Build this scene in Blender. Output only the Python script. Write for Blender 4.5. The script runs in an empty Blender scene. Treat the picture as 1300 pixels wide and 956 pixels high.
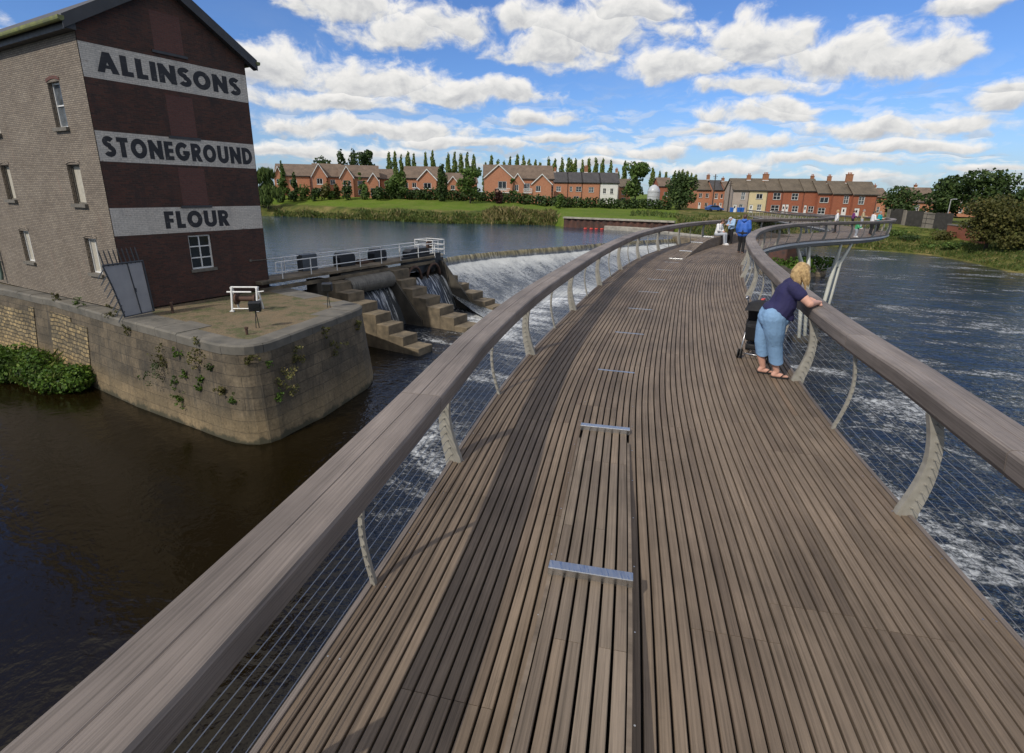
import bpy, bmesh, math, random
import numpy as np
from mathutils import Vector, Matrix
R = math.radians
scene = bpy.context.scene
COL = scene.collection
random.seed(7)
rng = np.random.default_rng(11)

# ------------------------------------------------------------------ camera
F, CX, CY = 665.0, 650.0, 433.5          # measured on the 1300 x 956 photograph
PITCH = math.atan((CY - 244.0) / F)
ROLL = R(0.8)
ZC = 2.57
_fw = np.array([0, math.cos(PITCH), -math.sin(PITCH)])
_up = np.array([0, math.sin(PITCH), math.cos(PITCH)])
_rt = np.array([1.0, 0, 0])
_r = _rt * math.cos(ROLL) + _up * math.sin(ROLL)
_u = -_rt * math.sin(ROLL) + _up * math.cos(ROLL)
_C = np.array([0, 0, ZC])
def ray(x, y): return _fw * F + _r * (x - CX) + _u * (CY - y)
def at(x, y, Y):
    "point seen at photo position x, y when it stands Y metres ahead"
    d = ray(x, y); return _C + d * (Y / d[1])
def on(x, y, z):
    "point of the level z seen at photo position x, y"
    d = ray(x, y); return _C + d * ((z - ZC) / d[2])

cam = bpy.data.cameras.new('camera')
co = bpy.data.objects.new('camera', cam); COL.objects.link(co)
co.matrix_world = Matrix(((_r[0], _u[0], -_fw[0], 0), (_r[1], _u[1], -_fw[1], 0), (_r[2], _u[2], -_fw[2], ZC), (0, 0, 0, 1)))
cam.sensor_fit = 'HORIZONTAL'; cam.sensor_width = 36.0
cam.lens = 36.0 * F / 1300.0
cam.shift_y = (CY - 478.0) / 1300.0
cam.clip_start = 0.05; cam.clip_end = 6000
scene.camera = co

# ------------------------------------------------------------------ node helpers
class NT:
    def __init__(s, tree): s.t = tree; s.n = tree.nodes; s.l = tree.links
    def new(s, typ, **kw):
        nd = s.n.new(typ)
        for k, v in kw.items(): setattr(nd, k, v)
        return nd
    def put(s, sock, v):
        if isinstance(v, bpy.types.NodeSocket): s.l.new(v, sock)
        elif v is not None:
            if hasattr(sock.default_value, '__len__') and not hasattr(v, '__len__'): v = (v, v, v)
            if hasattr(sock.default_value, '__len__') and len(sock.default_value) == 4 and len(v) == 3: v = (*v, 1)
            sock.default_value = v
    def math(s, op, a, b=None, c=None, clamp=False):
        nd = s.new('ShaderNodeMath', operation=op, use_clamp=clamp)
        for i, v in enumerate((a, b, c)):
            if v is not None: s.put(nd.inputs[i], v)
        return nd.outputs[0]
    def vmath(s, op, a, b=None, sc=None):
        nd = s.new('ShaderNodeVectorMath', operation=op)
        s.put(nd.inputs[0], a)
        if b is not None: s.put(nd.inputs[1], b)
        if sc is not None: s.put(nd.inputs['Scale'], sc)
        return nd.outputs['Value'] if op in ('DOT_PRODUCT', 'LENGTH') else nd.outputs[0]
    def noise(s, vec, scale, detail=4, rough=.55, dist=0, out='Fac'):
        nd = s.new('ShaderNodeTexNoise')
        s.put(nd.inputs['Vector'], vec); s.put(nd.inputs['Scale'], scale); s.put(nd.inputs['Detail'], detail)
        s.put(nd.inputs['Roughness'], rough); s.put(nd.inputs['Distortion'], dist)
        return nd.outputs[out]
    def vor(s, vec, scale, feature='F1', out='Distance'):
        nd = s.new('ShaderNodeTexVoronoi', feature=feature)
        s.put(nd.inputs['Vector'], vec); s.put(nd.inputs['Scale'], scale)
        return nd.outputs[out]
    def ramp(s, fac, stops, interp='LINEAR'):
        nd = s.new('ShaderNodeValToRGB'); cr = nd.color_ramp; cr.interpolation = interp
        while len(cr.elements) < len(stops): cr.elements.new(0.5)
        for e, (p, c) in zip(cr.elements, stops):
            e.position = p; e.color = (*c, 1) if hasattr(c, '__len__') else (c, c, c, 1)
        s.put(nd.inputs[0], fac); return nd.outputs[0]
    def mix(s, fac, a, b, blend='MIX'):
        nd = s.new('ShaderNodeMix', data_type='RGBA', blend_type=blend)
        s.put(nd.inputs[0], fac); s.put(nd.inputs[6], a); s.put(nd.inputs[7], b)
        return nd.outputs[2]
    def smooth(s, v, a, b):
        nd = s.new('ShaderNodeMapRange', interpolation_type='SMOOTHSTEP')
        s.put(nd.inputs[0], v); s.put(nd.inputs[1], a); s.put(nd.inputs[2], b)
        return nd.outputs[0]
    def attr(s, name, out='Vector'): return s.new('ShaderNodeAttribute', attribute_name=name).outputs[out]
    def mapv(s, vec, scale=(1, 1, 1), rot=(0, 0, 0), loc=(0, 0, 0)):
        nd = s.new('ShaderNodeMapping')
        s.put(nd.inputs['Vector'], vec); nd.inputs['Scale'].default_value = scale
        nd.inputs['Rotation'].default_value = rot; nd.inputs['Location'].default_value = loc
        return nd.outputs[0]
    def obj(s): return s.new('ShaderNodeTexCoord').outputs['Object']
    def bump(s, h, strength=.3, dist=.02):
        nd = s.new('ShaderNodeBump'); s.put(nd.inputs['Height'], h)
        nd.inputs['Strength'].default_value = strength; nd.inputs['Distance'].default_value = dist
        return nd.outputs[0]

def new_mat(name):
    m = bpy.data.materials.new(name); m.use_nodes = True
    t = NT(m.node_tree); t.b = m.node_tree.nodes['Principled BSDF']
    def fin(col=None, rough=None, normal=None, metal=None, spec=None):
        t.put(t.b.inputs['Base Color'], col); t.put(t.b.inputs['Roughness'], rough)
        if normal is not None: t.put(t.b.inputs['Normal'], normal)
        t.put(t.b.inputs['Metallic'], metal)
        if spec is not None: t.put(t.b.inputs['Specular IOR Level'], spec)
    t.fin = fin
    return m, t

def plain(name, col, rough=.7, var=.2, scale=3.0, bump=0.0, metal=0.0, col2=None, detail=5, spec=None):
    "one colour with an uneven, slightly dirty surface"
    m, t = new_mat(name); v = t.obj()
    n = t.noise(v, scale, detail, .6)
    c2 = col2 if col2 else tuple(x * (1 - var * 1.6) for x in col)
    c = t.ramp(n, [(.3, c2), (.68, col)])
    nr = t.bump(t.noise(v, scale * 8, 4, .6), bump, .01) if bump else None
    t.fin(c, t.ramp(t.noise(v, scale * 2, 3), [(.3, max(rough - .12, 0.03)), (.7, min(rough + .1, 1))]), nr, metal, spec)
    return m

def brick_mat(name, c1, c2, mortar, bw=.225, bh=.075, ms=.010, bump=.35, stain=None, stain_lo=.45, rough=.85, bias=0.0, vary=.5):
    m, t = new_mat(name); uv = t.attr('uvw')
    bk = t.new('ShaderNodeTexBrick')
    t.put(bk.inputs['Vector'], uv); t.put(bk.inputs['Color1'], c1); t.put(bk.inputs['Color2'], c2); t.put(bk.inputs['Mortar'], mortar)
    bk.inputs['Scale'].default_value = 1; bk.inputs['Mortar Size'].default_value = ms; bk.inputs['Brick Width'].default_value = bw
    bk.inputs['Row Height'].default_value = bh; bk.inputs['Bias'].default_value = bias; bk.inputs['Mortar Smooth'].default_value = .3
    c = bk.outputs['Color']
    big = t.noise(uv, .9, 5, .65)
    c = t.mix(t.ramp(big, [(.35, vary), (.65, 0)]), c, t.mix(1, c, (.55, .5, .47), 'MULTIPLY'))
    fine = t.noise(uv, 14, 3, .6)
    c = t.mix(.35, c, t.mix(1, c, t.ramp(fine, [(.3, .55), (.7, 1.5)]), 'MULTIPLY'))
    if stain:
        st = t.noise(t.mapv(uv, (1.2, .25, 1)), 1.4, 6, .7)
        c = t.mix(t.ramp(st, [(stain_lo, 0), (stain_lo + .2, .75)]), c, stain)
    h = t.math('ADD', t.math('MULTIPLY', bk.outputs['Fac'], -1), t.math('MULTIPLY', fine, .5))
    t.fin(c, rough, t.bump(h, bump, .012))
    return m

# ------------------------------------------------------------------ mesh builder
class MB:
    def __init__(s): s.v = []; s.f = []; s.uv = []; s.rnd = []; s.mi = []
    def add(s, vs, fs, uvs=None, rnd=0.0, mi=0):
        b = len(s.v)
        for p in vs: s.v.append((float(p[0]), float(p[1]), float(p[2])))
        if uvs is None: uvs = [(p[0], p[1], p[2]) for p in vs]
        s.uv.extend((float(a[0]), float(a[1]), float(a[2]) if len(a) > 2 else 0.0) for a in uvs)
        s.rnd.extend([float(rnd)] * len(vs))
        for f in fs: s.f.append(tuple(b + i for i in f)); s.mi.append(mi)
        return b
    def quad(s, a, b, c, d, uv=None, mi=0, rnd=0.0): s.add([a, b, c, d], [(0, 1, 2, 3)], uv, rnd, mi)
    def prism(s, pts, z0, z1, mi=0, cap=True, rnd=0.0):
        "vertical prism over a plan outline (counter-clockwise); z0, z1 numbers; uv runs round the outline"
        n = len(pts); acc = 0.0
        for i in range(n):
            a, b = np.array(pts[i][:2], float), np.array(pts[(i + 1) % n][:2], float); L = float(np.linalg.norm(b - a))
            s.add([(a[0], a[1], z0), (b[0], b[1], z0), (b[0], b[1], z1), (a[0], a[1], z1)], [(0, 1, 2, 3)],
                  [(acc, z0), (acc + L, z0), (acc + L, z1), (acc, z1)], rnd, mi); acc += L
        if cap:
            s.add([(p[0], p[1], z1) for p in pts], [tuple(range(n))], None, rnd, mi)
            s.add([(p[0], p[1], z0) for p in pts], [tuple(range(n - 1, -1, -1))], None, rnd, mi)
    def box(s, c, size, rot=None, mi=0, rnd=0.0, ch=0.0):
        "box with centre, size, optional 3x3 rotation, optional chamfer"
        hx, hy, hz = [x / 2 for x in size]
        M = np.array(rot) if rot is not None else np.eye(3)
        c = np.array(c, float)
        if ch <= 0:
            vs = [(x, y, z) for x in (-hx, hx) for y in (-hy, hy) for z in (-hz, hz)]
            fs = [(0, 1, 3, 2), (4, 6, 7, 5), (0, 4, 5, 1), (2, 3, 7, 6), (0, 2, 6, 4), (1, 5, 7, 3)]
            for f in fs:
                q = [vs[i] for i in f]
                nrm = np.cross(np.subtract(q[1], q[0]), np.subtract(q[2], q[0])); ax = int(np.argmax(abs(nrm)))
                uv = [(p[1], p[2]) if ax == 0 else (p[0], p[2]) if ax == 1 else (p[0], p[1]) for p in q]
                s.add([M @ np.array(p) + c for p in q], [(0, 1, 2, 3)], uv, rnd, mi)
        else:
            bm = bmesh.new(); bmesh.ops.create_cube(bm, size=1)
            for v in bm.verts: v.co = Vector((v.co.x * size[0], v.co.y * size[1], v.co.z * size[2]))
            bmesh.ops.bevel(bm, geom=list(bm.edges), offset=ch, segments=2, profile=.5, affect='EDGES')
            bm.verts.index_update()
            vs = [np.array(v.co) for v in bm.verts]
            s.add([M @ p + c for p in vs], [tuple(v.index for v in f.verts) for f in bm.faces], [tuple(p) for p in vs], rnd, mi)
            bm.free()
    def tube(s, pts, rad, n=8, mi=0, rnd=0.0, cap=True, squash=None):
        "tube along points; rad number or list; squash = (axis vector, factor) flattens the section"
        pts = [np.array(p, float) for p in pts]; m = len(pts)
        rad = [rad] * m if not hasattr(rad, '__len__') else rad
        vs = []; uv = []; acc = 0.0; ref = None
        for i, p in enumerate(pts):
            t = pts[min(i + 1, m - 1)] - pts[max(i - 1, 0)]; t /= (np.linalg.norm(t) + 1e-9)
            if ref is None: ref = np.array((0, 0, 1.0)) if abs(t[2]) < .9 else np.array((1.0, 0, 0))
            a = np.cross(t, ref); a /= np.linalg.norm(a) + 1e-9; b = np.cross(a, t); ref = b
            if i: acc += float(np.linalg.norm(p - pts[i - 1]))
            for k in range(n):
                th = 2 * math.pi * k / n; o = rad[i] * (math.cos(th) * a + math.sin(th) * b)
                if squash is not None:
                    ax = np.array(squash[0], float); ax /= np.linalg.norm(ax); o = o + ax * (o @ ax) * (squash[1] - 1)
                vs.append(p + o); uv.append((acc, k / n))
        fs = [(i * n + k, i * n + (k + 1) % n, (i + 1) * n + (k + 1) % n, (i + 1) * n + k) for i in range(m - 1) for k in range(n)]
        if cap: fs += [tuple(range(n - 1, -1, -1)), tuple((m - 1) * n + k for k in range(n))]
        s.add(vs, fs, uv, rnd, mi)
    def ball(s, c, r, nu=10, nv=7, mi=0, rot=None, rnd=0.0):
        r = (r, r, r) if not hasattr(r, '__len__') else r
        M = np.array(rot) if rot is not None else np.eye(3); c = np.array(c, float)
        vs = [c + M @ np.array((0, 0, -r[2]))]
        for j in range(1, nv):
            ph = -math.pi / 2 + math.pi * j / nv
            for i in range(nu):
                th = 2 * math.pi * i / nu
                vs.append(c + M @ np.array((r[0] * math.cos(ph) * math.cos(th), r[1] * math.cos(ph) * math.sin(th), r[2] * math.sin(ph))))
        vs.append(c + M @ np.array((0, 0, r[2]))); T = len(vs) - 1
        fs = [(0, 1 + (i + 1) % nu, 1 + i) for i in range(nu)]
        for j in range(nv - 2):
            for i in range(nu):
                a = 1 + j * nu + i; b = 1 + j * nu + (i + 1) % nu; fs.append((a, b, b + nu, a + nu))
        fs += [(T, 1 + (nv - 2) * nu + i, 1 + (nv - 2) * nu + (i + 1) % nu) for i in range(nu)]
        s.add(vs, fs, None, rnd, mi)
    def sweep(s, frames, prof, mi=0, rnd=0.0, cap=True, closed=True, u0=0.0):
        "frames: list of (pos, side, up, s); prof: list of (side, up) counter-clockwise seen along the path"
        n = len(prof); m = len(frames)
        per = [0.0]
        for i in range(n):
            a, b = prof[i], prof[(i + 1) % n]; per.append(per[-1] + math.hypot(b[0] - a[0], b[1] - a[1]))
        e = n if closed else n - 1
        for i in range(e):
            a, b = prof[i], prof[(i + 1) % n]
            vs = []; uv = []; fs = []
            for (p, sd, up, sv) in frames:
                vs += [p + sd * a[0] + up * a[1], p + sd * b[0] + up * b[1]]; uv += [(sv + u0, per[i]), (sv + u0, per[i + 1])]
            for k in range(m - 1): fs.append((2 * k, 2 * k + 1, 2 * k + 3, 2 * k + 2))
            s.add(vs, fs, uv, rnd, mi)
        if cap and closed:
            for fr_, rev in ((frames[0], False), (frames[-1], True)):
                p, sd, up, sv = fr_
                vs = [p + sd * a[0] + up * a[1] for a in prof]; ids = tuple(range(n))
                s.add(vs, [ids[::-1] if rev else ids], [(a[0], a[1]) for a in prof], rnd, mi)
    def build(s, name, mats, parent=None, smooth=False, recalc=True, weld=False, loc=None):
        me = bpy.data.meshes.new(name)
        V = s.v if loc is None else [(p[0] - loc[0], p[1] - loc[1], p[2] - loc[2]) for p in s.v]
        me.from_pydata(V, [], s.f)
        a = me.attributes.new('uvw', 'FLOAT_VECTOR', 'POINT'); a.data.foreach_set('vector', np.array(s.uv, np.float32).ravel())
        a = me.attributes.new('rnd', 'FLOAT', 'POINT'); a.data.foreach_set('value', np.array(s.rnd, np.float32))
        mats = mats if isinstance(mats, (list, tuple)) else [mats]
        for mm in mats: me.materials.append(mm)
        me.polygons.foreach_set('material_index', np.array(s.mi, np.int32))
        if recalc or weld:
            bm = bmesh.new(); bm.from_mesh(me)
            if weld: bmesh.ops.remove_doubles(bm, verts=bm.verts, dist=1e-4)
            if recalc: bmesh.ops.recalc_face_normals(bm, faces=bm.faces)
            bm.to_mesh(me); bm.free()
        if smooth: me.polygons.foreach_set('use_smooth', [True] * len(me.polygons))
        o = bpy.data.objects.new(name, me); COL.objects.link(o)
        if parent is not None: o.parent = parent
        if loc is not None: o.location = loc
        return o

def tag(o, label=None, cat=None, group=None, kind=None):
    if label: o['label'] = label
    if cat: o['category'] = cat
    if group: o['group'] = group
    if kind: o['kind'] = kind
    return o
def thing(name, label, cat, loc=(0, 0, 0), rz=0.0, group=None):
    o = bpy.data.objects.new(name, None); COL.objects.link(o)
    o.location = tuple(float(x) for x in loc); o.rotation_euler = (0, 0, rz); o.empty_display_size = .3
    return tag(o, label, cat, group)
def copy_tree(o, parent=None):
    c = o.copy(); COL.objects.link(c)
    if parent is not None: c.parent = parent
    for ch in list(o.children): copy_tree(ch, c)
    return c
def rotz(a): return np.array(((math.cos(a), -math.sin(a), 0), (math.sin(a), math.cos(a), 0), (0, 0, 1.0)))
def roty(a): return np.array(((math.cos(a), 0, math.sin(a)), (0, 1, 0), (-math.sin(a), 0, math.cos(a))))
def rotx(a): return np.array(((1, 0, 0), (0, math.cos(a), -math.sin(a)), (0, math.sin(a), math.cos(a))))

def wall(mb, O, U, W, H, ops=(), depth=.12, mi=0, mi_rev=None, u0=0.0, top=None):
    """wall sheet from O along unit U, W wide, H high, with rectangular openings (u0,z0,u1,z1) and their reveals.
       top: optional list of (u, z) gable points above H"""
    O = np.array(O, float); U = np.array(U, float); N = np.array((U[1], -U[0], 0.0))   # outward
    us = sorted({0.0, W, *[o[0] for o in ops], *[o[2] for o in ops]}); zs = sorted({0.0, H, *[o[1] for o in ops], *[o[3] for o in ops]})
    P = lambda u, z, d=0: O + U * u + np.array((0, 0, z)) - N * d
    for i in range(len(us) - 1):
        for j in range(len(zs) - 1):
            a, b, c, d = us[i], us[i + 1], zs[j], zs[j + 1]
            mu, mz = (a + b) / 2, (c + d) / 2
            if any(o[0] < mu < o[2] and o[1] < mz < o[3] for o in ops): continue
            mb.quad(P(a, c), P(b, c), P(b, d), P(a, d), [(u0 + a, c), (u0 + b, c), (u0 + b, d), (u0 + a, d)], mi)
    mr = mi if mi_rev is None else mi_rev
    for (a, c, b, d) in [o[:4] for o in ops]:
        for (p, q) in (((a, c), (b, c)), ((b, c), (b, d)), ((b, d), (a, d)), ((a, d), (a, c))):
            mb.quad(P(*p), P(*q), P(q[0], q[1], depth), P(p[0], p[1], depth), [(0, 0), (1, 0), (1, depth), (0, depth)], mr)
    if top:
        pts = [(0, H)] + [tuple(p) for p in top] + [(W, H)]
        mb.add([P(*p) for p in pts], [tuple(range(len(pts) - 1, -1, -1))], [(u0 + p[0], p[1]) for p in pts], 0, mi)
    return P

def window(parent, P, a, c, b, d, depth, frame_m, pane_m, fw=.06, cols=1, rows=1, sill_m=None, name='window', sill_out=.06, sillh=.08, pane_d=.02):
    "framed window in the opening a,c..b,d of a wall mapper P; the pane is a child of the frame"
    fr = MB()
    fd = depth - .045
    def bar(u0, z0, u1, z1, d0=fd, d1=depth + .02):
        pts = [P(u0, z0, d0), P(u1, z0, d0), P(u1, z1, d0), P(u0, z1, d0), P(u0, z0, d1), P(u1, z0, d1), P(u1, z1, d1), P(u0, z1, d1)]
        fr.add(pts, [(0, 1, 2, 3), (0, 4, 5, 1), (1, 5, 6, 2), (2, 6, 7, 3), (3, 7, 4, 0)])
    e = .002
    bar(a + e, c + e, b - e, c + fw); bar(a + e, d - fw, b - e, d - e); bar(a + e, c + fw, a + fw, d - fw); bar(b - fw, c + fw, b - e, d - fw)
    for i in range(1, cols):
        u = a + (b - a) * i / cols; bar(u - fw * .35, c + fw, u + fw * .35, d - fw, fd + .008)
    for j in range(1, rows):
        z = c + (d - c) * j / rows; bar(a + fw, z - fw * .35, b - fw, z + fw * .35, fd + .012)
    w = fr.build(name, frame_m, parent)
    pn = MB(); pd = depth + .005
    pn.quad(P(a + fw * .5, c + fw * .5, pd), P(b - fw * .5, c + fw * .5, pd), P(b - fw * .5, d - fw * .5, pd), P(a + fw * .5, d - fw * .5, pd))
    pn.build('pane', pane_m, w, recalc=False)
    if sill_m is not None:
        sl = MB()
        p = [P(a - .08, c - sillh, -sill_out), P(b + .08, c - sillh, -sill_out), P(b + .08, c + .003, -sill_out), P(a - .08, c + .003, -sill_out),
             P(a - .08, c - sillh, .1), P(b + .08, c - sillh, .1), P(b + .08, c + .003, .1), P(a - .08, c + .003, .1)]
        sl.add(p, [(0, 1, 2, 3), (0, 4, 5, 1), (1, 5, 6, 2), (2, 6, 7, 3), (3, 7, 4, 0)]); sl.build('sill', sill_m, w)
    return w

def mesh_np(name, V, Q, mats, parent=None, rnd=None, smooth=False):
    me = bpy.data.meshes.new(name)
    n = len(V); q = len(Q); k = Q.shape[1]
    me.vertices.add(n); me.vertices.foreach_set('co', V.astype(np.float32).ravel())
    me.loops.add(q * k); me.loops.foreach_set('vertex_index', Q.astype(np.int32).ravel())
    me.polygons.add(q); me.polygons.foreach_set('loop_start', (np.arange(q) * k).astype(np.int32))
    me.polygons.foreach_set('loop_total', np.full(q, k, np.int32))
    me.update(calc_edges=True); me.validate()
    if rnd is not None:
        a = me.attributes.new('rnd', 'FLOAT', 'POINT'); a.data.foreach_set('value', rnd.astype(np.float32))
    for m in (mats if isinstance(mats, (list, tuple)) else [mats]): me.materials.append(m)
    if smooth: me.polygons.foreach_set('use_smooth', [True] * q)
    o = bpy.data.objects.new(name, me); COL.objects.link(o)
    if parent is not None: o.parent = parent
    return o
# ------------------------------------------------------------------ materials
M = {}
def wood(name, dark, light, warm, rough=.8, board=True, grain=1.0):
    m, t = new_mat(name); uv = t.attr('uvw'); r = t.attr('rnd', 'Fac')
    off = t.new('ShaderNodeCombineXYZ'); t.put(off.inputs[0], t.math('MULTIPLY', r, 91.7)); t.put(off.inputs[1], t.math('MULTIPLY', r, 53.1))
    v = t.vmath('ADD', uv, off.outputs[0])
    g = t.noise(t.mapv(v, (1.3, 34 * grain, 1)), 1.0, 6, .65)
    g2 = t.noise(t.mapv(v, (.5, 3, 1)), 1.0, 4, .6)
    spots = t.noise(t.mapv(t.obj(), (1, 1, 1)), .55, 5, .65)
    base = t.ramp(r, [(0, dark), (.45, light), (.8, light), (1, warm)])
    c = t.mix(1, base, t.ramp(g, [(.28, .55), (.5, 1.0), (.72, 1.3)]), 'MULTIPLY')
    c = t.mix(1, c, t.ramp(g2, [(.3, .74), (.7, 1.22)]), 'MULTIPLY')
    c = t.mix(1, c, t.ramp(spots, [(.34, .72), (.55, 1.06), (.72, 1.15)]), 'MULTIPLY')
    dirt = t.noise(t.obj(), 7, 6, .75)
    c = t.mix(t.ramp(dirt, [(.62, 0), (.78, .45)]), c, (.05, .047, .03))
    t.fin(c, t.ramp(g, [(.3, rough + .1), (.7, rough - .1)]), t.bump(g, .5, .004), spec=.3)
    return m
M['deck'] = wood('weathered hardwood decking', (.125, .092, .067), (.176, .134, .097), (.215, .142, .090), rough=.62, grain=2.2)
M['rail'] = wood('silvered hardwood handrail', (.165, .138, .120), (.208, .176, .154), (.188, .155, .132), rough=.62, grain=2.6)
M['bench'] = wood('hardwood bench slats', (.138, .107, .080), (.190, .150, .112), (.205, .155, .110), rough=.62, grain=2.2)
M['tray'] = plain('dark steel tray under decking', (.012, .011, .010), .9)
M['steel'] = plain('galvanised post paint', (.34, .32, .275), .5, .22, 9, .08, col2=(.24, .225, .19))
M['fascia'] = plain('grey painted bridge girder', (.42, .41, .40), .45, .15, 1.2)
M['support'] = plain('pale painted steel legs', (.56, .56, .49), .45, .15, 1.5)
M['wire'] = plain('stainless wire', (.34, .33, .31), .35, .1, 5, metal=.7)
def brushed():
    m, t = new_mat('brushed stainless steel'); v = t.obj()
    n = t.noise(t.mapv(v, (60, 3, 60)), 1, 4, .6); n2 = t.noise(v, 8, 5, .6)
    t.fin(t.ramp(n2, [(.3, (.50, .50, .49)), (.7, (.66, .66, .65))]), t.ramp(n, [(.3, .22), (.7, .42)]), t.bump(n, .1, .002), 1.0); return m
M['stainless'] = brushed()
M['mill_red'] = brick_mat('dark red mill brick', (.098, .036, .023), (.046, .024, .018), (.064, .045, .036), stain=(.022, .018, .018), stain_lo=.5)
M['mill_patch'] = brick_mat('newer red infill brick', (.125, .047, .037), (.100, .039, .032), (.09, .062, .052), vary=.2)
M['mill_side'] = brick_mat('grimy painted brick', (.270, .226, .176), (.188, .156, .122), (.085, .072, .06), ms=.012, stain=(.20, .125, .095), stain_lo=.60, vary=.45)
M['band'] = brick_mat('white painted brick band', (.62, .57, .50), (.54, .50, .44), (.37, .34, .30), ms=.008, bump=.2, stain=(.24, .24, .25), stain_lo=.58, vary=.25)
def flaked(name):
    "white band paint over brick, worn through in places"
    m = M['band']; t = NT(m.node_tree); b = m.node_tree.nodes['Principled BSDF']; src = b.inputs['Base Color'].links[0].from_socket
    uv = t.attr('uvw'); n = t.noise(uv, 2.2, 8, .72); n2 = t.noise(t.mapv(uv, (1.6, .3, 1)), 1.5, 6, .7); e = t.noise(t.mapv(uv, (.4, 7, 1)), 1.4, 4, .6)
    w = t.math('MULTIPLY', t.smooth(t.math('ADD', n, t.math('MULTIPLY', t.math('SUBTRACT', e, .5), .35)), .60, .74), .75)
    c = t.mix(w, src, (.115, .060, .042)); c = t.mix(t.math('MULTIPLY', t.smooth(n2, .5, .72), .45), c, (.17, .165, .165))
    m.node_tree.links.new(c, b.inputs['Base Color'])
flaked('band')
def worn_letter():
    m, t = new_mat('worn black sign paint'); v = t.obj(); n = t.noise(t.mapv(v, (1, 1, 1)), 3.0, 9, .75); e = t.noise(t.mapv(v, (.5, .5, 12)), 1.2, 4, .6)
    w = t.smooth(t.math('ADD', n, t.math('MULTIPLY', t.math('SUBTRACT', e, .5), .45)), .60, .76)
    t.fin(t.mix(w, t.ramp(n, [(.3, (.012, .012, .016)), (.6, (.028, .027, .030))]), (.22, .20, .18)), .7, t.bump(e, .3, .006)); return m
M['letter'] = worn_letter()
M['white_paint'] = plain('white gloss paint', (.76, .76, .74), .4, .1, 4)
M['board'] = plain('pale boarding in the windows', (.46, .43, .36), .8, .15, 6, .1)
M['dark_glass'] = plain('dark window glass', (.018, .022, .026), .08, .3, 1.5, spec=.6)
M['glass_pale'] = plain('curtained window glass', (.16, .18, .20), .12, .5, 1.2, spec=.6)
M['slate'] = plain('roof slate', (.085, .082, .085), .7, .25, 3, .2)
M['verge'] = plain('dark grey verge boards', (.055, .055, .058), .6, .25, 3)
M['gutter'] = plain('mossy green gutter paint', (.20, .22, .06), .7, .3, 3, .2, col2=(.10, .105, .05))
M['drain'] = plain('green drainpipe paint', (.10, .15, .12), .6, .2, 3)
M['sill'] = plain('grey stone sill', (.17, .155, .13), .85, .25, 8, .3)
M['gate'] = plain('grey blue steel gate', (.33, .33, .335), .5, .12, 2.0, .05, col2=(.27, .27, .28))
M['gate_edge'] = plain('dark gate steel', (.05, .058, .07), .5)
def quay_stone(name, c1, c2, mortar, bw, bh, ms, bump):
    m, t = new_mat(name); uv = t.attr('uvw'); ob = t.obj()
    bk = t.new('ShaderNodeTexBrick')
    wob = t.noise(uv, 1.5, 3, .5, out='Color')
    uvd = t.vmath('ADD', uv, t.vmath('SCALE', t.vmath('SUBTRACT', wob, (.5, .5, .5)), sc=.06 if bw > .8 else .22))
    t.put(bk.inputs['Vector'], uvd); t.put(bk.inputs['Color1'], c1); t.put(bk.inputs['Color2'], c2); t.put(bk.inputs['Mortar'], mortar)
    bk.inputs['Scale'].default_value = 1; bk.inputs['Mortar Size'].default_value = ms; bk.inputs['Brick Width'].default_value = bw
    bk.inputs['Row Height'].default_value = bh; bk.inputs['Mortar Smooth'].default_value = .5
    c = bk.outputs['Color']; n = t.noise(ob, 1.1, 7, .7); f = t.noise(ob, 11, 5, .7)
    c = t.mix(1, c, t.ramp(n, [(.3, .38), (.5, .9), (.68, 1.3)]), 'MULTIPLY')
    c = t.mix(1, c, t.ramp(f, [(.3, .7), (.7, 1.25)]), 'MULTIPLY')
    drip = t.noise(t.mapv(uv, (2.4, .22, 1)), 1.5, 6, .7)
    c = t.mix(t.ramp(drip, [(.52, 0), (.66, .7)]), c, (.040, .036, .028))
    sp = t.new('ShaderNodeSeparateXYZ'); t.put(sp.inputs[0], ob)
    zz = t.math('ADD', sp.outputs[2], t.math('MULTIPLY', t.math('SUBTRACT', n, .5), .9))
    c = t.mix(t.math('MULTIPLY', t.smooth(zz, 1.45, .45), .85), c, t.mix(.5, t.mix(1, c, (1.9, 1.75, 1.4), 'MULTIPLY'), t.mix(1, (.20, .150, .084), t.ramp(f, [(.3, .6), (.7, 1.2)]), 'MULTIPLY')))
    c = t.mix(t.smooth(zz, .22, .04), c, (.05, .045, .025))
    h = t.math('ADD', t.math('MULTIPLY', bk.outputs['Fac'], -1.0), t.math('MULTIPLY', f, .6))
    t.fin(c, .9, t.bump(h, bump, .03)); return m
M['quay'] = quay_stone('weathered quay ashlar', (.135, .105, .068), (.088, .071, .048), (.062, .052, .037), 1.15, .40, .011, .7)
M['rubble'] = quay_stone('yellow rubble masonry', (.36, .265, .13), (.17, .135, .08), (.085, .07, .045), .42, .19, .035, 1.0)
M['coping'] = plain('worn stone coping', (.165, .150, .125), .9, .3, 1.6, .4, col2=(.085, .080, .068))
M['concrete'] = plain('stained concrete', (.22, .172, .112), .9, .4, 1.6, .7, col2=(.055, .046, .032), detail=9)
M['concrete_dark'] = plain('dark wet concrete', (.075, .065, .05), .8, .4, 1.4, .4)
M['concrete_pale'] = plain('pale concrete', (.40, .37, .31), .9, .3, 1.5, .3)
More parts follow.
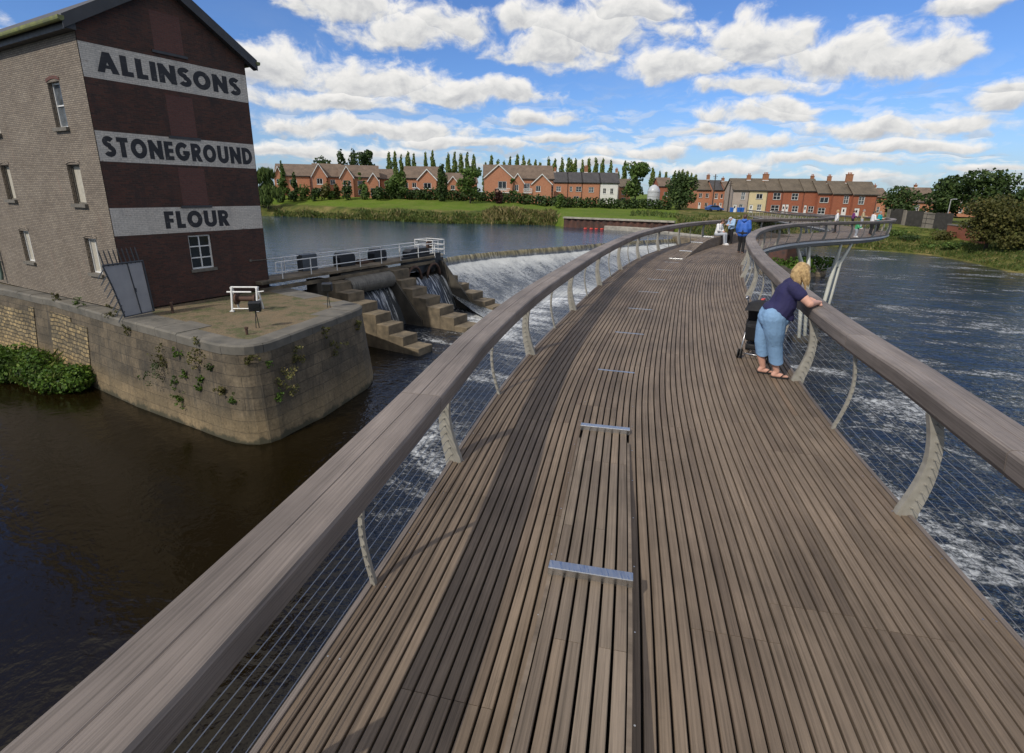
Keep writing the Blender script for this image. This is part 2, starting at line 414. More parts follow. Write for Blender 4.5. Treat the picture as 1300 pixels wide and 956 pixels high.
def earth():
    m, t = new_mat('mossy quay cobbles'); v = t.obj()
    a = t.noise(v, 1.3, 7, .7); b = t.vor(v, 5.5); f = t.noise(v, 20, 4, .7)
    c = t.ramp(a, [(.3, (.185, .130, .072)), (.5, (.150, .115, .066)), (.58, (.09, .088, .036)), (.75, (.075, .088, .024))])
    c = t.mix(1, c, t.ramp(f, [(.3, .6), (.7, 1.3)]), 'MULTIPLY')
    t.fin(c, .95, t.bump(t.math('ADD', b, f), .7, .03)); return m
M['earth'] = earth()
M['rust'] = plain('rusty sheet piling', (.115, .050, .034), .85, .5, 1.5, .3, col2=(.045, .030, .026))
M['dark_metal'] = plain('dark painted metal', (.020, .022, .026), .5, .3, 2)
M['box_grey'] = plain('grey green cabinet', (.085, .098, .112), .6, .2, 3)
M['corrugated'] = plain('corrugated steel', (.20, .19, .17), .45, .3, 3)
M['rustbrown'] = plain('rust brown steel', (.11, .06, .04), .8, .4, 2)
M['red'] = plain('red plastic', (.55, .05, .03), .5, .2, 2)

def leaf(name, a, b, c, trans=.25):
    m, t = new_mat(name); r = t.attr('rnd', 'Fac')
    col = t.ramp(r, [(0, a), (.55, b), (1, c)])
    col = t.mix(1, col, t.ramp(t.noise(t.obj(), .9, 3), [(.3, .75), (.7, 1.2)]), 'MULTIPLY')
    t.fin(col, .6, spec=.25)
    tr = t.new('ShaderNodeBsdfTranslucent'); t.put(tr.inputs[0], col)
    mx = t.new('ShaderNodeMixShader'); mx.inputs[0].default_value = trans
    t.l.new(t.b.outputs[0], mx.inputs[1]); t.l.new(tr.outputs[0], mx.inputs[2])
    t.l.new(mx.outputs[0], t.n['Material Output'].inputs[0]); return m
M['leaf_dark'] = leaf('dark green leaves', (.028, .050, .016), (.052, .088, .023), (.095, .130, .033))
M['leaf_mid'] = leaf('mid green leaves', (.050, .088, .020), (.088, .145, .030), (.15, .20, .045))
M['leaf_poplar'] = leaf('poplar leaves', (.075, .115, .028), (.135, .185, .042), (.24, .24, .05))
M['leaf_olive'] = leaf('olive leaves', (.055, .060, .016), (.095, .095, .024), (.15, .125, .035))
M['leaf_willow'] = leaf('willow leaves', (.055, .090, .022), (.090, .135, .030), (.13, .175, .045))
M['leaf_bright'] = leaf('bright bank weeds', (.034, .072, .010), (.072, .140, .014), (.16, .23, .03))
M['leaf_red'] = leaf('purple leaves', (.03, .015, .015), (.06, .025, .02), (.09, .045, .03))
M['reed'] = leaf('dry reeds and grass', (.075, .095, .022), (.15, .135, .045), (.30, .235, .105))
M['reed_green'] = leaf('green bank growth', (.05, .085, .018), (.085, .12, .025), (.15, .165, .045))
M['bark'] = plain('bark', (.085, .07, .05), .95, .3, 6, .5)
def land():
    m, t = new_mat('river bank grass'); v = t.obj()
    a = t.noise(v, .09, 6, .65); f = t.noise(v, 3.0, 5, .7); g = t.noise(t.mapv(v, (1, .35, 1)), .35, 5, .7)
    rough_mask = t.attr('rnd', 'Fac')
    a2 = t.noise(v, .45, 6, .7)
    lawn = t.mix(t.ramp(a2, [(.42, 0), (.7, .7)]), t.ramp(a, [(.3, (.070, .118, .012)), (.6, (.100, .155, .016)), (.75, (.125, .165, .025))]), (.155, .165, .045))
    wild = t.ramp(g, [(.32, (.045, .068, .014)), (.5, (.105, .105, .030)), (.66, (.21, .165, .07))])
    c = t.mix(t.math('MULTIPLY', rough_mask, 1.0, clamp=True), lawn, wild)
    c = t.mix(1, c, t.ramp(f, [(.3, .72), (.7, 1.2)]), 'MULTIPLY')
    t.fin(c, .95, t.bump(f, .8, .12), spec=.1); return m
M['land'] = land()

# --- houses
M['house_orange'] = brick_mat('orange red house brick', (.52, .215, .115), (.41, .155, .082), (.38, .24, .16), ms=.008, bump=.1, vary=.15)
M['house_red'] = brick_mat('red terrace brick', (.37, .110, .052), (.28, .080, .042), (.25, .13, .08), ms=.008, bump=.1, vary=.3)
M['render_grey'] = plain('pinkish grey render', (.42, .35, .30), .9, .15, .8)
M['render_cream'] = plain('cream render', (.62, .52, .31), .9, .1, .8)
M['render_white'] = plain('white render', (.74, .73, .70), .9, .1, .8)
def tiles(name, a, b):
    m, t = new_mat(name); uv = t.attr('uvw')
    bk = t.new('ShaderNodeTexBrick'); t.put(bk.inputs['Vector'], uv); t.put(bk.inputs['Color1'], a); t.put(bk.inputs['Color2'], b)
    t.put(bk.inputs['Mortar'], tuple(x * .5 for x in b)); bk.inputs['Scale'].default_value = 1; bk.inputs['Brick Width'].default_value = .33
    bk.inputs['Row Height'].default_value = .30; bk.inputs['Mortar Size'].default_value = .02
    n = t.noise(t.obj(), .7, 5, .65)
    c = t.mix(1, bk.outputs['Color'], t.ramp(n, [(.3, .7), (.7, 1.2)]), 'MULTIPLY')
    t.fin(c, .85, t.bump(bk.outputs['Fac'], -.4, .03)); return m
M['tile_brown'] = tiles('brown concrete tiles', (.185, .130, .092), (.150, .108, .080))
M['tile_old'] = tiles('old stone slates', (.150, .118, .082), (.118, .095, .070))
M['tile_dark'] = tiles('dark slates', (.075, .070, .072), (.058, .056, .060))
M['chimney'] = brick_mat('chimney brick', (.40, .17, .075), (.30, .12, .06), (.25, .15, .10), ms=.008, bump=.1)
M['terracotta'] = plain('terracotta pot', (.35, .13, .06), .8)
M['door_green'] = plain('green door', (.02, .13, .07), .5)
M['timber_fence'] = plain('dark timber boards', (.060, .055, .048), .9, .3, 1.5)
M['concrete_wall'] = plain('concrete panel wall', (.28, .245, .20), .9, .3, .7)
M['car_blue'] = plain('blue car paint', (.04, .10, .30), .25, .1, 2)
M['bin_blue'] = plain('blue wheelie bin', (.03, .15, .55), .45, .1, 2)
M['rubber'] = plain('black rubber', (.015, .015, .015), .8)
M['pole_wood'] = plain('telegraph pole timber', (.07, .055, .045), .9, .3, 2)
M['tank'] = plain('pale metal silo', (.48, .50, .53), .35, .1, 1.2)
# --- people
M['skin'] = plain('fair skin', (.62, .34, .25), .55, .08, 8)
M['hair_blonde'] = plain('blonde hair', (.58, .40, .18), .5, .4, 26, .8, col2=(.22, .13, .05))
M['hair_brown'] = plain('brown hair', (.09, .045, .022), .5, .3, 14, .5)
M['hair_grey'] = plain('grey hair', (.32, .30, .28), .6, .3, 14, .5)
M['navy'] = plain('navy cotton', (.022, .020, .085), .85, .25, 2.0, 1.0)
M['denim'] = plain('pale blue denim', (.215, .370, .58), .85, .20, 2.4, 1.0)
M['blue_jacket'] = plain('bright blue jacket', (.035, .135, .52), .6, .2, 5, .2)
M['black_cloth'] = plain('black cloth', (.010, .010, .012), .8, .2, 6, .2)
M['white_cloth'] = plain('white cotton', (.74, .74, .74), .85, .08, 6, .2)
M['pale_trouser'] = plain('pale grey trousers', (.40, .43, .48), .85, .1, 6, .2)
M['pale_blue'] = plain('pale blue shirt', (.36, .52, .72), .8, .12, 6, .2)
M['purple'] = plain('purple cotton', (.16, .035, .15), .85, .15, 6)
M['beige'] = plain('beige cotton', (.45, .36, .21), .85, .15, 6)
M['teal'] = plain('teal cotton', (.01, .34, .36), .85, .15, 6)
M['green_cloth'] = plain('green cotton', (.08, .42, .18), .85, .15, 6)
M['sandal'] = plain('black sandal rubber', (.012, .012, .012), .7)
M['chrome'] = plain('grey tube', (.45, .45, .46), .3, .1, 4, metal=.8)
M['eye'] = plain('eye', (.05, .04, .035), .2)
# ------------------------------------------------------------------ light and sky
SUN_DIR = np.array((-.67 * math.cos(R(42)), -.742 * math.cos(R(42)), math.sin(R(42)))); SUN_DIR /= np.linalg.norm(SUN_DIR)
sun = bpy.data.lights.new('sun', 'SUN'); sun.energy = 2.8; sun.angle = R(0.6); sun.color = (1, .93, .82)
so = bpy.data.objects.new('sun', sun); COL.objects.link(so)
so.rotation_euler = Vector(SUN_DIR).to_track_quat('Z', 'Y').to_euler()
world = bpy.data.worlds.new('World'); scene.world = world; world.use_nodes = True
def sky():
    t = NT(world.node_tree); bg = t.n['Background']; bg.inputs['Strength'].default_value = .15
    st = t.new('ShaderNodeTexSky', sky_type='NISHITA', sun_disc=False)
    st.sun_elevation = R(41); st.sun_rotation = math.atan2(SUN_DIR[0], SUN_DIR[1]); st.air_density = 1.0; st.dust_density = .4; st.ozone_density = 2.2
    d = t.new('ShaderNodeTexCoord').outputs['Generated']
    d = t.vmath('NORMALIZE', d)
    sp = t.new('ShaderNodeSeparateXYZ'); t.put(sp.inputs[0], d); x, y, z = sp.outputs
    el = t.math('ARCSINE', z); az = t.math('ARCTAN2', x, y)
    # cumulus banks: azimuth, elevation, half width, half height (radians)
    blobs = []
    def px(cx, cy, rx, ry, amp=1.0):
        un = lambda q: q / np.linalg.norm(q)
        v = un(ray(cx, cy)); a = math.atan2(v[0], v[1]); e = math.asin(v[2])
        rx *= 1.22; ry *= 1.22; v2 = un(ray(cx + rx, cy)); v3 = un(ray(cx, cy - ry))
        blobs.append((a, e, abs(math.atan2(v2[0], v2[1]) - a), abs(math.asin(v3[2]) - e), amp))
    for b in ((445, 12, 75, 34), (510, 38, 92, 30), (570, 30, 48, 24),
              (705, 62, 78, 36), (750, 40, 100, 42), (800, 10, 62, 30), (660, 30, 30, 20), (870, 85, 70, 28),
              (960, 60, 95, 38), (1060, 75, 110, 34), (1150, 72, 95, 30), (1215, 62, 50, 24), (960, 112, 90, 16), (1000, 135, 50, 16),
              (350, 90, 55, 36), (480, 105, 95, 30), (560, 120, 75, 22), (420, 130, 110, 18), (640, 120, 60, 18), (680, 150, 45, 10), (1230, 10, 65, 14),
              (885, 168, 38, 11), (960, 145, 75, 16), (1270, 130, 45, 22), (1285, 108, 40, 12),
              (1110, 165, 90, 20), (1220, 155, 75, 16), (1160, 185, 80, 9), (940, 185, 90, 12), (1040, 205, 90, 10), (820, 195, 60, 9),
              (400, 160, 80, 16), (500, 170, 90, 14), (600, 185, 90, 9), (700, 178, 50, 9), (370, 192, 60, 12), (1250, 215, 70, 8), (1110, 225, 60, 8), (900, 212, 70, 8), (760, 208, 60, 6), (480, 195, 60, 7),
              (-120, 60, 160, 60), (1480, 60, 150, 40), (1650, 140, 200, 30), (-300, 150, 160, 40), (1000, -120, 160, 60), (500, -160, 150, 60)):
        px(*b)
    cv = t.new('ShaderNodeCombineXYZ'); t.put(cv.inputs[0], az); t.put(cv.inputs[1], t.math('MULTIPLY', el, 1.45)); v = cv.outputs[0]
    wob = t.noise(v, 9, 3, .5, out='Color')
    vw = t.vmath('ADD', v, t.vmath('SCALE', t.vmath('SUBTRACT', wob, (.5, .5, .5)), sc=.07))
    spw = t.new('ShaderNodeSeparateXYZ'); t.put(spw.inputs[0], vw); azw = spw.outputs[0]; elw = t.math('DIVIDE', spw.outputs[1], 1.45)
    m = None; hh = None
    for (a, e, ra, re, amp) in blobs:
        p = t.math('DIVIDE', t.math('SUBTRACT', azw, a), ra); q = t.math('DIVIDE', t.math('SUBTRACT', elw, e), re)
        q2 = t.math('MULTIPLY', q, t.math('MULTIPLY_ADD', t.math('LESS_THAN', q, 0), .55, 1.0))   # flat bases
        f = t.math('SUBTRACT', amp, t.math('SQRT', t.math('ADD', t.math('MULTIPLY', p, p), t.math('MULTIPLY', q2, q2))))
        if m is None: m, hh = f, q
        else:
            g = t.math('GREATER_THAN', f, m)
            mx = t.new('ShaderNodeMix', data_type='FLOAT'); t.put(mx.inputs[0], g); t.put(mx.inputs[2], hh); t.put(mx.inputs[3], q); hh = mx.outputs[0]
            m = t.math('SMOOTH_MAX', f, m, .25)
    m = t.math('MAXIMUM', m, -1.2)
    n1 = t.noise(vw, 15, 8, .60); n2 = t.noise(t.vmath('ADD', vw, (-.007, .014, 0)), 15, 8, .60)
    dens = t.math('ADD', m, t.math('MULTIPLY', t.math('SUBTRACT', n1, .5), 2.5))
    mask = t.smooth(dens, -.14, .50)
    # thin high veil
    veil = t.noise(t.mapv(v, (1, 2.2, 1), rot=(0, 0, .5)), 3.2, 7, .62, .6)
    vmask = t.math('MULTIPLY', t.smooth(veil, .46, .74), t.math('MULTIPLY', .30, t.smooth(el, .34, .04)))
    # low field of small clouds toward the horizon
    low = t.noise(t.mapv(vw, (1, 2.3, 1)), 17, 8, .56)
    lowm = t.math('MULTIPLY', t.smooth(low, .47, .60), t.smooth(el, .20, .055))
    mask = t.math('MAXIMUM', mask, t.math('MULTIPLY', lowm, .65))
    # unseen broken cloud added overhead and behind to raise the ambient light
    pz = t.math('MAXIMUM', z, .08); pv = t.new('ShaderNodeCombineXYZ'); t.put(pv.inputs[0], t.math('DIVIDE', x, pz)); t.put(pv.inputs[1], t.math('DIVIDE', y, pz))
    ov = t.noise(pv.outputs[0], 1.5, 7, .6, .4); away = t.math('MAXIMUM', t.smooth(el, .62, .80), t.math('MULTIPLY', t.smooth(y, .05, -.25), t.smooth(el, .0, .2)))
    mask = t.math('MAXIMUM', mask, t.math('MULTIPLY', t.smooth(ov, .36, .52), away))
    rel = t.math('MULTIPLY', t.math('SUBTRACT', n1, n2), 1.9)
    lit = t.math('ADD', t.math('MULTIPLY', hh, .46), t.math('ADD', rel, .60))
    thick = t.smooth(dens, .25, 1.1)
    lit = t.math('SUBTRACT', lit, t.math('MULTIPLY', thick, .20))
    ccol = t.ramp(lit, [(.0, (2.75, 2.85, 3.05)), (.28, (3.5, 3.55, 3.65)), (.54, (4.5, 4.5, 4.45)), (.90, (5.5, 5.4, 5.25))])
    blue = t.mix(1, st.outputs[0], (.39, .54, .80), 'MULTIPLY')
    base = t.mix(vmask, blue, (2.8, 3.15, 3.6))
    haze = t.math('MULTIPLY', t.smooth(el, .16, 0.0), .35)
    base = t.mix(haze, base, (2.6, 3.05, 3.6))
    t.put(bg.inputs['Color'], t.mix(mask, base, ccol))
sky()
scene.view_settings.view_transform = 'Standard'; scene.view_settings.look = 'None'
scene.view_settings.gamma = 1; scene.view_settings.exposure = .15; scene.view_settings.use_curve_mapping = False
scene.render.engine = 'CYCLES'
scene.cycles.max_bounces = 6; scene.cycles.diffuse_bounces = 2; scene.cycles.glossy_bounces = 3; scene.cycles.transparent_max_bounces = 4
scene.cycles.caustics_reflective = False; scene.cycles.caustics_refractive = False

# ------------------------------------------------------------------ land (one sheet to the horizon)
ZUP, ZDN = -3.15, -6.0
land_cols = [  # photo x, then (Y, z) from the water outwards
    (-2500, [(60, -7), (60.5, -3.4), (66, -1.2), (80, 1.0), (300, 1.0)]),
    (-200, [(118, -7), (118.5, -3.4), (124, -1.2), (140, 1.0), (300, 1.0)]),
    (345, [(117, -7), (117.3, -3.4), (122, -1.3), (138, 1.0), (300, 1.0)]),
    (440, [(108, -7), (108.3, -3.4), (113, -1.4), (132, .9), (300, 1.0)]),
    (560, [(98, -7), (98.3, -3.4), (103, -1.4), (130, .5), (300, 1.0)]),
    (640, [(99, -7), (99.3, -3.4), (104, -1.4), (132, .0), (300, .8)]),
    (700, [(97, -7), (97.3, -3.4), (101, -1.6), (138, -.6), (300, .5)]),
    (715, [(93.6, -7), (93.7, -1.62), (98, -1.5), (140, -.8), (300, .5)]),
    (856, [(83.6, -7), (83.7, -1.62), (90, -1.5), (140, -1.0), (300, .2)]),
    (872, [(80, -7), (80.3, -3.2), (86, -1.8), (135, -1.2), (300, 0)]),
    (895, [(78, -7), (78.4, -5.9), (86, -2.6), (100, -1.5), (300, 0)]),
    (930, [(83, -7), (83.4, -5.9), (91, -3.2), (103, -1.5), (300, 0)]),
    (960, [(87, -7), (87.4, -5.9), (94, -3.4), (104, -1.5), (300, 0)]),
    (1000, [(95, -7), (95.4, -5.9), (100, -3.8), (108, -1.6), (300, 0)]),
    (1060, [(96, -7), (96.4, -5.9), (101, -3.8), (110, -1.8), (300, 0)]),
    (1120, [(88.5, -7), (88.9, -5.9), (94, -4.4), (108, -2.4), (300, 0)]),
    (1200, [(81.2, -7), (81.6, -5.9), (87, -4.6), (97, -2.9), (300, 0)]),
    (1300, [(64.2, -7), (64.6, -5.9), (70, -4.6), (84, -3.1), (300, 0)]),
    (1500, [(50, -7), (50.4, -5.9), (56, -4.6), (70, -3.0), (300, 0)]),
    (2200, [(26, -7), (26.3, -5.9), (31, -4.4), (45, -2.6), (300, 0)]),
    (4500, [(9, -7), (9.2, -5.9), (13, -4.4), (25, -2.4), (300, 0)])]
def land_profile(px):
    xs = [c[0] for c in land_cols]; i = max(0, min(len(xs) - 2, int(np.searchsorted(xs, px)) - 1)); k = min(max((px - xs[i]) / (xs[i + 1] - xs[i]), 0), 1)
    return [((1 - k) * a[0] + k * b[0], (1 - k) * a[1] + k * b[1]) for a, b in zip(land_cols[i][1], land_cols[i + 1][1])]
def land_z(px, Y):
    pr_ = land_profile(px)
    return float(np.interp(Y, [p[0] for p in pr_] + [900, 5000], [p[1] for p in pr_] + [1.0, 1.0]))
def az_of(px): return (px - CX) / F * math.cos(PITCH)       # x / Y at level sight (to within a per cent)
def gp(px, Y, dz=0.0): return np.array((az_of(px) * Y, Y, land_z(px, Y) + dz))
def build_land():
    mb = MB(); pxs = sorted(set([*range(-2500, -200, 100), *range(-200, 1700, 8), *range(1700, 4501, 100), *[c[0] for c in land_cols]]))
    rows = []
    for p in pxs:
        pf = land_profile(p); ys = [pf[0][0], pf[1][0]]
        for a, b, k in ((pf[1], pf[2], 4), (pf[2], pf[3], 8), (pf[3], pf[4], 8)):
            ys += [a[0] + (b[0] - a[0]) * (j + 1) / k for j in range(k)]
        ys += [900, 5000]
        col = []
        for j, Y in enumerate(ys):
            z = land_z(p, Y)
            if 2 <= j < 14: z += .10 * math.sin(p * .11 + Y * .7) + .07 * math.sin(p * .23 - Y * .4)
            col.append((az_of(p) * Y, Y, z))
        rows.append(col)
    n = len(rows[0]); vs = [q for c in rows for q in c]; b = mb.add(vs, [(i * n + j, (i + 1) * n + j, (i + 1) * n + j + 1, i * n + j + 1) for i in range(len(rows) - 1) for j in range(n - 1)])
    # rough growth (rnd = 1) on the slopes, mown lawn (0) above
    for i, p in enumerate(pxs):
        for j in range(n):
            wild = 1.0 if j <= 6 else 0.0
            if p > 860: wild = 1.0 if j <= 15 else .4
            if 702 < p < 860: wild = .0
            if p > 1110: wild = .95 if j <= 5 else .6
            mb.rnd[i * n + j] = wild
    o = mb.build('ground', M['land'], smooth=True); tag(o, kind='structure')
build_land()

# ------------------------------------------------------------------ frames of the mill and the sluice
K = np.array((-16.25, 21.6, 0)); D1 = np.array((.4907, .8713, 0)); NN = np.array((.8713, -.4907, 0))
def sw(s, w, z=0.0): return K + D1 * s + NN * w + np.array((0, 0, z))
ROTS = np.array((NN, D1, (0, 0, 1))).T       # local x = NN (downstream), local y = D1

# ------------------------------------------------------------------ water
def water_mat(name, deep, bump_s, bump_sc, flow=0.0, foam=False, stretch=.35, rough=.06):
    m, t = new_mat(name); v = t.obj()
    fv = t.mapv(v, (1, 1, 1), rot=(0, 0, flow)); fs = t.mapv(fv, (stretch, 1, 1))
    n1 = t.noise(fs, bump_sc, 4, .55, .4); n2 = t.noise(fv, bump_sc * 4.5, 3, .55, .3)
    h = t.math('ADD', n1, t.math('MULTIPLY', n2, .32))
    if not foam:
        t.fin(deep, rough, t.bump(h, bump_s, .25), spec=.5); t.b.inputs['IOR'].default_value = 1.33; return m
    fa = t.attr('rnd', 'Fac')
    warp = t.vmath('ADD', fs, t.vmath('SCALE', t.vmath('SUBTRACT', t.noise(fs, .8, 4, .6, out='Color'), (.5, .5, .5)), sc=3.4))
    r1 = t.math('ABSOLUTE', t.math('MULTIPLY_ADD', t.noise(warp, .62, 9, .68), 2, -1))
    r2 = t.math('ABSOLUTE', t.math('MULTIPLY_ADD', t.noise(warp, 2.2, 7, .68, .5), 2, -1))
    lace = t.math('SUBTRACT', 1, t.math('ADD', t.math('MULTIPLY', r1, 1.9), t.math('MULTIPLY', r2, 1.5)))
    patch = t.noise(t.mapv(fv, (.30, .85, 1)), .30, 7, .66, 1.2)
    f = t.math('ADD', t.math('MULTIPLY', lace, .80), t.math('MULTIPLY', t.math('SUBTRACT', patch, .5), 3.0))
    f = t.math('ADD', f, t.math('MULTIPLY_ADD', fa, 1.5, -1.44))
    speck = t.noise(fv, 5.5, 7, .72, .6)
    f = t.math('ADD', f, t.math('MULTIPLY', t.math('SUBTRACT', speck, .5), 1.9))
    f = t.math('MULTIPLY', t.smooth(f, -.05, .85), t.smooth(fa, .02, .16))
    col = t.mix(t.math('MULTIPLY', f, .92), t.mix(t.smooth(fa, .1, .6), deep, (.006, .010, .018)), (.68, .70, .71))
    hh = t.math('ADD', t.math('MULTIPLY', h, t.math('MULTIPLY_ADD', fa, 2.0, .26)), t.math('MULTIPLY', f, .35))
    t.fin(col, t.math('ADD', t.math('MULTIPLY_ADD', f, .55, rough), t.math('MULTIPLY', t.smooth(fa, .2, .0), .07)), t.bump(hh, bump_s, .30), spec=.5); t.b.inputs['IOR'].default_value = 1.33
    return m
M['water_up'] = water_mat('calm river water', (.018, .038, .068), .34, 1.0, 0, False, .5, .08)  # bluish base colour has part of the sky reflection painted in
M['water_dn'] = water_mat('foaming river water', (.0085, .0056, .0016), .5, .85, -math.atan2(-.40, .92) + 0.0, True, .60, .05)
M['water_dn'].use_nodes = True
CREST = [(-7.2, 43.2), (-6.9, 45.3), (-5.2, 48.6), (-2.2, 52.2), (.9, 54.9), (3.6, 57.1), (6.2, 59.2), (10.0, 62.8), (14.1, 66.3), (18.0, 69.2), (21.3, 71.4), (24.6, 75.0)]
FOOT = [(-1.0, 34.0), (-.4, 36.0), (.8, 39.5), (3.4, 43.5), (6.4, 46.5), (9.4, 48.8), (12.4, 51.0), (16.0, 54.2), (19.6, 57.6), (23.0, 61.2), (25.6, 65.0), (27.5, 70.0)]
def build_water():
    # downstream: fine grid near, foam density from where the water really is broken
    mb = MB()
    xs = np.concatenate([np.arange(-70, -12, 6.), np.arange(-12, 40, 1.2), np.arange(40, 150, 6.)]); ys = np.concatenate([np.arange(-40, 0, 5.), np.arange(0, 60, 1.2), np.arange(60, 130, 4.)])
    nx, ny = len(xs), len(ys)
    vs = [(x, y, ZDN) for x in xs for y in ys]
    mb.add(vs, [(i * ny + j, (i + 1) * ny + j, (i + 1) * ny + j + 1, i * ny + j + 1) for i in range(nx - 1) for j in range(ny - 1)])
    foot = np.array(FOOT)
    def sst(a, b, v): k = min(max((v - a) / (b - a), 0), 1); return k * k * (3 - 2 * k)
    for i, x in enumerate(xs):
        for j, y in enumerate(ys):
            d = np.min(np.hypot(foot[:, 0] - x, foot[:, 1] - y))
            along = (x - (-4.5)) + .16 * (y - 14)                     # left of this line the pool lies quiet
            f = .62 * sst(-3.2, 2.8, along)
            f = max(f, .98 * (1 - sst(1.0, 9.0, d)))
            # tongue below the sluice chutes
            ds = math.hypot((x + 3.2) / 1.9, (y - 25.5) / 6.5); f = max(f, .66 * (1 - sst(.4, 1.15, ds)))
            ds = math.hypot((x + 3.0) / 1.6, (y - 14.5) / 8); f = max(f, .44 * (1 - sst(.3, 1.2, ds)))
            if x > 4: f = f * (1 - .10 * sst(14, 34, y) - .06 * sst(30, 60, y)) - .06 * sst(50, 80, x)
            if x > 3 and y < 17: f += .02
            mb.rnd[i * ny + j] = f
    o = mb.build('downstream_water', M['water_dn'], smooth=True); tag(o, kind='structure')
    # upstream sheet, bounded by the sluice, the weir crest and the quay
    poly = [sw(6.0, -.3), sw(22.2, -.3), *CREST, (30, 90), (20, 110), (-60, 140), (-330, 190), (-330, 170), sw(6.6, 30) if False else (-33.0, 39.4), sw(6.9, .2)]
    u = MB(); u.add([(p[0], p[1], ZUP) for p in poly], [tuple(range(len(poly)))])
    o = u.build('upstream_water', M['water_up'], recalc=False); tag(o, kind='structure')
    if o.data.polygons[0].normal.z < 0:
        o.data.flip_normals()
build_water()
def build_weir():
    # cascade surface: curtain over the lip, then the sloping apron
    m, t = new_mat('weir water'); uv = t.attr('uvw')
    sp = t.new('ShaderNodeSeparateXYZ'); t.put(sp.inputs[0], uv); vv = sp.outputs[1]
    st = t.noise(t.mapv(uv, (2.6, .45, 1)), 1.0, 8, .70, .6); st2 = t.noise(t.mapv(uv, (.5, .14, 1)), 1.0, 6, .65, .8); chop = t.noise(t.mapv(uv, (1, .7, 1)), 4.2, 7, .74, .8)
    thin = t.math('ADD', t.math('MULTIPLY', st, .42), t.math('ADD', t.math('MULTIPLY', st2, .60), t.math('MULTIPLY', chop, .72)))
    # white where it lands and at the foot, thinner and bluer between
    prof = t.ramp(t.math('DIVIDE', vv, 18.0), [(0, -.2 + .2), (.05, .05), (.075, .62), (.16, .52), (.34, .30), (.62, .12), (.80, .22), (.95, .42), (1, .5)])
    f = t.smooth(t.math('ADD', thin, t.math('MULTIPLY_ADD', prof, .62, -.28)), .56, 1.06)
    lip = t.smooth(vv, .80, .30)
    body = t.mix(lip, (.055, .065, .075), t.ramp(st, [(.35, (.025, .022, .012)), (.5, (.14, .115, .045)), (.66, (.34, .29, .16))]))
    col = t.mix(t.math('MULTIPLY', f, t.math('SUBTRACT', 1, t.math('MULTIPLY', lip, .8))), body, (.52, .535, .53))
    t.fin(col, t.math('MULTIPLY_ADD', f, .5, .12), t.bump(t.math('ADD', st, chop), .7, .12), spec=.5)
    mb = MB(); a = np.array(CREST, float); b = np.array(FOOT, float)
    na = 60; ua = np.linspace(0, len(a) - 1, na); A = np.array([[np.interp(u, range(len(a)), a[:, k]) for k in (0, 1)] for u in ua]); B = np.array([[np.interp(u, range(len(b)), b[:, k]) for k in (0, 1)] for u in ua])
    prof = [(0, ZUP + .006), (.012, ZUP - .05), (.024, ZUP - .25), (.034, ZUP - .56), (.065, ZUP - .78), (.16, ZUP - 1.08), (.3, ZUP - 1.50), (.5, ZUP - 2.04), (.7, ZUP - 2.50), (.86, ZUP - 2.76), (1.0, ZDN + .004), (1.06, ZDN - .3)]
    vs = []; uv = []; acc = 0
    for i in range(na):
        if i: acc += float(np.linalg.norm(A[i] - A[i - 1]))
        L = float(np.linalg.norm(B[i] - A[i])); v = 0; pz = ZUP; pk = 0
        for (k, z) in prof:
            p = A[i] + (B[i] - A[i]) * k; v += math.hypot((k - pk) * L, z - pz); pz, pk = z, k
            jz = .05 * math.sin(acc * 3.1 + k * 9) * (1 if .05 < k < .98 else .3)
            vs.append((p[0], p[1], z + jz)); uv.append((acc, v * 18.0 / max(L, 1) if k > .05 else v, 0))
    n = len(prof); mb.add(vs, [(i * n + j, (i + 1) * n + j, (i + 1) * n + j + 1, i * n + j + 1) for i in range(na - 1) for j in range(n - 1)], uv)
    o = mb.build('weir', m, smooth=True); tag(o, kind='structure')
build_weir()
# ------------------------------------------------------------------ footbridge
CL = [(-2.6, -14, 0), (-1.4, -8, 0), (-.45, -3.5, 0), (.86, 1.76, 0), (1.92, 6.63, 0), (3.35, 11.3, 0), (4.75, 15.4, 0), (6.95, 20.9, 0), (9.6, 25.8, 0), (12.4, 29.7, 0), (15.5, 32.7, 0), (19.2, 35.5, -.03), (23.4, 38.5, -.10),
      (27.0, 42.0, -.12), (29.9, 46.8, -.20), (32.1, 53.0, -.32), (34.8, 60.5, -.5), (38.3, 70.5, -.75), (42.4, 84, -1.0), (45.9, 97, -1.15), (48.4, 107, -1.25)]
def spline(P, n=40):
    P = np.array(P, float); out = []
    for i in range(len(P) - 1):
        p0, p1, p2, p3 = P[max(i - 1, 0)], P[i], P[i + 1], P[min(i + 2, len(P) - 1)]
        for k in range(n):
            u = k / n
            out.append(.5 * ((2 * p1) + (p2 - p0) * u + (2 * p0 - 5 * p1 + 4 * p2 - p3) * u * u + (3 * p1 - p0 - 3 * p2 + p3) * u ** 3))
    out.append(P[-1]); return np.array(out)
_sp = spline(CL)
for _ in range(60): _sp[1:-1] = .25 * _sp[:-2] + .5 * _sp[1:-1] + .25 * _sp[2:]
_sl = np.concatenate([[0], np.cumsum(np.linalg.norm(np.diff(_sp[:, :2], axis=0), axis=1))]); SL = float(_sl[-1])
def bpos(s): return np.array([np.interp(s, _sl, _sp[:, k]) for k in range(3)])
def btan(s):
    d = bpos(min(s + .4, SL)) - bpos(max(s - .4, 0)); return d / np.linalg.norm(d)
def bfr(s):
    t = btan(s); n = np.array((t[1], -t[0], 0)); n /= np.linalg.norm(n); return bpos(s), n, np.cross(n, t)
def s_of(x, y): return float(_sl[int(np.argmin(np.hypot(_sp[:, 0] - x, _sp[:, 1] - y)))])
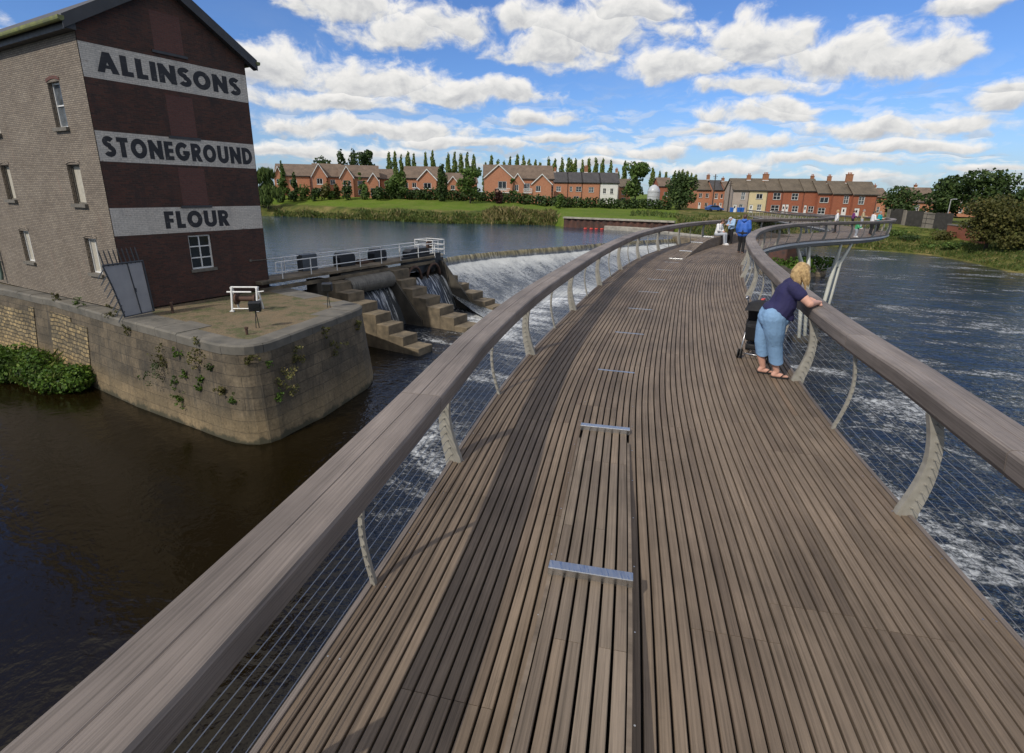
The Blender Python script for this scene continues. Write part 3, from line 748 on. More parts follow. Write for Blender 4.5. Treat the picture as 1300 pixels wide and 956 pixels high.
def bpt(s, o, z=0.0): p, n, u = bfr(s); return p + n * o + np.array((0, 0, z))
S0 = s_of(.86, 1.76)                       # abreast of the photographer
NP, PITCHP, PW = 54, .0746, .0605
ko = [-(NP - 1) / 2 * PITCHP + k * PITCHP for k in range(NP)]
BK = range(16, 23); BO0, BO1 = -.818, -.300                         # the strips that rise out of the deck as benches
S_B1 = s_of(1.60, 5.38); S_B2 = s_of(6.95, 21.3); S_B2E = S_B2 + 19.0
def hbench(s):
    "height of the bench strips above the deck"
    if s < S_B1: k = min((S_B1 - s) / 7.5, 1); return .45 * k ** 1.35 * (1.35 - .35 * k) + min((S_B1 - s) * .1, .02)
    if S_B2 < s < S_B2E:
        k = min((s - S_B2) / 7.0, 1); e = min((S_B2E - s) / 5.0, 1); return .45 * min(k * k * (3 - 2 * k), e * e * (3 - 2 * e)) + .002
    return 0.0
def plank(mb, k, s0, s1, zf=lambda s: 0.0, rnd=None, th=.032, o=None, w=None):
    n = max(2, int((s1 - s0) / (.45 if s0 < S0 + 40 else .9)) + 1); o = ko[k] if o is None else o; w = w or PW; a, b = o - w / 2, o + w / 2
    rnd = random.random() if rnd is None else rnd
    fr = []
    for s in np.linspace(s0 + .002, s1 - .002, n):
        p, nn, up = bfr(s); fr.append((p + np.array((0, 0, zf(s))), nn, up, s))
    c = .004
    mb.sweep(fr, [(a, -th), (b, -th), (b, -c), (b - c, 0), (a + c, 0), (a, -c)], rnd=rnd, u0=0)
bridge = thing('footbridge', 'curving timber decked footbridge with thick silvered handrails and wire infill over the weir pool', 'footbridge', (0, 0, 0))
def build_deck():
    mb = MB(); st = MB()
    # boards are laid in panels: neighbours share their end joints
    for g in range(0, NP, 7):
        ks = range(g, min(g + 7, NP)); s = -1.0 - random.random() * 2; tone = 0
        cuts = []
        while s < SL: cuts.append(s); s += random.choice((2.4, 3.0, 3.6))
        cuts.append(SL)
        for c0, c1 in zip(cuts[:-1], cuts[1:]):
            tone = random.gauss(0, .06)
            for k in ks:
                a, b = max(c0, 0), min(c1, SL)
                if b - a < .1: continue
                r = min(max(.42 + tone + random.gauss(0, .12) + (.2 if random.random() < .12 else 0), 0), .93)
                if k in BK:
                    for x0, x1 in ((0, S_B1), (S_B2, S_B2E)):
                        if a < x1 and b > x0:       # cut out where the bench rises
                            if a < x0 - .1: plank(mb, k, a, x0, rnd=r)
                            if b > x1 + .1: plank(mb, k, x1, b, rnd=r)
                            break
                    else: plank(mb, k, a, b, rnd=r)
                else: plank(mb, k, a, b, rnd=r)
    mb.build('deck', M['deck'], bridge)
    sc = MB()                                  # screw heads along the outer boards
    for k in (0, 1, NP - 2, NP - 1, 15, 23):
        for s in np.arange(S0 - 1, S0 + 14, .6):
            p, n, u = bfr(s); c = p + n * ko[k] + np.array((0, 0, .0005)); sc.add([c + n * .006 * math.cos(h) + btan(s) * .006 * math.sin(h) + u * .001 for h in np.linspace(0, 2 * math.pi, 7)[:-1]], [(0, 1, 2, 3, 4, 5)])
    tag(sc.build('deck_screws', M['stainless'], bridge), kind='stuff')
    # flush steel strips between the two benches
    s = S_B1 + 2.05
    while s < S_B2 - .8:
        x = MB(); p, n, u = bfr(s); t = np.cross(u, n); o0, o1 = BO0 - .01, BO1 + .01
        x.box(p + n * (o0 + o1) / 2 + np.array((0, 0, .004)), (o1 - o0, .045, .008), np.array((n, t, u)).T)
        x.build('steel_strip', M['stainless'], bridge); s += 2.32
    # dark tray under the gaps, painted girder below
    fr = [(*bfr(s), s) for s in np.arange(0, SL, .6)]
    x = MB(); x.sweep(fr, [(-2.0, -.085), (-2.0, -.06), (2.0, -.06), (2.0, -.085)][::-1]); x.build('deck_tray', M['tray'], bridge)
    x = MB(); x.sweep(fr, [(-2.03, -.05), (-2.06, -.16), (-1.75, -.40), (-1.0, -.56), (1.0, -.56), (1.75, -.40), (2.06, -.16), (2.03, -.05), (1.98, -.05), (1.98, -.11), (-1.98, -.11), (-1.98, -.05)])
    x.build('girder', M['fascia'], bridge, smooth=False)
    # edge trims
    x = MB(); x.sweep(fr, [(-2.03, -.045), (-1.995, -.045), (-1.995, .012), (-2.03, .012)]); x.build('edge_trim', M['rail'], bridge)
    x = MB(); x.sweep(fr, [(1.995, -.045), (2.03, -.045), (2.03, .012), (1.995, .012)]); x.build('edge_trim', M['rail'], bridge)
build_deck()
RO = {-1: -1.965, 1: 2.15}
def ro(sd, s): return RO[sd] - sd * (.095 if sd < 0 else .19) * min(max((S0 + 3.2 - s) / 3.2, 0), 1.3)
RZ0, RZ1, RW = .90, 1.10, .335
def build_rails():
    for sd in (-1, 1):
        mb = MB(); hw = RW / 2; c = .028
        s = .3; segs = []
        while s < SL - .2: segs.append((s, min(s + 2.9, SL))); s += 2.9
        for a, b in segs:
            n = 8 if a < S0 + 45 else 5; e = .004
            fr = []
            for q in np.linspace(a + e, b - e, n): p, nn, up = bfr(q); fr.append((p + nn * ro(sd, q), nn, np.array((0, 0, 1.0)), q))
            pf = [(-hw + .05, RZ0), (hw - .05, RZ0), (hw - .012, RZ0 + .05), (hw, RZ1 - c), (hw - c * .3, RZ1 - c * .3), (hw - c, RZ1), (.005, RZ1), (.0, RZ1 - .006), (-.005, RZ1), (-hw + c, RZ1), (-hw + c * .3, RZ1 - c * .3), (-hw, RZ1 - c), (-hw + .012, RZ0 + .05)]
            mb.sweep(fr, pf, rnd=random.random())
        mb.build('handrail', M['rail'], bridge)
        # posts, alternately broad and slim, bowed outwards
        def prof(z):
            k = z / RZ0; return .015 + .105 * math.sin(math.pi * min(k * .86, 1)) + (.03 if sd > 0 else -.0) * k
        k = 0; s = S0 + 2.58 - 1.77 * 4
        j = 0
        while s < SL - 1:
            p, nn, up = bfr(s); t = np.cross(up, nn); broad = (j % 2 == 0)
            x = MB(); pts = []; wd = []
            zs = np.linspace(-.04, RZ0 + .012, 12)
            for z in zs: pts.append(sd * (1.99 - .02 + prof(max(z, 0))) + (ro(sd, s) - RO[sd]) * max(z, 0) / RZ0); wd.append(((.160 - .062 * min(z / .5, 1)) if broad else (.034 - .006 * z)) * .5)
            th = .030 if broad else .016
            vs = []; fs = []
            for z, o, w in zip(zs, pts, wd):
                for (a, b) in ((-w, -th), (w, -th), (w, th), (-w, th)): vs.append(p + nn * (o + a) + t * b + np.array((0, 0, z)))
            m = len(zs)
            for i in range(m - 1):
                for q in range(4): fs.append((i * 4 + q, i * 4 + (q + 1) % 4, (i + 1) * 4 + (q + 1) % 4, (i + 1) * 4 + q))
            fs += [(3, 2, 1, 0), tuple((m - 1) * 4 + q for q in range(4))]
            x.add(vs, fs)
            # cable ferrules up the post
            if s < S0 + 24:
                for z in np.linspace(.08, RZ0 - .06, 11):
                    o = sd * (1.99 - .02 + prof(z)) + (ro(sd, s) - RO[sd]) * z / RZ0; x.box(p + nn * o + np.array((0, 0, z)), (.020, th * 2 + .022, .012), np.array((nn, t, up)).T)
            x.build('rail_post' if broad else 'slim_post', M['steel'], bridge)
            s += 1.77; j += 1
        w = MB()
        for z in np.linspace(.08, RZ0 - .06, 11):
            pts = []; q = .4
            while q < SL: p, nn, up = bfr(q); pts.append(p + nn * (sd * (1.97 + prof(z)) + (ro(sd, q) - RO[sd]) * z / RZ0) + np.array((0, 0, z))); q += 1.2 if q < S0 + 40 else 2.5
            w.tube(pts, .0032, 4, cap=False)
        w.build('wire_infill', M['wire'], bridge, recalc=False)
build_rails()
def build_legs():
    # splayed pairs of painted legs tied by a plate
    for (sx, sy, lean) in (((16.6, 33.4), None, (0.0, -.2)), ((21.3, 36.9), None, (-1.6, .2)), ((42.0, 78.0), None, (0, 0))):
        s = s_of(*sx); p, n, u = bfr(s); t = np.cross(u, n); leg = MB(); zt = p[2] - .40
        foot = p + np.array((lean[0], lean[1], 0))
        for a in (-1, 1):
            top = p + t * a * .75 + n * 1.7; top[2] = zt
            mid = p * .6 + foot * .4 + t * a * .30 + n * 2.0; mid[2] = zt - 1.25
            bot = foot + t * a * .42 + n * 2.5; bot[2] = ZDN - 1.0
            leg.tube([top, (top + mid) / 2 + np.array((0, 0, -.05)), mid, mid * .55 + bot * .45, bot], [.09, .11, .14, .12, .10], 10)
        l = leg.build('support_leg', M['support'], bridge, smooth=True)
        m = p * .6 + foot * .4 + n * 2.0; pl = MB(); pl.box((m[0], m[1], zt - 1.3), (.16, .62, .42), np.array((n, t, u)).T, ch=.03); pl.build('tie_plate', M['support'], l)
        ft = MB(); q = foot + n * 2.5; ft.prism([(q[0] + 1.0 * math.cos(h), q[1] + .8 * math.sin(h)) for h in np.linspace(0, 2 * math.pi, 12, endpoint=False)], ZDN - 1, ZDN + .18); ft.build('pier_base', M['concrete_dark'], l)
build_legs()
def bench(s0, s1, label, strips, sides):
    b = thing('deck_bench', label, 'bench', bpos(s0 if s0 > 0 else s1), 0, 'benches rising out of the deck'); off = np.array(b.location)
    mb = MB()
    for k in range(6):
        s = s0; bo = BO0 + .012 + (BO1 - BO0 - .024) * (k + .5) / 6
        while s < s1 - .05:
            e = min(s + random.choice((1.17, 2.34)), s1)
            if s1 - e < .4: e = s1
            plank(mb, k, s, e, hbench, th=.04, o=bo, w=.067); s = e
    mb.build('slats', M['bench'], b, loc=off).location = (0, 0, 0)
    for o, flip in ((BO0, 1), (BO1, -1)):
        x = MB(); fr = []
        ss = np.arange(s0, s1, .35)
        vs = []; uv = []
        for s in ss:
            p, n, u = bfr(s); h = max(hbench(s) - .004, .002)
            for d in (-.012, .012):
                vs += [p + n * (o + d) + np.array((0, 0, .004 if d < 0 else .004)), p + n * (o + d) + np.array((0, 0, h))]; uv += [(s, 0), (s, h)]
        m = len(ss); fs = []
        for i in range(m - 1):
            a, c = i * 4, (i + 1) * 4
            fs += [(a, c, c + 1, a + 1), (a + 2, a + 3, c + 3, c + 2), (a + 1, c + 1, c + 3, a + 3)]
        x.add(vs, fs, uv, .3); x.build('side_panel', M['bench'], b, loc=off).location = (0, 0, 0)
    for s in strips:
        p, n, u = bfr(s); t = btan(s + .01); h0 = hbench(s - .2); h1 = hbench(s + .2); tt = btan(s).copy(); tt[2] += (h1 - h0) / .4; tt /= np.linalg.norm(tt); up = np.cross(n, tt)
        x = MB(); w = BO1 - BO0 + .03
        x.box(p + n * (BO0 + BO1) / 2 + np.array((0, 0, hbench(s) + .018)), (w, .085, .062), np.array((n, tt, up)).T, ch=.004)
        x.build('steel_strip', M['stainless'], b, loc=off).location = (0, 0, 0)
    return b
bench(0.2, S_B1, 'long slatted timber bench with steel cross strips sloping up towards the viewer in the foreground', [S_B1 - .03, S_B1 - 2.60, S_B1 - 5.0], 1)
bench(S_B2, S_B2E, 'far slatted timber bench rising from the deck where the man in white sits', [S_B2 + .1, S_B2 + 2.3, S_B2 + 4.6, S_B2 + 6.9, S_B2 + 9.2, S_B2 + 11.5], 1)
def landing():
    x = MB(); p, n, u = bfr(SL); t = btan(SL)
    c = p + t * 2.0
    x.box((c[0], c[1], -3.3), (6.4, 4.6, 3.6), np.array((n, np.cross((0, 0, 1), n), (0, 0, 1))).T)
    o = x.build('abutment', M['concrete_pale']); tag(o, 'pale concrete abutment carrying the far end of the footbridge', 'abutment')
landing()
# ------------------------------------------------------------------ mill
MW, ML, ZB, ZE = 6.8, 25.0, -2.5, 8.55         # gable width, length, base and eaves level
D2 = -NN
mill = thing('flour_mill', 'tall brick flour mill with white lettered bands on its dark gable beside the quay', 'mill', sw(0, 0, ZB))
ML0 = np.array(mill.location)
def mb_build(mb, name, m, parent, **kw):
    o = mb.build(name, m, parent, loc=ML0, **kw)
    o.location = (0, 0, 0)
    return o
def build_mill():
    # gable wall faces downstream (NN); its outward normal must be (U.y, -U.x) -> U = D1
    g = MB(); ridge = ZE + 2.12
    wz = [(2.92, -1.08 - ZB, 3.98, .47 - ZB)]
    P = wall(g, sw(.02, 0, ZB), D1, MW - .04, ZE - ZB, wz, .14, top=[(MW / 2 - .02, ridge - ZB)])
    mb_build(g, 'gable_wall', M['mill_red'], mill, recalc=False)
    w = window(None, P, *wz[0], .14, M['white_paint'], M['dark_glass'], .07, 2, 3, M['sill'], sillh=.13); reparent(w)
    # back gable and far wall close the volume
    b = MB(); wall(b, sw(MW, -ML, ZB), -D1, MW, ZE - ZB, top=[(MW / 2, ridge - ZB)]); wall(b, sw(MW, 0, ZB), D2, ML, ZE - ZB)
    mb_build(b, 'rear_wall', M['mill_red'], mill, recalc=False)
    # side wall along the quay: outward normal -D1 -> U = NN, starting at the far end
    wins = []
    for (a, c, b2, d, kind) in ((1.98, 4.85, 3.02, 6.55, 'top'), (1.72, 1.85, 2.82, 3.42, 'board'), (8.6, 1.90, 9.62, 3.48, 'board'), (8.15, -1.05, 9.2, .45, 'pale'), (1.55, -1.08, 2.62, .42, 'pale'),
                                (8.6, 4.85, 9.65, 6.5, 'board'), (14.6, 4.85, 15.6, 6.5, 'board'), (14.6, 1.9, 15.6, 3.45, 'board'), (14.6, -1.05, 15.6, .45, 'pale'), (20, 1.9, 21, 3.45, 'board')):
        wins.append((ML - b2, c - ZB, ML - a, d - ZB, kind))
    s = MB(); P2 = wall(s, sw(0, -ML, ZB), NN, ML, ZE - ZB, [x[:4] for x in wins], .20)
    mb_build(s, 'side_wall', M['mill_side'], mill, recalc=False)
    for x in wins:
        if x[4] == 'board': w = window(None, P2, *x[:4], .20, M['sill'], M['board'], .06, 1, 1, M['sill'], sill_out=.12, sillh=.14)
        elif x[4] == 'top': w = window(None, P2, *x[:4], .20, M['white_paint'], M['glass_pale'], .07, 1, 2, M['sill'], sill_out=.12, sillh=.14)
        else: w = window(None, P2, *x[:4], .20, M['white_paint'], M['board'], .06, 2, 1, M['sill'], sill_out=.10, sillh=.12)
        reparent(w)
        # shallow segmental brick head
        hd = MB(); a, c, b2, d = x[:4]; n = 6
        pts = [P2(a - .06 + (b2 - a + .12) * k / n, d + .015 + .09 * math.sin(math.pi * k / n), -.02) for k in range(n + 1)]
        pt2 = [P2(a - .06 + (b2 - a + .12) * k / n, d + .135 + .09 * math.sin(math.pi * k / n), -.02) for k in range(n + 1)]
        bk = [P2(a - .06 + (b2 - a + .12) * k / n, d + .135 + .09 * math.sin(math.pi * k / n), .01) for k in range(n + 1)]
        hd.add(pts + pt2 + bk, [(k, k + 1, n + 2 + k, n + 1 + k) for k in range(n)] + [(n + 1 + k, n + 2 + k, 2 * n + 3 + k, 2 * n + 2 + k) for k in range(n)], [(k * .08, 0) for k in range(n + 1)] + [(k * .08, .12) for k in range(n + 1)] * 2)
        o = hd.build('brick_head', M['mill_patch'] if x[4] == 'top' else M['mill_side'], w, loc=ML0); o.location = (0, 0, 0)
    # bricked-up loading doors in the gable
    for (u0, z0, u1, z1) in ((2.75, 8.02, 3.95, 9.5), (2.9, 4.72, 4.03, 6.36), (2.95, 1.80, 4.12, 3.42)):
        q = MB(); f = lambda u, z, d=.004: sw(u, d, z)
        q.quad(f(u0, z0), f(u1, z0), f(u1, z1), f(u0, z1), [(u0, z0), (u1, z0), (u1, z1), (u0, z1)])
        o = mb_build(q, 'bricked_opening', M['mill_patch'], mill, recalc=False)
        l = MB(); c = (f(u0 - .12, z0 - .06) + f(u1 + .12, z0 - .06)) / 2; l.box(c + NN * .02, (.07, u1 - u0 + .24, .10), ROTS); l = l.build('sill', M['verge'], o, loc=ML0); l.location = (0, 0, 0)
    # white bands and their lettering
    for (z0, z1, txt, u0, u1, lz0, lz1) in ((6.55, 7.76, 'ALLINSONS', .52, 6.42, 6.80, 7.54), (3.52, 4.66, 'STONEGROUND', .22, 6.64, 3.71, 4.47), (.62, 1.735, 'FLOUR', 2.06, 5.0, .82, 1.56)):
        q = MB(); f = lambda u, z, d=.007: sw(u, d, z)
        q.quad(f(.022, z0), f(MW - .022, z0), f(MW - .022, z1), f(.022, z1), [(.02, z0), (MW, z0), (MW, z1), (.02, z1)])
        o = mb_build(q, 'painted_band', M['band'], mill, recalc=False)
        
        for L in lettering(txt, u0, u1, lz0, lz1, lambda u, z, d: sw(u, .010 + d, z)): l = L.build('letter', M['letter'], o, recalc=False, loc=ML0); l.location = (0, 0, 0)
    # roof: two slopes with overhang, verge boards, gutter
    rz = ridge + .16
    slope = 2.12 / (MW / 2); r = MB()
    for sg in (0, 1):
        e_u = -.42 if sg == 0 else MW + .42; e_z = rz - slope * (MW / 2 + .42)
        a, b, c, d = sw(e_u, .28, e_z), sw(MW / 2, .28, rz), sw(MW / 2, -ML - .2, rz), sw(e_u, -ML - .2, e_z)
        dn = np.array((0, 0, -.12))
        W = math.hypot(MW / 2 + .42, slope * (MW / 2 + .42))
        r.quad(a, b, c, d, [(0, 0), (0, W), (ML, W), (ML, 0)])
        r.quad(a + dn, d + dn, c + dn, b + dn); r.quad(a, d, d + dn, a + dn); r.quad(a, a + dn, b + dn, b)
    mb_build(r, 'roof', M['slate'], mill)
    for sg in (0, 1):
        e_u = -.46 if sg == 0 else MW + .46; e_z = rz - slope * (MW / 2 + .46)
        v = MB(); n = 1
        o1, o2 = .285, .33; h0, h1 = -.40, .05
        p = [sw(e_u, o1, e_z + h0), sw(e_u, o1, e_z + h1), sw(MW / 2, o1, rz + h1), sw(MW / 2, o1, rz + h0), sw(e_u, o2, e_z + h0), sw(e_u, o2, e_z + h1), sw(MW / 2, o2, rz + h1), sw(MW / 2, o2, rz + h0)]
        v.add(p, [(0, 1, 2, 3), (7, 6, 5, 4), (0, 3, 7, 4), (1, 5, 6, 2), (0, 4, 5, 1)])
        # soffit back to the wall
        v.quad(sw(e_u, .0, e_z + h0 + .02), sw(e_u, o1, e_z + h0 + .02), sw(MW / 2, o1, rz + h0 + .02), sw(MW / 2, .0, rz + h0 + .02))
        mb_build(v, 'verge_board', M['verge'], mill)
    gu = MB(); ez = rz - slope * (MW / 2 + .42)
    for u in (-.50, MW + .50):
        gu2 = MB(); nseg = 7
        pr_ = [(.10 * math.cos(h), -.09 + .10 * math.sin(h)) for h in np.linspace(math.pi, 2 * math.pi, nseg)] + [(.10, -.02), (-.10, -.02)]
        fr = [(sw(u, w, ez - .02), D1, np.array((0, 0, 1.0)), -w) for w in (.36, -6, -14, -ML)]
        gu2.sweep(fr, pr_); mb_build(gu2, 'gutter', M['gutter'], mill)
    fa = MB(); fr = [(sw(-.30, w, ez - .22), D1, np.array((0, 0, 1.0)), -w) for w in (.20, -ML)]
    fa.sweep(fr, [(-.03, -.17), (.28, -.17), (.28, .06), (-.03, .06)]); mb_build(fa, 'eaves_board', M['verge'], mill)
    dp = MB(); dp.tube([sw(-.18, -12.3, ZB + .25), sw(-.14, -12.3, ZB + .6), sw(-.14, -12.3, ez - .6), sw(-.45, -12.3, ez - .15)], .075, 10)
    dp.box(sw(-.12, -12.3, ZB + 1.2), (.22, .1, .08), ROTS); dp.box(sw(-.12, -12.3, 1.5), (.22, .1, .08), ROTS); mb_build(dp, 'drainpipe', M['drain'], mill, smooth=False)
    # old cable and clip on the gable, iron plinth stub
    c = MB(); c.tube([sw(5.9, .03, -.95), sw(6.4, .05, -.98), sw(6.85, .06, -.98)], .018, 6); c.box(sw(5.85, .04, -.95), (.06, .12, .1), ROTS); mb_build(c, 'wall_cable', M['sill'], mill)
def reparent(w):
    w.parent = mill
    for o in [w] + list(w.children):
        for v in o.data.vertices: v.co = v.co - Vector(ML0)
def lettering(txt, u0, u1, z0, z1, f):
    "heavy geometric capitals built from strokes, fitted between u0..u1 and z0..z1"
    H = 1.0; T = .275; hT = T / 2
    def arc(cx, cy, rx, ry, a0, a1, n=18): return [(cx + rx * math.cos(R(a0 + (a1 - a0) * k / n)), cy + ry * math.sin(R(a0 + (a1 - a0) * k / n))) for k in range(n + 1)]
    S = {}
    S['A'] = (.86, [('L', [(.13, 0), (.43, 1.0)], T), ('L', [(.73, 0), (.43, 1.0)], T), ('L', [(.22, .29), (.64, .29)], .17)])
    S['L'] = (.52, [('L', [(hT, 0), (hT, 1)], T), ('L', [(hT, hT * .9), (.50, hT * .9)], T * .9)])
    S['I'] = (.25, [('L', [(hT, 0), (hT, 1)], T)])
    S['N'] = (.82, [('L', [(hT, 0), (hT, 1)], T), ('L', [(.82 - hT, 0), (.82 - hT, 1)], T), ('L', [(hT * .9, .93), (.82 - hT * .9, .07)], T * 1.02)])
    S['S'] = (.62, [('C', arc(.31, .735, .195, .155, 28, 270, 16) + arc(.31, .285, .205, .170, 90, -155, 18)[1:], T * .92)])
    S['O'] = (.92, [('R', arc(.46, .5, .46 - hT, .5 - hT * .92, 0, 360, 36), T)])
    S['T'] = (.62, [('L', [(.31, 0), (.31, 1)], T), ('L', [(0, 1 - hT * .85), (.62, 1 - hT * .85)], T * .85)])
    S['E'] = (.56, [('L', [(hT, 0), (hT, 1)], T)] + [('L', [(hT, y), (.55, y)], T * .8) for y in (hT * .8, .5, 1 - hT * .8)])
    S['F'] = (.54, [('L', [(hT, 0), (hT, 1)], T)] + [('L', [(hT, y), (x, y)], T * .85) for y, x in ((.46, .49), (1 - hT * .85, .53))])
    S['G'] = (.92, [('C', arc(.46, .5, .46 - hT, .5 - hT * .92, 42, 352, 30), T), ('L', [(.48, .44), (.92, .44)], T * .8)])
    S['R'] = (.68, [('L', [(hT, 0), (hT, 1)], T), ('C', [(hT, 1 - hT * .85), (.36, 1 - hT * .85)] + arc(.36, .70, .19, .30 - hT * .85, 90, -90, 12) + [(hT, .40 + hT * .85)], T * .85), ('L', [(.33, .47), (.57, 0)], T)])
    S['U'] = (.80, [('C', [(hT, 1), (hT, .38)] + arc(.40, .36, .40 - hT, .36 - hT * .9, 180, 360, 16) + [(.80 - hT, 1)], T)])
    S['D'] = (.80, [('L', [(hT, 0), (hT, 1)], T), ('C', [(hT, 1 - hT * .85), (.30, 1 - hT * .85)] + arc(.30, .5, .50 - hT, .5 - hT * .85, 90, -90, 18) + [(hT, hT * .85)], T * .9)])
    gap = .115; tot = sum(S[c][0] for c in txt) + gap * (len(txt) - 1)
    kx = (u1 - u0) / tot; kz = (z1 - z0); out = []; x = 0; lift = 0
    for c in txt:
        w, strokes = S[c]; mb = MB(); out.append(mb)
        for typ, pts, th in strokes:
            lift = (lift + 1) % 7; d = .0007 * lift; n = len(pts); L = []; Rr = []
            for i, p in enumerate(pts):
                if typ == 'R': a, b = pts[(i - 1) % (n - 1)], pts[(i + 1) % (n - 1)]
                else: a, b = pts[max(i - 1, 0)], pts[min(i + 1, n - 1)]
                tx, ty = b[0] - a[0], b[1] - a[1]; q = math.hypot(tx, ty) or 1; nx, ny = -ty / q * th / 2, tx / q * th / 2
                L.append((p[0] + nx, p[1] + ny)); Rr.append((p[0] - nx, p[1] - ny))
            if typ == 'L' and abs(pts[0][0] - pts[1][0]) > .02 and abs(pts[0][1] - pts[1][1]) > .02:   # diagonal: cut level
                sgn = th / 2 * math.hypot(pts[1][0] - pts[0][0], pts[1][1] - pts[0][1]) / abs(pts[1][1] - pts[0][1])
                L = [(p[0] - sgn, p[1]) for p in pts]; Rr = [(p[0] + sgn, p[1]) for p in pts]
            for i in range(n - 1):
                q = [L[i], L[i + 1], Rr[i + 1], Rr[i]]
                mb.add([f(u0 + (x + a) * kx, z0 + b * kz, d) for a, b in q], [(0, 1, 2, 3)])
        x += w + gap
    return out
build_mill()

# ------------------------------------------------------------------ quay
def arcpts(a, c, b, n=7):
    "rounded corner from a round control c to b"
    return [tuple((1 - k) ** 2 * np.array(a) + 2 * k * (1 - k) * np.array(c) + k * k * np.array(b)) for k in np.linspace(0, 1, n)]
ZQ = -2.55
Q_TOP = [(-33, 30.0), (-26.5, 26.7), (-21.36, 24.0), (-15.31, 20.25), (-12.39, 18.55)] + arcpts((-10.4, 17.4), (-8.75, 16.4), (-8.40, 17.9)) + [(-7.71, 20.37)] + arcpts((-7.0, 22.9), (-6.75, 23.8), (-7.6, 24.3), 5) + [(-9.14, 25.6), (-12.24, 28.0), (-13.2, 28.4), (-33, 41)]
Q_BASE = [(-33, 29.5), (-26.4, 26.2), (-21.2, 23.4), (-15.1, 19.6), (-12.1, 17.95)] + arcpts((-10.2, 16.9), (-8.35, 15.9), (-8.0, 17.4)) + [(-7.30, 18.9)] + arcpts((-6.45, 22.1), (-6.35, 24.0), (-7.3, 24.7), 5) + [(-8.9, 26.0), (-12.0, 28.4), (-13.0, 28.8), (-33, 41.3)]
quay = thing('quay', 'weathered stone quay with a rounded corner below the flour mill', 'quay', (-12, 21, ZDN)); QL = np.array(quay.location)
def qb(mb, name, m, **kw):
    o = mb.build(name, m, quay, loc=QL, **kw); o.location = (0, 0, 0); return o
def build_quay():
    mb = MB(); n = len(Q_TOP); acc = 0; zs = [ZDN - .6, ZDN + .35, -4.2, -3.3, ZQ - .32]
    cols = []
    for i in range(n):
        t, b = np.array(Q_TOP[i]), np.array(Q_BASE[i])
        if i: acc += float(np.linalg.norm(t - np.array(Q_TOP[i - 1])))
        col = []
        for z in zs: k = (z - ZDN) / (ZQ - ZDN); p = b + (t - b) * k; col.append(((p[0], p[1], z), (acc, z)))
        cols.append(col)
    m = len(zs); vs = [c[0] for col in cols for c in col]; uv = [c[1] for col in cols for c in col]
    mb.add(vs, [(i * m + j, (i + 1) * m + j, (i + 1) * m + j + 1, i * m + j + 1) for i in range(n - 1) for j in range(m - 1)], uv)
    qb(mb, 'quay_wall', M['quay'], recalc=False, smooth=False)
    # coping slab, slightly proud, in separate stones
    cp = MB(); pts = [np.array(p) for p in Q_TOP[:-2]]
    L = [0]
    for a, b in zip(pts[:-1], pts[1:]): L.append(L[-1] + float(np.linalg.norm(b - a)))
    def cpos(s):
        p = np.array([np.interp(s, L, [q[k] for q in pts]) for k in (0, 1)]); a = np.array([np.interp(s - .15, L, [q[k] for q in pts]) for k in (0, 1)]); b = np.array([np.interp(s + .15, L, [q[k] for q in pts]) for k in (0, 1)])
        t = (b - a) / (np.linalg.norm(b - a) + 1e-9); nin = np.array((-t[1], t[0])); return p, nin
    s = .2
    while s < L[-1] - .2:
        e = min(s + random.uniform(1.2, 1.7), L[-1] - .1); fr = []
        dz = random.uniform(-.015, .015); wd = (.72 if L[4] + .5 < (s + e) / 2 < L[12] + 1.2 else 1.15 + random.uniform(-.1, .15)) if s > 13 else .62
        for q in np.linspace(s + .008, e - .008, 6):
            p, ni = cpos(q); fr.append((np.array((p[0], p[1], ZQ + dz)), np.array((ni[0], ni[1], 0)), np.array((0, 0, 1.0)), q))
        cp.sweep(fr, [(-.07, -.34), (-.08, -.06), (-.02, 0), (wd, .0), (wd, -.34)][::-1], rnd=random.random()); s = e
    qb(cp, 'coping', M['coping'])
    tp = MB(); inner = []
    for p in Q_TOP: inner.append((p[0], p[1], ZQ - .012))
    tp.add(inner, [tuple(range(len(inner)))]); o = qb(tp, 'quay_top', M['earth'], recalc=False)
    if o.data.polygons[0].normal.z < 0: o.data.flip_normals()
    # rough yellow rubble facing under the side wall
    a0, a1 = np.array((-31.0, 29.05)), np.array((-17.4, 21.3)); d = (a1 - a0) / np.linalg.norm(a1 - a0); nr = np.array((d[1], -d[0])); n = 26
    cut = [-4.9 + .0 * i for i in range(n + 1)]
    t0, t1 = np.array((-31.0, 28.95)), np.array((-18.0, 21.93))
    L0 = [0]
    def on_wall(x, z):
        k = (z - ZDN) / (ZQ - ZDN)
        T = np.array((x, np.interp(x, [p[0] for p in Q_TOP[:5]], [p[1] for p in Q_TOP[:5]]))); B = np.array((x, np.interp(x, [p[0] for p in Q_BASE[:5]], [p[1] for p in Q_BASE[:5]])))
        return B + (T - B) * k
    r2 = random.Random(5)
    for i in range(n):
        x0, x1 = -31 + 12.4 * i / n, -31 + 12.4 * (i + 1) / n
        if i in (0, 19): rb = MB()
        if 15 < i < 19: continue
        zlo, zhi = -5.8, -3.15 - (.25 if 8 < i < 15 else 0) - (.22 if i > 22 else 0)
        for (za, zb) in ((zlo, (zlo + zhi) / 2), ((zlo + zhi) / 2, zhi)):
            q = [on_wall(x0, za), on_wall(x1, za), on_wall(x1, zb), on_wall(x0, zb)]
            out = np.array((nr[0], nr[1])) * .03
            rb.quad(*[(p[0] + out[0], p[1] + out[1], z) for p, z in zip(q, (za, za, zb, zb))], uv=[(x0 * 1.15, za), (x1 * 1.15, za), (x1 * 1.15, zb), (x0 * 1.15, zb)])
        if i in (15, n - 1): qb(rb, 'rubble_facing', M['rubble'], recalc=False)
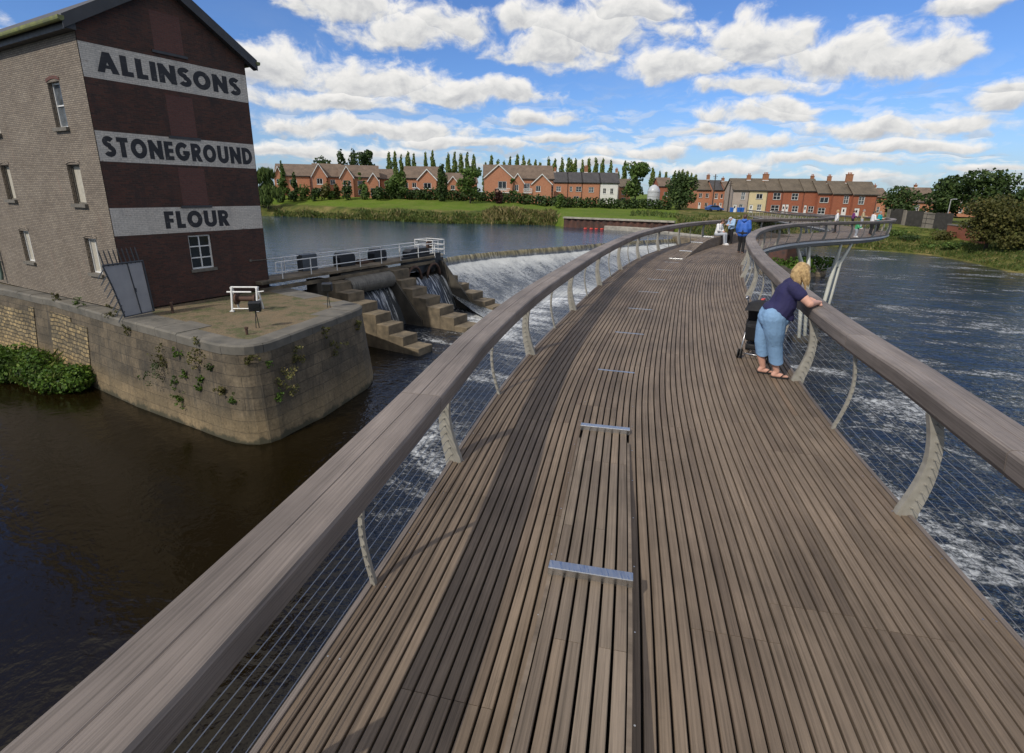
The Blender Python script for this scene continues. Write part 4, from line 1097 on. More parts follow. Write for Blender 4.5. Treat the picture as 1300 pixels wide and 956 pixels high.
build_quay()

# steel gate with spikes at the mill corner
def build_gate():
    G0 = on(158, 403, -2.5); G1 = on(195, 395, -2.5); g = G1 - G0; w = float(np.linalg.norm(g)); g /= w; gn = np.array((g[1], -g[0], 0)); H = 2.15
    t = thing('security_gate', 'grey steel double gate with fanned spikes at the corner of the mill', 'gate', G0, math.atan2(g[1], g[0]))
    def leafq(name, pts, mat, d0=-.02, d1=.02):
        mb = MB(); n = len(pts); mb.add([(p[0], -d1, p[1]) for p in pts] + [(p[0], -d0, p[1]) for p in pts], [tuple(range(n)), tuple(range(2 * n - 1, n - 1, -1))] + [(i, n + i, n + (i + 1) % n, (i + 1) % n) for i in range(n)])
        return mb.build(name, mat, t)
    leafq('gate_leaf', [(.01, .03), (.70, .03), (.48, H - .03), (-.44, H - .03), (-.22, 1.2)], M['gate'])
    leafq('gate_leaf', [(.72, .03), (w - .05, .03), (1.09, H - .03), (.50, H - .03)], M['gate'])
    fr = MB()
    for a, b, r in (((0, 0), (-.23, 1.2), .03), ((-.23, 1.2), (-.47, H), .03), ((-.47, H), (1.14, H), .035), ((1.14, H), (w, 0), .035), ((.71, .03), (.49, H), .022), ((0, .02), (w, .02), .025)):
        fr.tube([(a[0], -.03, a[1]), (b[0], -.03, b[1])], r, 6)
    fr.build('gate_frame', M['gate_edge'], t)
    sp = MB()
    for k in range(9): x = -.44 + 1.42 * k / 8; sp.tube([(x + .03, -.03, H - .05), (x - .06, -.03, H + .50), (x - .075, -.03, H + .60)], [.026, .026, .004], 4)
    for k in range(8):
        q = k / 7; x = -.45 + .45 * q; z = H - .12 - (H - .35) * q
        sp.tube([(x + .03, -.03, z + .02), (x - .24, -.03, z - .32), (x - .30, -.03, z - .40)], [.026, .026, .004], 4)
    sp.build('spikes', M['gate_edge'], t)
    hd = MB(); hd.box((.62, -.05, 1.02), (.05, .05, .16)); hd.build('handle', M['gate_edge'], t)
build_gate()

# windlass, floodlights, iron stubs on the quay top
def build_windlass():
    a = on(294.5, 394, -2.54); b = on(333, 394, -2.54); c = (a + b) / 2; rz = math.atan2(b[1] - a[1], b[0] - a[0])
    t = thing('windlass', 'white framed hand windlass with a dark drum on the quay top', 'windlass', c, rz)
    w = float(np.linalg.norm(b - a)) / 2 * .82
    for s in (-1, 1):
        m = MB(); m.tube([(s * w, -.22, 0), (s * w, -.05, .98)], .042, 8); m.tube([(s * w, .42, 0), (s * w, .05, .98)], .042, 8); m.tube([(s * w, -.14, .45), (s * w, .26, .45)], .03, 6); m.box((s * w, 0, 1.0), (.10, .16, .07)); m.box((s * w, -.22, .02), (.16, .14, .04))
        m.build('side_frame', M['white_paint'], t)
    m = MB(); m.tube([(-w - .03, 0, 1.02), (w + .03, 0, 1.02)], .035, 8); m.tube([(-w - .2, -.06, .82), (w * .55, -.06, .82)], .035, 8); m.tube([(w, -.06, .82), (w + .3, -.06, .86)], .025, 8); m.tube([(-w, -.2, .12), (w, -.2, .12)], .025, 6)
    m.build('cross_bars', M['white_paint'], t)
    m = MB(); m.tube([(-w + .12, .12, .5), (w - .1, .12, .5)], .12, 14); m.tube([(-w + .06, .12, .5), (-w + .14, .12, .5)], .27, 16); m.tube([(w - .22, .12, .5), (w - .15, .12, .5)], .2, 16)
    m.build('drum', M['rustbrown'], t)
build_windlass()
def floodlight(p, h, label, rz):
    t = thing('floodlight', label, 'floodlight', p, rz, 'floodlights on the quay edge')
    m = MB(); m.tube([(-.05, 0, 0), (-.03, 0, h * .6), (0, 0, h)], .016, 6); m.tube([(.06, .02, 0), (.03, 0, h * .6), (0, 0, h)], .016, 6); m.tube([(0, 0, h - .05), (0, 0, h + .06)], .03, 6); m.build('stand', M['dark_metal'], t)
    m = MB(); m.box((0, 0, h + .22), (.44, .24, .36), rotx(.15), ch=.03); m.build('lamp_housing', M['dark_metal'], t)
    m = MB(); m.box((0, -.145, h + .20), (.36, .02, .27), rotx(.15)); m.build('lens', M['dark_glass'], t)
floodlight(on(327, 416, -2.55), .62, 'squat black floodlight on a thin stand beside the white windlass', .3)
floodlight(on(417.5, 390.5, -2.55), .72, 'black floodlight on a thin stand at the far edge of the quay by the sluice', .1)
def stub(p, h, label):
    m = MB(); m.tube([(0, 0, -.02), (0, 0, h)], .05, 8); m.tube([(0, 0, h - .02), (0, 0, h + .04)], .07, 8); o = m.build('mooring_post', M['rustbrown'], smooth=False); o.location = tuple(p); tag(o, label, 'mooring post')
stub(on(219.5, 397, -2.54), .42, 'small rusty mooring post at the foot of the dark gable wall')
stub(on(313.5, 424, -2.54), .22, 'short rusty mooring stub on the coping of the rounded quay corner')

# ------------------------------------------------------------------ sluice: stepped piers, gates, walkway
def sb(mb, name, m, parent, off, **kw):
    o = mb.build(name, m, parent, loc=off, **kw); o.location = (0, 0, 0); return o
def pier(label, s0, s1, steps, w0):
    "stepped pier: steps = (downstream edge w, tread level)"
    t = thing('stepped_pier', label, 'pier', sw((s0 + s1) / 2, 3, ZDN), 0, 'stepped concrete piers of the sluice'); off = np.array(t.location)
    body = MB(); pw = w0
    for i, (w, z) in enumerate(steps):
        body.box(sw((s0 + s1) / 2, (pw + w) / 2, (z + ZDN - 1) / 2), (w - pw, s1 - s0 - .002 * i, z - ZDN + 1), ROTS, ch=.035); pw = w - .002
    sb(body, 'pier_body', M['concrete'], t, off, smooth=False)
    return t
pier('nearest stepped concrete pier, its treads in front of the quay corner', 10.1, 11.35, [(1.25, -2.62), (2.25, -3.1), (3.25, -3.6), (4.25, -4.1), (5.15, -4.6), (6.15, -5.1), (7.2, -5.6)], .45)
pier('middle stepped concrete pier between the two sluice chutes', 15.45, 17.0, [(.9, -2.55), (1.5, -3.15), (2.4, -3.65), (3.5, -4.15), (4.6, -4.65), (5.7, -5.15), (6.7, -5.65)], -.1)
pier('farthest stepped concrete pier, mossy at the foot beside the weir', 21.45, 22.95, [(-.15, -3.35), (.75, -3.8), (1.8, -4.3), (3.1, -4.8), (4.2, -5.3), (4.9, -5.65)], -1.0)
def build_sluice():
    t = thing('sluice', 'dark concrete sluice wall with steel gates under a railed walkway', 'sluice', sw(13, 0, ZDN)); off = np.array(t.location)
    b = MB(); RR = ROTS
    b.box(sw(8.0, .1, -5.15), (.9, 3.4, 4.0), RR)                                   # low wall behind the quay, water above it
    b.box(sw(9.72 + .2, .05, -4.45), (.9, .9, 4.05), RR)
    b.box(sw(13.4, -.35, -4.9), (1.5, 6.2, 3.0), RR); b.box(sw(19.2, -.5, -5.0), (1.4, 4.6, 3.0), RR)
    b.box(sw(13.4, -.1, -2.55), (1.0, 4.1, .55), RR)
    b.box(sw(21.9, -1.2, -4.2), (1.5, 1.6, 3.6), RR, ch=.03)
    sb(b, 'sluice_wall', M['concrete_dark'], t, off)
    # tall dark cheek walls beside the chutes
    for s in (15.30, 21.30):
        c = MB(); c.add([sw(s, -.2, -2.5), sw(s, .5, -2.5), sw(s, 3.2, -5.6), sw(s, 3.2, -6.5), sw(s, -.2, -6.5), sw(s + .14, -.2, -2.5), sw(s + .14, .5, -2.5), sw(s + .14, 3.2, -5.6), sw(s + .14, 3.2, -6.5), sw(s + .14, -.2, -6.5)],
              [(0, 1, 2, 3, 4), (9, 8, 7, 6, 5), (0, 5, 6, 1), (1, 6, 7, 2), (2, 7, 8, 3)]); sb(c, 'cheek_wall', M['concrete_dark'], t, off)
    # corrugated roller gate
    d = MB(); n = 20; pts = []; rad = []
    for k in range(n * 2 + 1): pts.append(sw(11.5 + 3.75 * k / (2 * n), .75, -3.05)); rad.append(.53 if k % 2 else .44)
    d.tube(pts, rad, 20); sb(d, 'roller_gate', M['corrugated'], t, off, smooth=False)
    # second gate: dark plates with two rusty arched arms
    g = MB(); g.box(sw(19.2, .2, -2.45), (.12, 4.4, 1.1), RR)
    g.add([sw(17.3, .30, -2.0), sw(21.1, .30, -2.0), sw(21.1, .30, -2.7), sw(19.2, .30, -3.25), sw(17.3, .30, -2.7)], [(0, 1, 2, 3, 4)]); sb(g, 'gate_plate', M['dark_metal'], t, off)
    for s in (18.0, 20.2):
        a = MB(); a.tube([sw(s + .75 * math.cos(h), .5, -3.55 + .95 * math.sin(h)) for h in np.linspace(0, math.pi, 12)], .10, 8); sb(a, 'gate_arm', M['rustbrown'], t, off, smooth=True)
    # walkway slab with beam
    k = MB(); k.box(sw(13.2, -.35, -2.12), (1.7, 14.4, .16), RR, ch=.02); k.box(sw(13.2, .42, -2.48), (.16, 14.4, .20), RR); sb(k, 'walkway_slab', M['concrete'], t, off)
    e = MB(); e.box(sw(21.2, -.65, -2.16), (1.3, 1.9, .14), RR, ch=.02); sb(e, 'end_platform', M['concrete_pale'], t, off)
    # gate gear housings on the walkway
    def hexa(s, w, hh, ww, name, mat):
        x = MB(); q = ww / 2
        pr_ = [(-q * .72, 0), (q * .72, 0), (q, hh * .3), (q, hh * .75), (q * .72, hh), (-q * .72, hh), (-q, hh * .75), (-q, hh * .3)]
        n = len(pr_); x.add([sw(s + a, w - .32, -2.22 + b) for a, b in pr_] + [sw(s + a, w + .32, -2.22 + b) for a, b in pr_], [tuple(range(n)), tuple(range(2 * n - 1, n - 1, -1))] + [(i, (i + 1) % n, n + (i + 1) % n, n + i) for i in range(n)])
        sb(x, name, mat, t, off)
    hexa(12.75, -.72, 1.0, 1.25, 'gear_housing', M['dark_metal']); hexa(15.7, -.75, .98, 1.15, 'gear_housing', M['dark_metal']); hexa(19.3, -.35, .78, 2.3, 'gear_housing', M['dark_metal'])
    x = MB(); x.box(sw(10.2, -1.05, -1.72), (.5, 1.05, 1.25), RR, ch=.02); sb(x, 'control_cabinet', M['box_grey'], t, off)
    x = MB(); x.tube([sw(13.75, -.6, -1.95), sw(14.5, -.6, -1.95)], .22, 12); x.tube([sw(14.4, -.6, -1.98), sw(15.1, -.6, -1.98)], .05, 6); sb(x, 'gear_motor', M['rustbrown'], t, off)
    x = MB(); x.box(sw(20.6, -.2, -1.3), (.14, .5, .5), RR); sb(x, 'warning_board', M['rustbrown'], t, off)
    # white handrails, one thing each
def railing(label, w, s0, s1, n, top=1.08, end=True, mid=True):
    t = thing('railing', label, 'railing', sw((s0 + s1) / 2, w, -2.22), 0, 'white tube railings of the sluice walkway'); off = np.array(t.location)
    r = MB(); r.tube([sw(s0, w, -2.22 + top), sw(s1, w, -2.22 + top)], .030, 6); 
    if mid: r.tube([sw(s0, w, -2.22 + .55), sw(s1, w, -2.22 + .55)], .026, 6)
    if end: r.tube([sw(s0, w, -2.22 + top), sw(s0 - .02, w, -2.22 + .55)], .028, 6)
    sb(r, 'rails', M['white_paint'], t, off)
    for k in range(n):
        s = s0 + .35 + (s1 - s0 - .45) * k / (n - 1); p = MB(); p.tube([sw(s, w, -2.22), sw(s, w, -2.22 + top + (.03 if k else -.05))], .030, 6); p.tube([sw(s, w, -2.22), sw(s, w, -2.10)], .055, 6); sb(p, 'railing_post', M['white_paint'], t, off)
build_sluice()
railing('long white tube railing on the near edge of the sluice walkway', .40, 7.0, 20.6, 8)
railing('plain white railing on the upstream edge of the sluice walkway', -1.12, 6.4, 20.4, 8, mid=False, end=False)
def cage():
    t = thing('platform_guard', 'white tube guard cage round the end platform of the sluice beside the weir', 'railing', sw(21.2, -.6, -2.09)); off = np.array(t.location)
    m = MB(); c = [(20.55, .2), (21.95, .2), (21.95, -1.5), (20.55, -1.5)]
    for z in (.38, .75, 1.12):
        for a, b in zip(c, c[1:] + c[:1]): m.tube([sw(*a, -2.09 + z), sw(*b, -2.09 + z)], .028, 6)
    sb(m, 'rails', M['white_paint'], t, off)
    for a in c + [(21.2, .2)]:
        m = MB(); m.tube([sw(*a, -2.09), sw(*a, -2.09 + 1.14)], .030, 6); sb(m, 'railing_post', M['white_paint'], t, off)
cage()
def chute(s0, s1, w0, zt, label):
    m = bpy.data.materials.get('chute water')
    if m is None:
        m, t = new_mat('chute water'); uv = t.attr('uvw'); st = t.noise(t.mapv(uv, (5, .6, 1)), 1, 6, .7, .4)
        f = t.smooth(st, .50, .64); t.fin(t.mix(f, (.05, .055, .06), (.62, .64, .66)), t.math('MULTIPLY_ADD', f, .4, .15), t.bump(st, .6, .06))
    mb = MB(); n = 12; k = 9; vs = []; uv = []
    for i in range(n):
        s = s0 + (s1 - s0) * i / (n - 1)
        for j in range(k):
            q = j / (k - 1); w = w0 + 1.5 * q; z = zt - (zt - ZDN - .03) * q ** 1.4 + .03 * math.sin(i * 2.1 + j)
            vs.append(sw(s, w, z)); uv.append((s, w * 1.3))
    mb.add(vs, [(i * k + j, (i + 1) * k + j, (i + 1) * k + j + 1, i * k + j + 1) for i in range(n - 1) for j in range(k - 1)], uv)
    o = mb.build('chute_water', m, smooth=True); tag(o, kind='structure')
chute(12.2, 15.28, .42, -3.5, ''); chute(17.05, 21.25, .35, -3.45, '')
# ------------------------------------------------------------------ foliage
def leaf_cloud(lobes, n, size, seed, up=.25, drop=0.0, aspect=1.0):
    "n small leaf-clump quads spread through ellipsoid lobes [(centre, radii)]; denser toward the rims"
    g = np.random.default_rng(seed); lob = [(np.array(c, float), np.array(r, float)) for c, r in lobes]
    wt = np.array([r[0] * r[1] + r[0] * r[2] + r[1] * r[2] for c, r in lob]); wt /= wt.sum()
    idx = g.choice(len(lob), n, p=wt)
    C = np.array([c for c, r in lob])[idx]; Rr = np.array([r for c, r in lob])[idx]
    d = g.normal(size=(n, 3)); d /= np.linalg.norm(d, axis=1)[:, None]
    rad = g.uniform(.45, 1.06, n) ** .6
    p = C + d * Rr * rad[:, None]
    nr = d + g.normal(scale=.75, size=(n, 3)) + np.array((0, 0, up)); nr /= np.linalg.norm(nr, axis=1)[:, None]
    a = np.cross(nr, g.normal(size=(n, 3))); 
    if drop: a = a * (1 - drop) + np.array((0, 0, 1.0)) * drop
    a /= np.linalg.norm(a, axis=1)[:, None]; b = np.cross(nr, a)
    s = size * g.uniform(.55, 1.35, n)[:, None]
    a = a * s * .5 * aspect; b = b * s * .5
    V = np.empty((n, 4, 3)); V[:, 0] = p - a * .9 - b * .35; V[:, 1] = p + b * -.9 + a * .2; V[:, 2] = p + a + b * .3; V[:, 3] = p - a * .1 + b
    Q = np.arange(n * 4).reshape(n, 4)
    rn = np.repeat(np.clip(g.normal(.42, .2, n) + .15 * (g.random(len(lob))[idx] - .5) * 2, 0, 1), 4)
    return V.reshape(-1, 3), Q, rn
def crown_lobes(w, h, z0, n, seed, shape='round'):
    r = random.Random(seed); L = []
    for i in range(n):
        if shape == 'column':
            k = i / max(n - 1, 1); z = z0 + h * (.06 + .86 * k); q = w * (.34 + .66 * math.sin(math.pi * min(max(.12 + .80 * k, 0), 1)) ** .8) * .5 * (1 - .38 * k ** 3)
            L.append(((r.uniform(-.25, .25) * q, r.uniform(-.25, .25) * q, z), (q * r.uniform(.75, 1.1), q * r.uniform(.75, 1.1), h / n * r.uniform(.9, 1.5))))
        elif shape == 'cone':
            k = i / max(n - 1, 1); z = z0 + h * (.08 + .85 * k); q = w * .5 * (1 - .8 * k)
            for a in range(3): t = r.uniform(0, 6.28); L.append(((math.cos(t) * q * .5, math.sin(t) * q * .5, z + r.uniform(-.05, .05) * h), (q * .62, q * .62, h / n * .8)))
        else:
            t = r.uniform(0, 6.28); k = r.random() ** .8; z = z0 + h * (.18 + .74 * r.random()); e = math.sqrt(max(1 - ((z - z0) / h - .45) ** 2 / .34, .05))
            q = w * .5 * e * k * .78; s = w * r.uniform(.15, .27)
            L.append(((math.cos(t) * q, math.sin(t) * q, z), (s, s, s * r.uniform(.6, .9))))
    return L
def tree(name, label, cat, pos, w, h, mat, seed, n=900, size=.5, shape='round', trunk=.16, group=None, lobes=14, bare=.16, drop=0.0, aspect=1.0):
    t = thing(name, label, cat, pos, 0, group); z0 = h * bare if shape != 'column' else h * .05
    L = crown_lobes(w, h - z0, z0, lobes, seed, shape)
    V, Q, rn = leaf_cloud(L, n, size, seed, drop=drop, aspect=aspect); mesh_np('crown', V, Q, mat, t, rn)
    r = random.Random(seed); mb = MB(); top = h * (.9 if shape in ('column', 'cone') else .72)
    mb.tube([(0, 0, -.3), (r.uniform(-.1, .1), 0, top * .3), (r.uniform(-.2, .2), r.uniform(-.2, .2), top * .65), (r.uniform(-.2, .2), 0, top)], [trunk * 1.25, trunk, trunk * .6, trunk * .15], 7)
    for c, q in L[::2][:8]:
        if c[2] < h * .3 and shape != 'round': continue
        z = max(c[2] * .45, h * .12); mb.tube([(0, 0, z), (c[0] * .5, c[1] * .5, (z + c[2]) / 2 + .1), (c[0] * .95, c[1] * .95, c[2])], [trunk * .5, trunk * .32, trunk * .08], 5)
    mb.build('trunk', M['bark'], t, smooth=True)
    return t
def bush_mesh(name, lobes, n, size, mat, seed, parent=None, **kw):
    V, Q, rn = leaf_cloud(lobes, n, size, seed, **kw); return mesh_np(name, V, Q, mat, parent, rn)

# --- poplars behind the left bank houses (photo x of the tip, photo y of the tip)
pop = [(493.5, 193), (501, 192), (509, 197), (518, 192), (525, 195), (540, 193), (549, 192), (569, 194), (577, 193), (585, 195), (593, 194), (601, 196), (616.5, 206), (624, 197), (632, 203), (640, 204),
       (647.6, 199), (657, 196), (664.6, 198), (672, 202), (680, 203), (686, 206), (697, 200), (705, 201), (714, 200), (722, 200), (725.5, 203), (731, 201), (740, 203), (748, 201), (757, 201), (766, 200.6), (776, 203), (785, 217),
       (793.5, 205), (829, 212), (838, 217), (846, 218), (857, 217), (862, 216), (867, 215), (873, 217), (878, 220), (884, 221)]
proto = []
for k in range(4):
    proto.append(tree('poplar', 'x', 'tree', (0, 0, 0), 5.4, 18.0, M['leaf_poplar'], 40 + k, 1700, .85, 'column', .22, lobes=15))
def ordinal(i): return ['first', 'second', 'third', 'fourth', 'fifth', 'sixth', 'seventh', 'eighth', 'ninth', 'tenth', 'eleventh', 'twelfth', 'thirteenth', 'fourteenth', 'fifteenth', 'sixteenth', 'seventeenth', 'eighteenth', 'nineteenth', 'twentieth', 'twenty-first', 'twenty-second'][i]
def pop_label(i):
    if i < 12: return 'slim tall poplar, %s from the left behind the detached gabled brick houses' % ordinal(i)
    if i < 22: return 'slim poplar, %s from the left behind the large house with white balconies' % ordinal(i - 12)
    if i < 35: return 'slim poplar, %s from the left behind the slate roofed brick terrace' % ordinal(i - 22)
    return 'low distant poplar, %s from the left beyond the white silo' % ordinal(i - 35)
for i, (px, py) in enumerate(pop):
    o = proto[i] if i < 4 else copy_tree(proto[i % 4])
    Y = 215 + (i * 37 % 11) * 2.0 if i < 35 else 240 + (i * 13 % 7) * 2
    b = gp(px, Y); tip = at(px, py, Y); h = tip[2] - b[2]
    o.location = (tip[0], Y, b[2] - .3); o.scale = (random.uniform(.44, .62), random.uniform(.44, .62), h / 17.2); o.rotation_euler = (0, 0, random.uniform(0, 6.28))
    tag(o, pop_label(i), 'tree', 'slender poplars behind the houses')
def tree_at(name, label, cat, px, ytop, Y, wpx, mat, seed, group=None, z=None, **kw):
    b = gp(px, Y); b[0] = at(px, 250, Y)[0]
    if z is not None: b[2] = z
    h = at(px, ytop, Y)[2] - b[2]; w = wpx * Y / F * .98
    return tree(name, label, cat, b, w, h, mat, seed, group=group, **kw)
tree_at('broad_tree', 'dark tall tree behind the detached houses, leftmost of three standing together', 'tree', 436, 190, 190, 17, M['leaf_dark'], 1, 'three tall dark trees behind the houses', n=1100, size=.75, shape='column', lobes=12)
tree_at('broad_tree', 'dark tall tree behind the detached houses, middle one of three standing together', 'tree', 451, 189.5, 192, 17, M['leaf_dark'], 2, 'three tall dark trees behind the houses', n=1100, size=.75, shape='column', lobes=12)
tree_at('broad_tree', 'dark wide tree behind the detached houses, rightmost and broadest of three standing together', 'tree', 466, 189.5, 188, 24, M['leaf_dark'], 3, 'three tall dark trees behind the houses', n=1500, size=.75, lobes=16)
tree_at('bushy_tree', 'low dark bushy tree behind the roofs left of the three tall trees', 'tree', 412, 198, 175, 26, M['leaf_dark'], 4, n=900, size=.7)
tree_at('willow', 'pale drooping willow on the far river bank right beside the mill corner', 'tree', 339, 214, 121, 32, M['leaf_willow'], 5, n=3600, size=.34, lobes=22, bare=.02, drop=.85, aspect=3.2)
tree_at('garden_tree', 'dark garden tree in front of the leftmost house beside the willow', 'tree', 361, 207, 131, 15, M['leaf_mid'], 6, n=900, size=.5, shape='cone', lobes=7)
tree_at('garden_tree', 'small dark conifer in front of the leftmost house roof', 'tree', 375, 219, 131, 11, M['leaf_dark'], 7, n=600, size=.5, shape='cone', lobes=6)
tree_at('young_tree', 'thin young tree before the second gabled house bay', 'tree', 460, 216, 128, 9, M['leaf_mid'], 8, n=350, size=.45, lobes=8)
tree_at('round_tree', 'round light green tree left of the fourth gabled house', 'tree', 506, 216, 130, 30, M['leaf_mid'], 9, n=1400, size=.55, lobes=14)
tree_at('conifer', 'narrow dark conifer right of the orange house with a central gable', 'tree', 561, 208, 127, 17, M['leaf_dark'], 10, n=1100, size=.5, shape='column', lobes=10)
tree_at('round_tree', 'round dense green tree standing before the hedge left of the balcony house', 'tree', 597, 215, 126, 33, M['leaf_mid'], 11, n=1700, size=.55, lobes=15)
tree_at('young_tree', 'small young tree in front of the balcony house wall', 'tree', 651.5, 222, 140, 11, M['leaf_mid'], 12, n=500, size=.45, lobes=8)
tree_at('tall_tree', 'large full green tree on the lawn right of the white rendered house', 'tree', 807, 201, 145, 36, M['leaf_mid'], 13, n=2600, size=.6, lobes=20, bare=.05)
tree_at('round_tree', 'dark rounded trees clump on the lawn beside the white silo', 'tree', 864, 216, 138, 48, M['leaf_dark'], 14, n=2600, size=.6, lobes=20, bare=.03)
# right hand bank
tree_at('round_tree', 'round dark tree beyond the right end of the brick terrace', 'tree', 1143, 237, 112, 48, M['leaf_dark'], 15, n=2200, size=.5, lobes=18, bare=.08)
tree_at('spreading_tree', 'spreading dark tree behind the fence, left half of the big right bank clump', 'tree', 1203, 226, 118, 62, M['leaf_dark'], 16, n=3000, size=.6, lobes=22, bare=.1)
tree_at('spreading_tree', 'tallest spreading tree of the right bank, behind the brick wall', 'tree', 1253, 220, 110, 74, M['leaf_dark'], 17, n=3600, size=.6, lobes=24, bare=.1)
tree_at('spreading_tree', 'dark tree at the right edge behind the olive tree', 'tree', 1310, 238, 105, 70, M['leaf_dark'], 18, n=2600, size=.6, lobes=20, bare=.05)
tree_at('leaning_tree', 'olive green leaning tree standing on the right bank in front of the fence', 'tree', 1268, 252, 76, 78, M['leaf_olive'], 19, n=5200, size=.32, lobes=30, bare=.10, trunk=.2)
tree_at('leaning_tree', 'olive green bush at the right edge beside the leaning tree', 'tree', 1312, 268, 72, 60, M['leaf_olive'], 20, n=2600, size=.32, lobes=18, bare=.02)
tree_at('far_tree', 'far low trees showing over the roofs on the right bank', 'tree', 1185, 240, 160, 34, M['leaf_dark'], 21, n=800, size=.7)
tree_at('far_tree', 'faint low tree behind the orange houses left of the terrace', 'tree', 897, 229, 175, 20, M['leaf_mid'], 22, n=500, size=.7)
# hedge and garden shrubs along the far lawn
def hedge(label, px0, px1, Y, h, mat, seed, n=1500, dpx=4, amp=.25):
    L = []; r = random.Random(seed); px = px0
    while px < px1: b = gp(px, Y); L.append(((b[0], Y + r.uniform(-.4, .4), b[2] + h * .45), (dpx * Y / F * .9, .9, h * .55 * r.uniform(1 - amp, 1 + amp)))); px += dpx
    o = bush_mesh('hedge', L, n, .5, mat, seed); tag(o, label, 'hedge')
hedge('long dark clipped hedge in front of the large balcony house and terrace', 560, 852, 134, 2.5, M['leaf_dark'], 31, 7000, amp=.12)
hedge('dark hedge below the orange house with the central gable', 472, 560, 130, 2.6, M['leaf_dark'], 32, 2600, amp=.2)
for i, (px, w, h, mt, lb) in enumerate([(352, 12, 2.2, 'leaf_mid', 'mid green garden shrub beside the willow trunk'), (368, 14, 2.4, 'leaf_dark', 'dark garden shrub below the leftmost house'), (383, 15, 3.6, 'leaf_willow', 'pale silvery garden shrub below the leftmost house'),
                                         (398, 12, 3.0, 'leaf_dark', 'dark shrub at the right corner of the leftmost house'), (411, 14, 3.9, 'leaf_olive', 'olive shrub before the first tall gable'), (425, 8, 3.6, 'leaf_olive', 'narrow yellowish conifer shrub between two gables'),
                                         (438, 16, 4.2, 'leaf_dark', 'large dark shrub covering the second gable base'), (462, 12, 3.6, 'leaf_mid', 'green shrub under the thin young tree'), (418, 14, 2.0, 'leaf_mid', 'low green shrub at the edge of the lawn'),
                                         (477, 14, 3.0, 'leaf_dark', 'dark shrub before the dark gabled house'), (631, 10, 3.4, 'leaf_red', 'purple leaved shrub in the hedge before the balcony house'), (708, 9, 3.2, 'leaf_mid', 'rounded shrub before the brick terrace')]):
    Y = 127 + (i % 3); b = gp(px, Y); r = w * Y / F * .5
    g = random.Random(60 + i); L = [((b[0] + g.uniform(-.5, .5) * r, Y + g.uniform(-.5, .5), b[2] + h * g.uniform(.25, .75)), (r * .6, r * .6, h * .32)) for _ in range(7)]
    o = bush_mesh('shrub', L, 420, .5, M[mt], 60 + i); tag(o, lb, 'shrub', 'garden shrubs along the far lawn')
# reeds and rough growth on the far bank: uncountable
def blades(name, pts, hmin, hmax, wd, mat, seed, lean=.35):
    g = np.random.default_rng(seed); P = np.array(pts); n = len(P); cl = .62 + .38 * np.sin(P[:, 0] * .42 + seed) * np.sin(P[:, 0] * .17 + 2) + .25 * np.sin(P[:, 0] * 1.3 + P[:, 1]); h = g.uniform(hmin, hmax, n) * np.clip(cl, .25, 1.3); th = g.uniform(0, math.pi, n); l = g.normal(0, lean, (n, 2)) * h[:, None]
    w = np.stack([np.cos(th), np.sin(th), np.zeros(n)], 1) * wd * g.uniform(.6, 1.5, n)[:, None]
    tip = P + np.stack([l[:, 0], l[:, 1], h], 1); mid = P + np.stack([l[:, 0] * .3, l[:, 1] * .3, h * .6], 1)
    V = np.empty((n, 4, 3)); V[:, 0] = P - w; V[:, 1] = P + w; V[:, 2] = mid + w * .8; V[:, 3] = tip
    o = mesh_np(name, V.reshape(-1, 3), np.arange(n * 4).reshape(n, 4), mat, None, np.repeat(g.random(n), 4)); tag(o, kind='stuff'); return o
def bank_pts(px0, px1, dy0, dy1, n, seed):
    g = random.Random(seed); out = []
    for _ in range(n):
        px = g.uniform(px0, px1); Y = land_profile(px)[1][0] + g.uniform(dy0, dy1); b = gp(px, Y); out.append(b)
    return out
blades('bank_reeds', bank_pts(342, 706, -.1, 2.4, 9000, 1) + bank_pts(440, 706, 0, 4.5, 5500, 2), .3, 1.0, .13, M['reed_green'], 1)
blades('bank_reeds', bank_pts(342, 706, -.1, 3.0, 1500, 3) + bank_pts(610, 704, 1, 9, 2600, 4) + bank_pts(650, 704, -.2, 6, 2200, 14), .4, 1.5, .10, M['reed'], 2)
blades('bank_grass', bank_pts(862, 960, .5, 16, 3400, 5) + bank_pts(960, 1130, .2, 13, 4200, 6) + bank_pts(800, 900, 12, 30, 900, 16), .3, 1.0, .14, M['reed_green'], 3)
blades('bank_grass', bank_pts(862, 960, 0, 18, 2200, 7) + bank_pts(960, 1130, 0, 12, 1800, 8), .3, 1.1, .12, M['reed'], 4)
blades('bank_grass', bank_pts(1115, 1340, .2, 15, 16000, 9), .15, .55, .09, M['reed_green'], 5)
blades('bank_grass', bank_pts(1115, 1340, .2, 14, 3200, 10), .15, .6, .07, M['reed'], 6)
g_ = random.Random(77)
for i, (px, dy, h, mt) in enumerate([(1150, 8, 1.3, 'leaf_mid'), (1172, 6, 1.0, 'leaf_dark'), (1212, 9, 1.6, 'leaf_olive'), (1232, 5, .9, 'leaf_mid'), (1190, 3, .7, 'leaf_mid')]):
    Y = land_profile(px)[1][0] + dy; b = gp(px, Y); L = [((b[0] + g_.uniform(-1.6, 1.6), Y + g_.uniform(-.8, .8), b[2] + h * .4), (1.1, .9, h * .5)) for _ in range(5)]
    o = bush_mesh('shrub', L, 500, .28, M[mt], 80 + i); tag(o, ['low green scrub on the right bank nearest the brick terrace', 'dark scrub on the right bank below the concrete fence', 'olive scrub below the low brick wall', 'green scrub low on the right bank near the olive tree', 'small green scrub close to the right waterline'][i], 'shrub', 'scrub on the right bank')
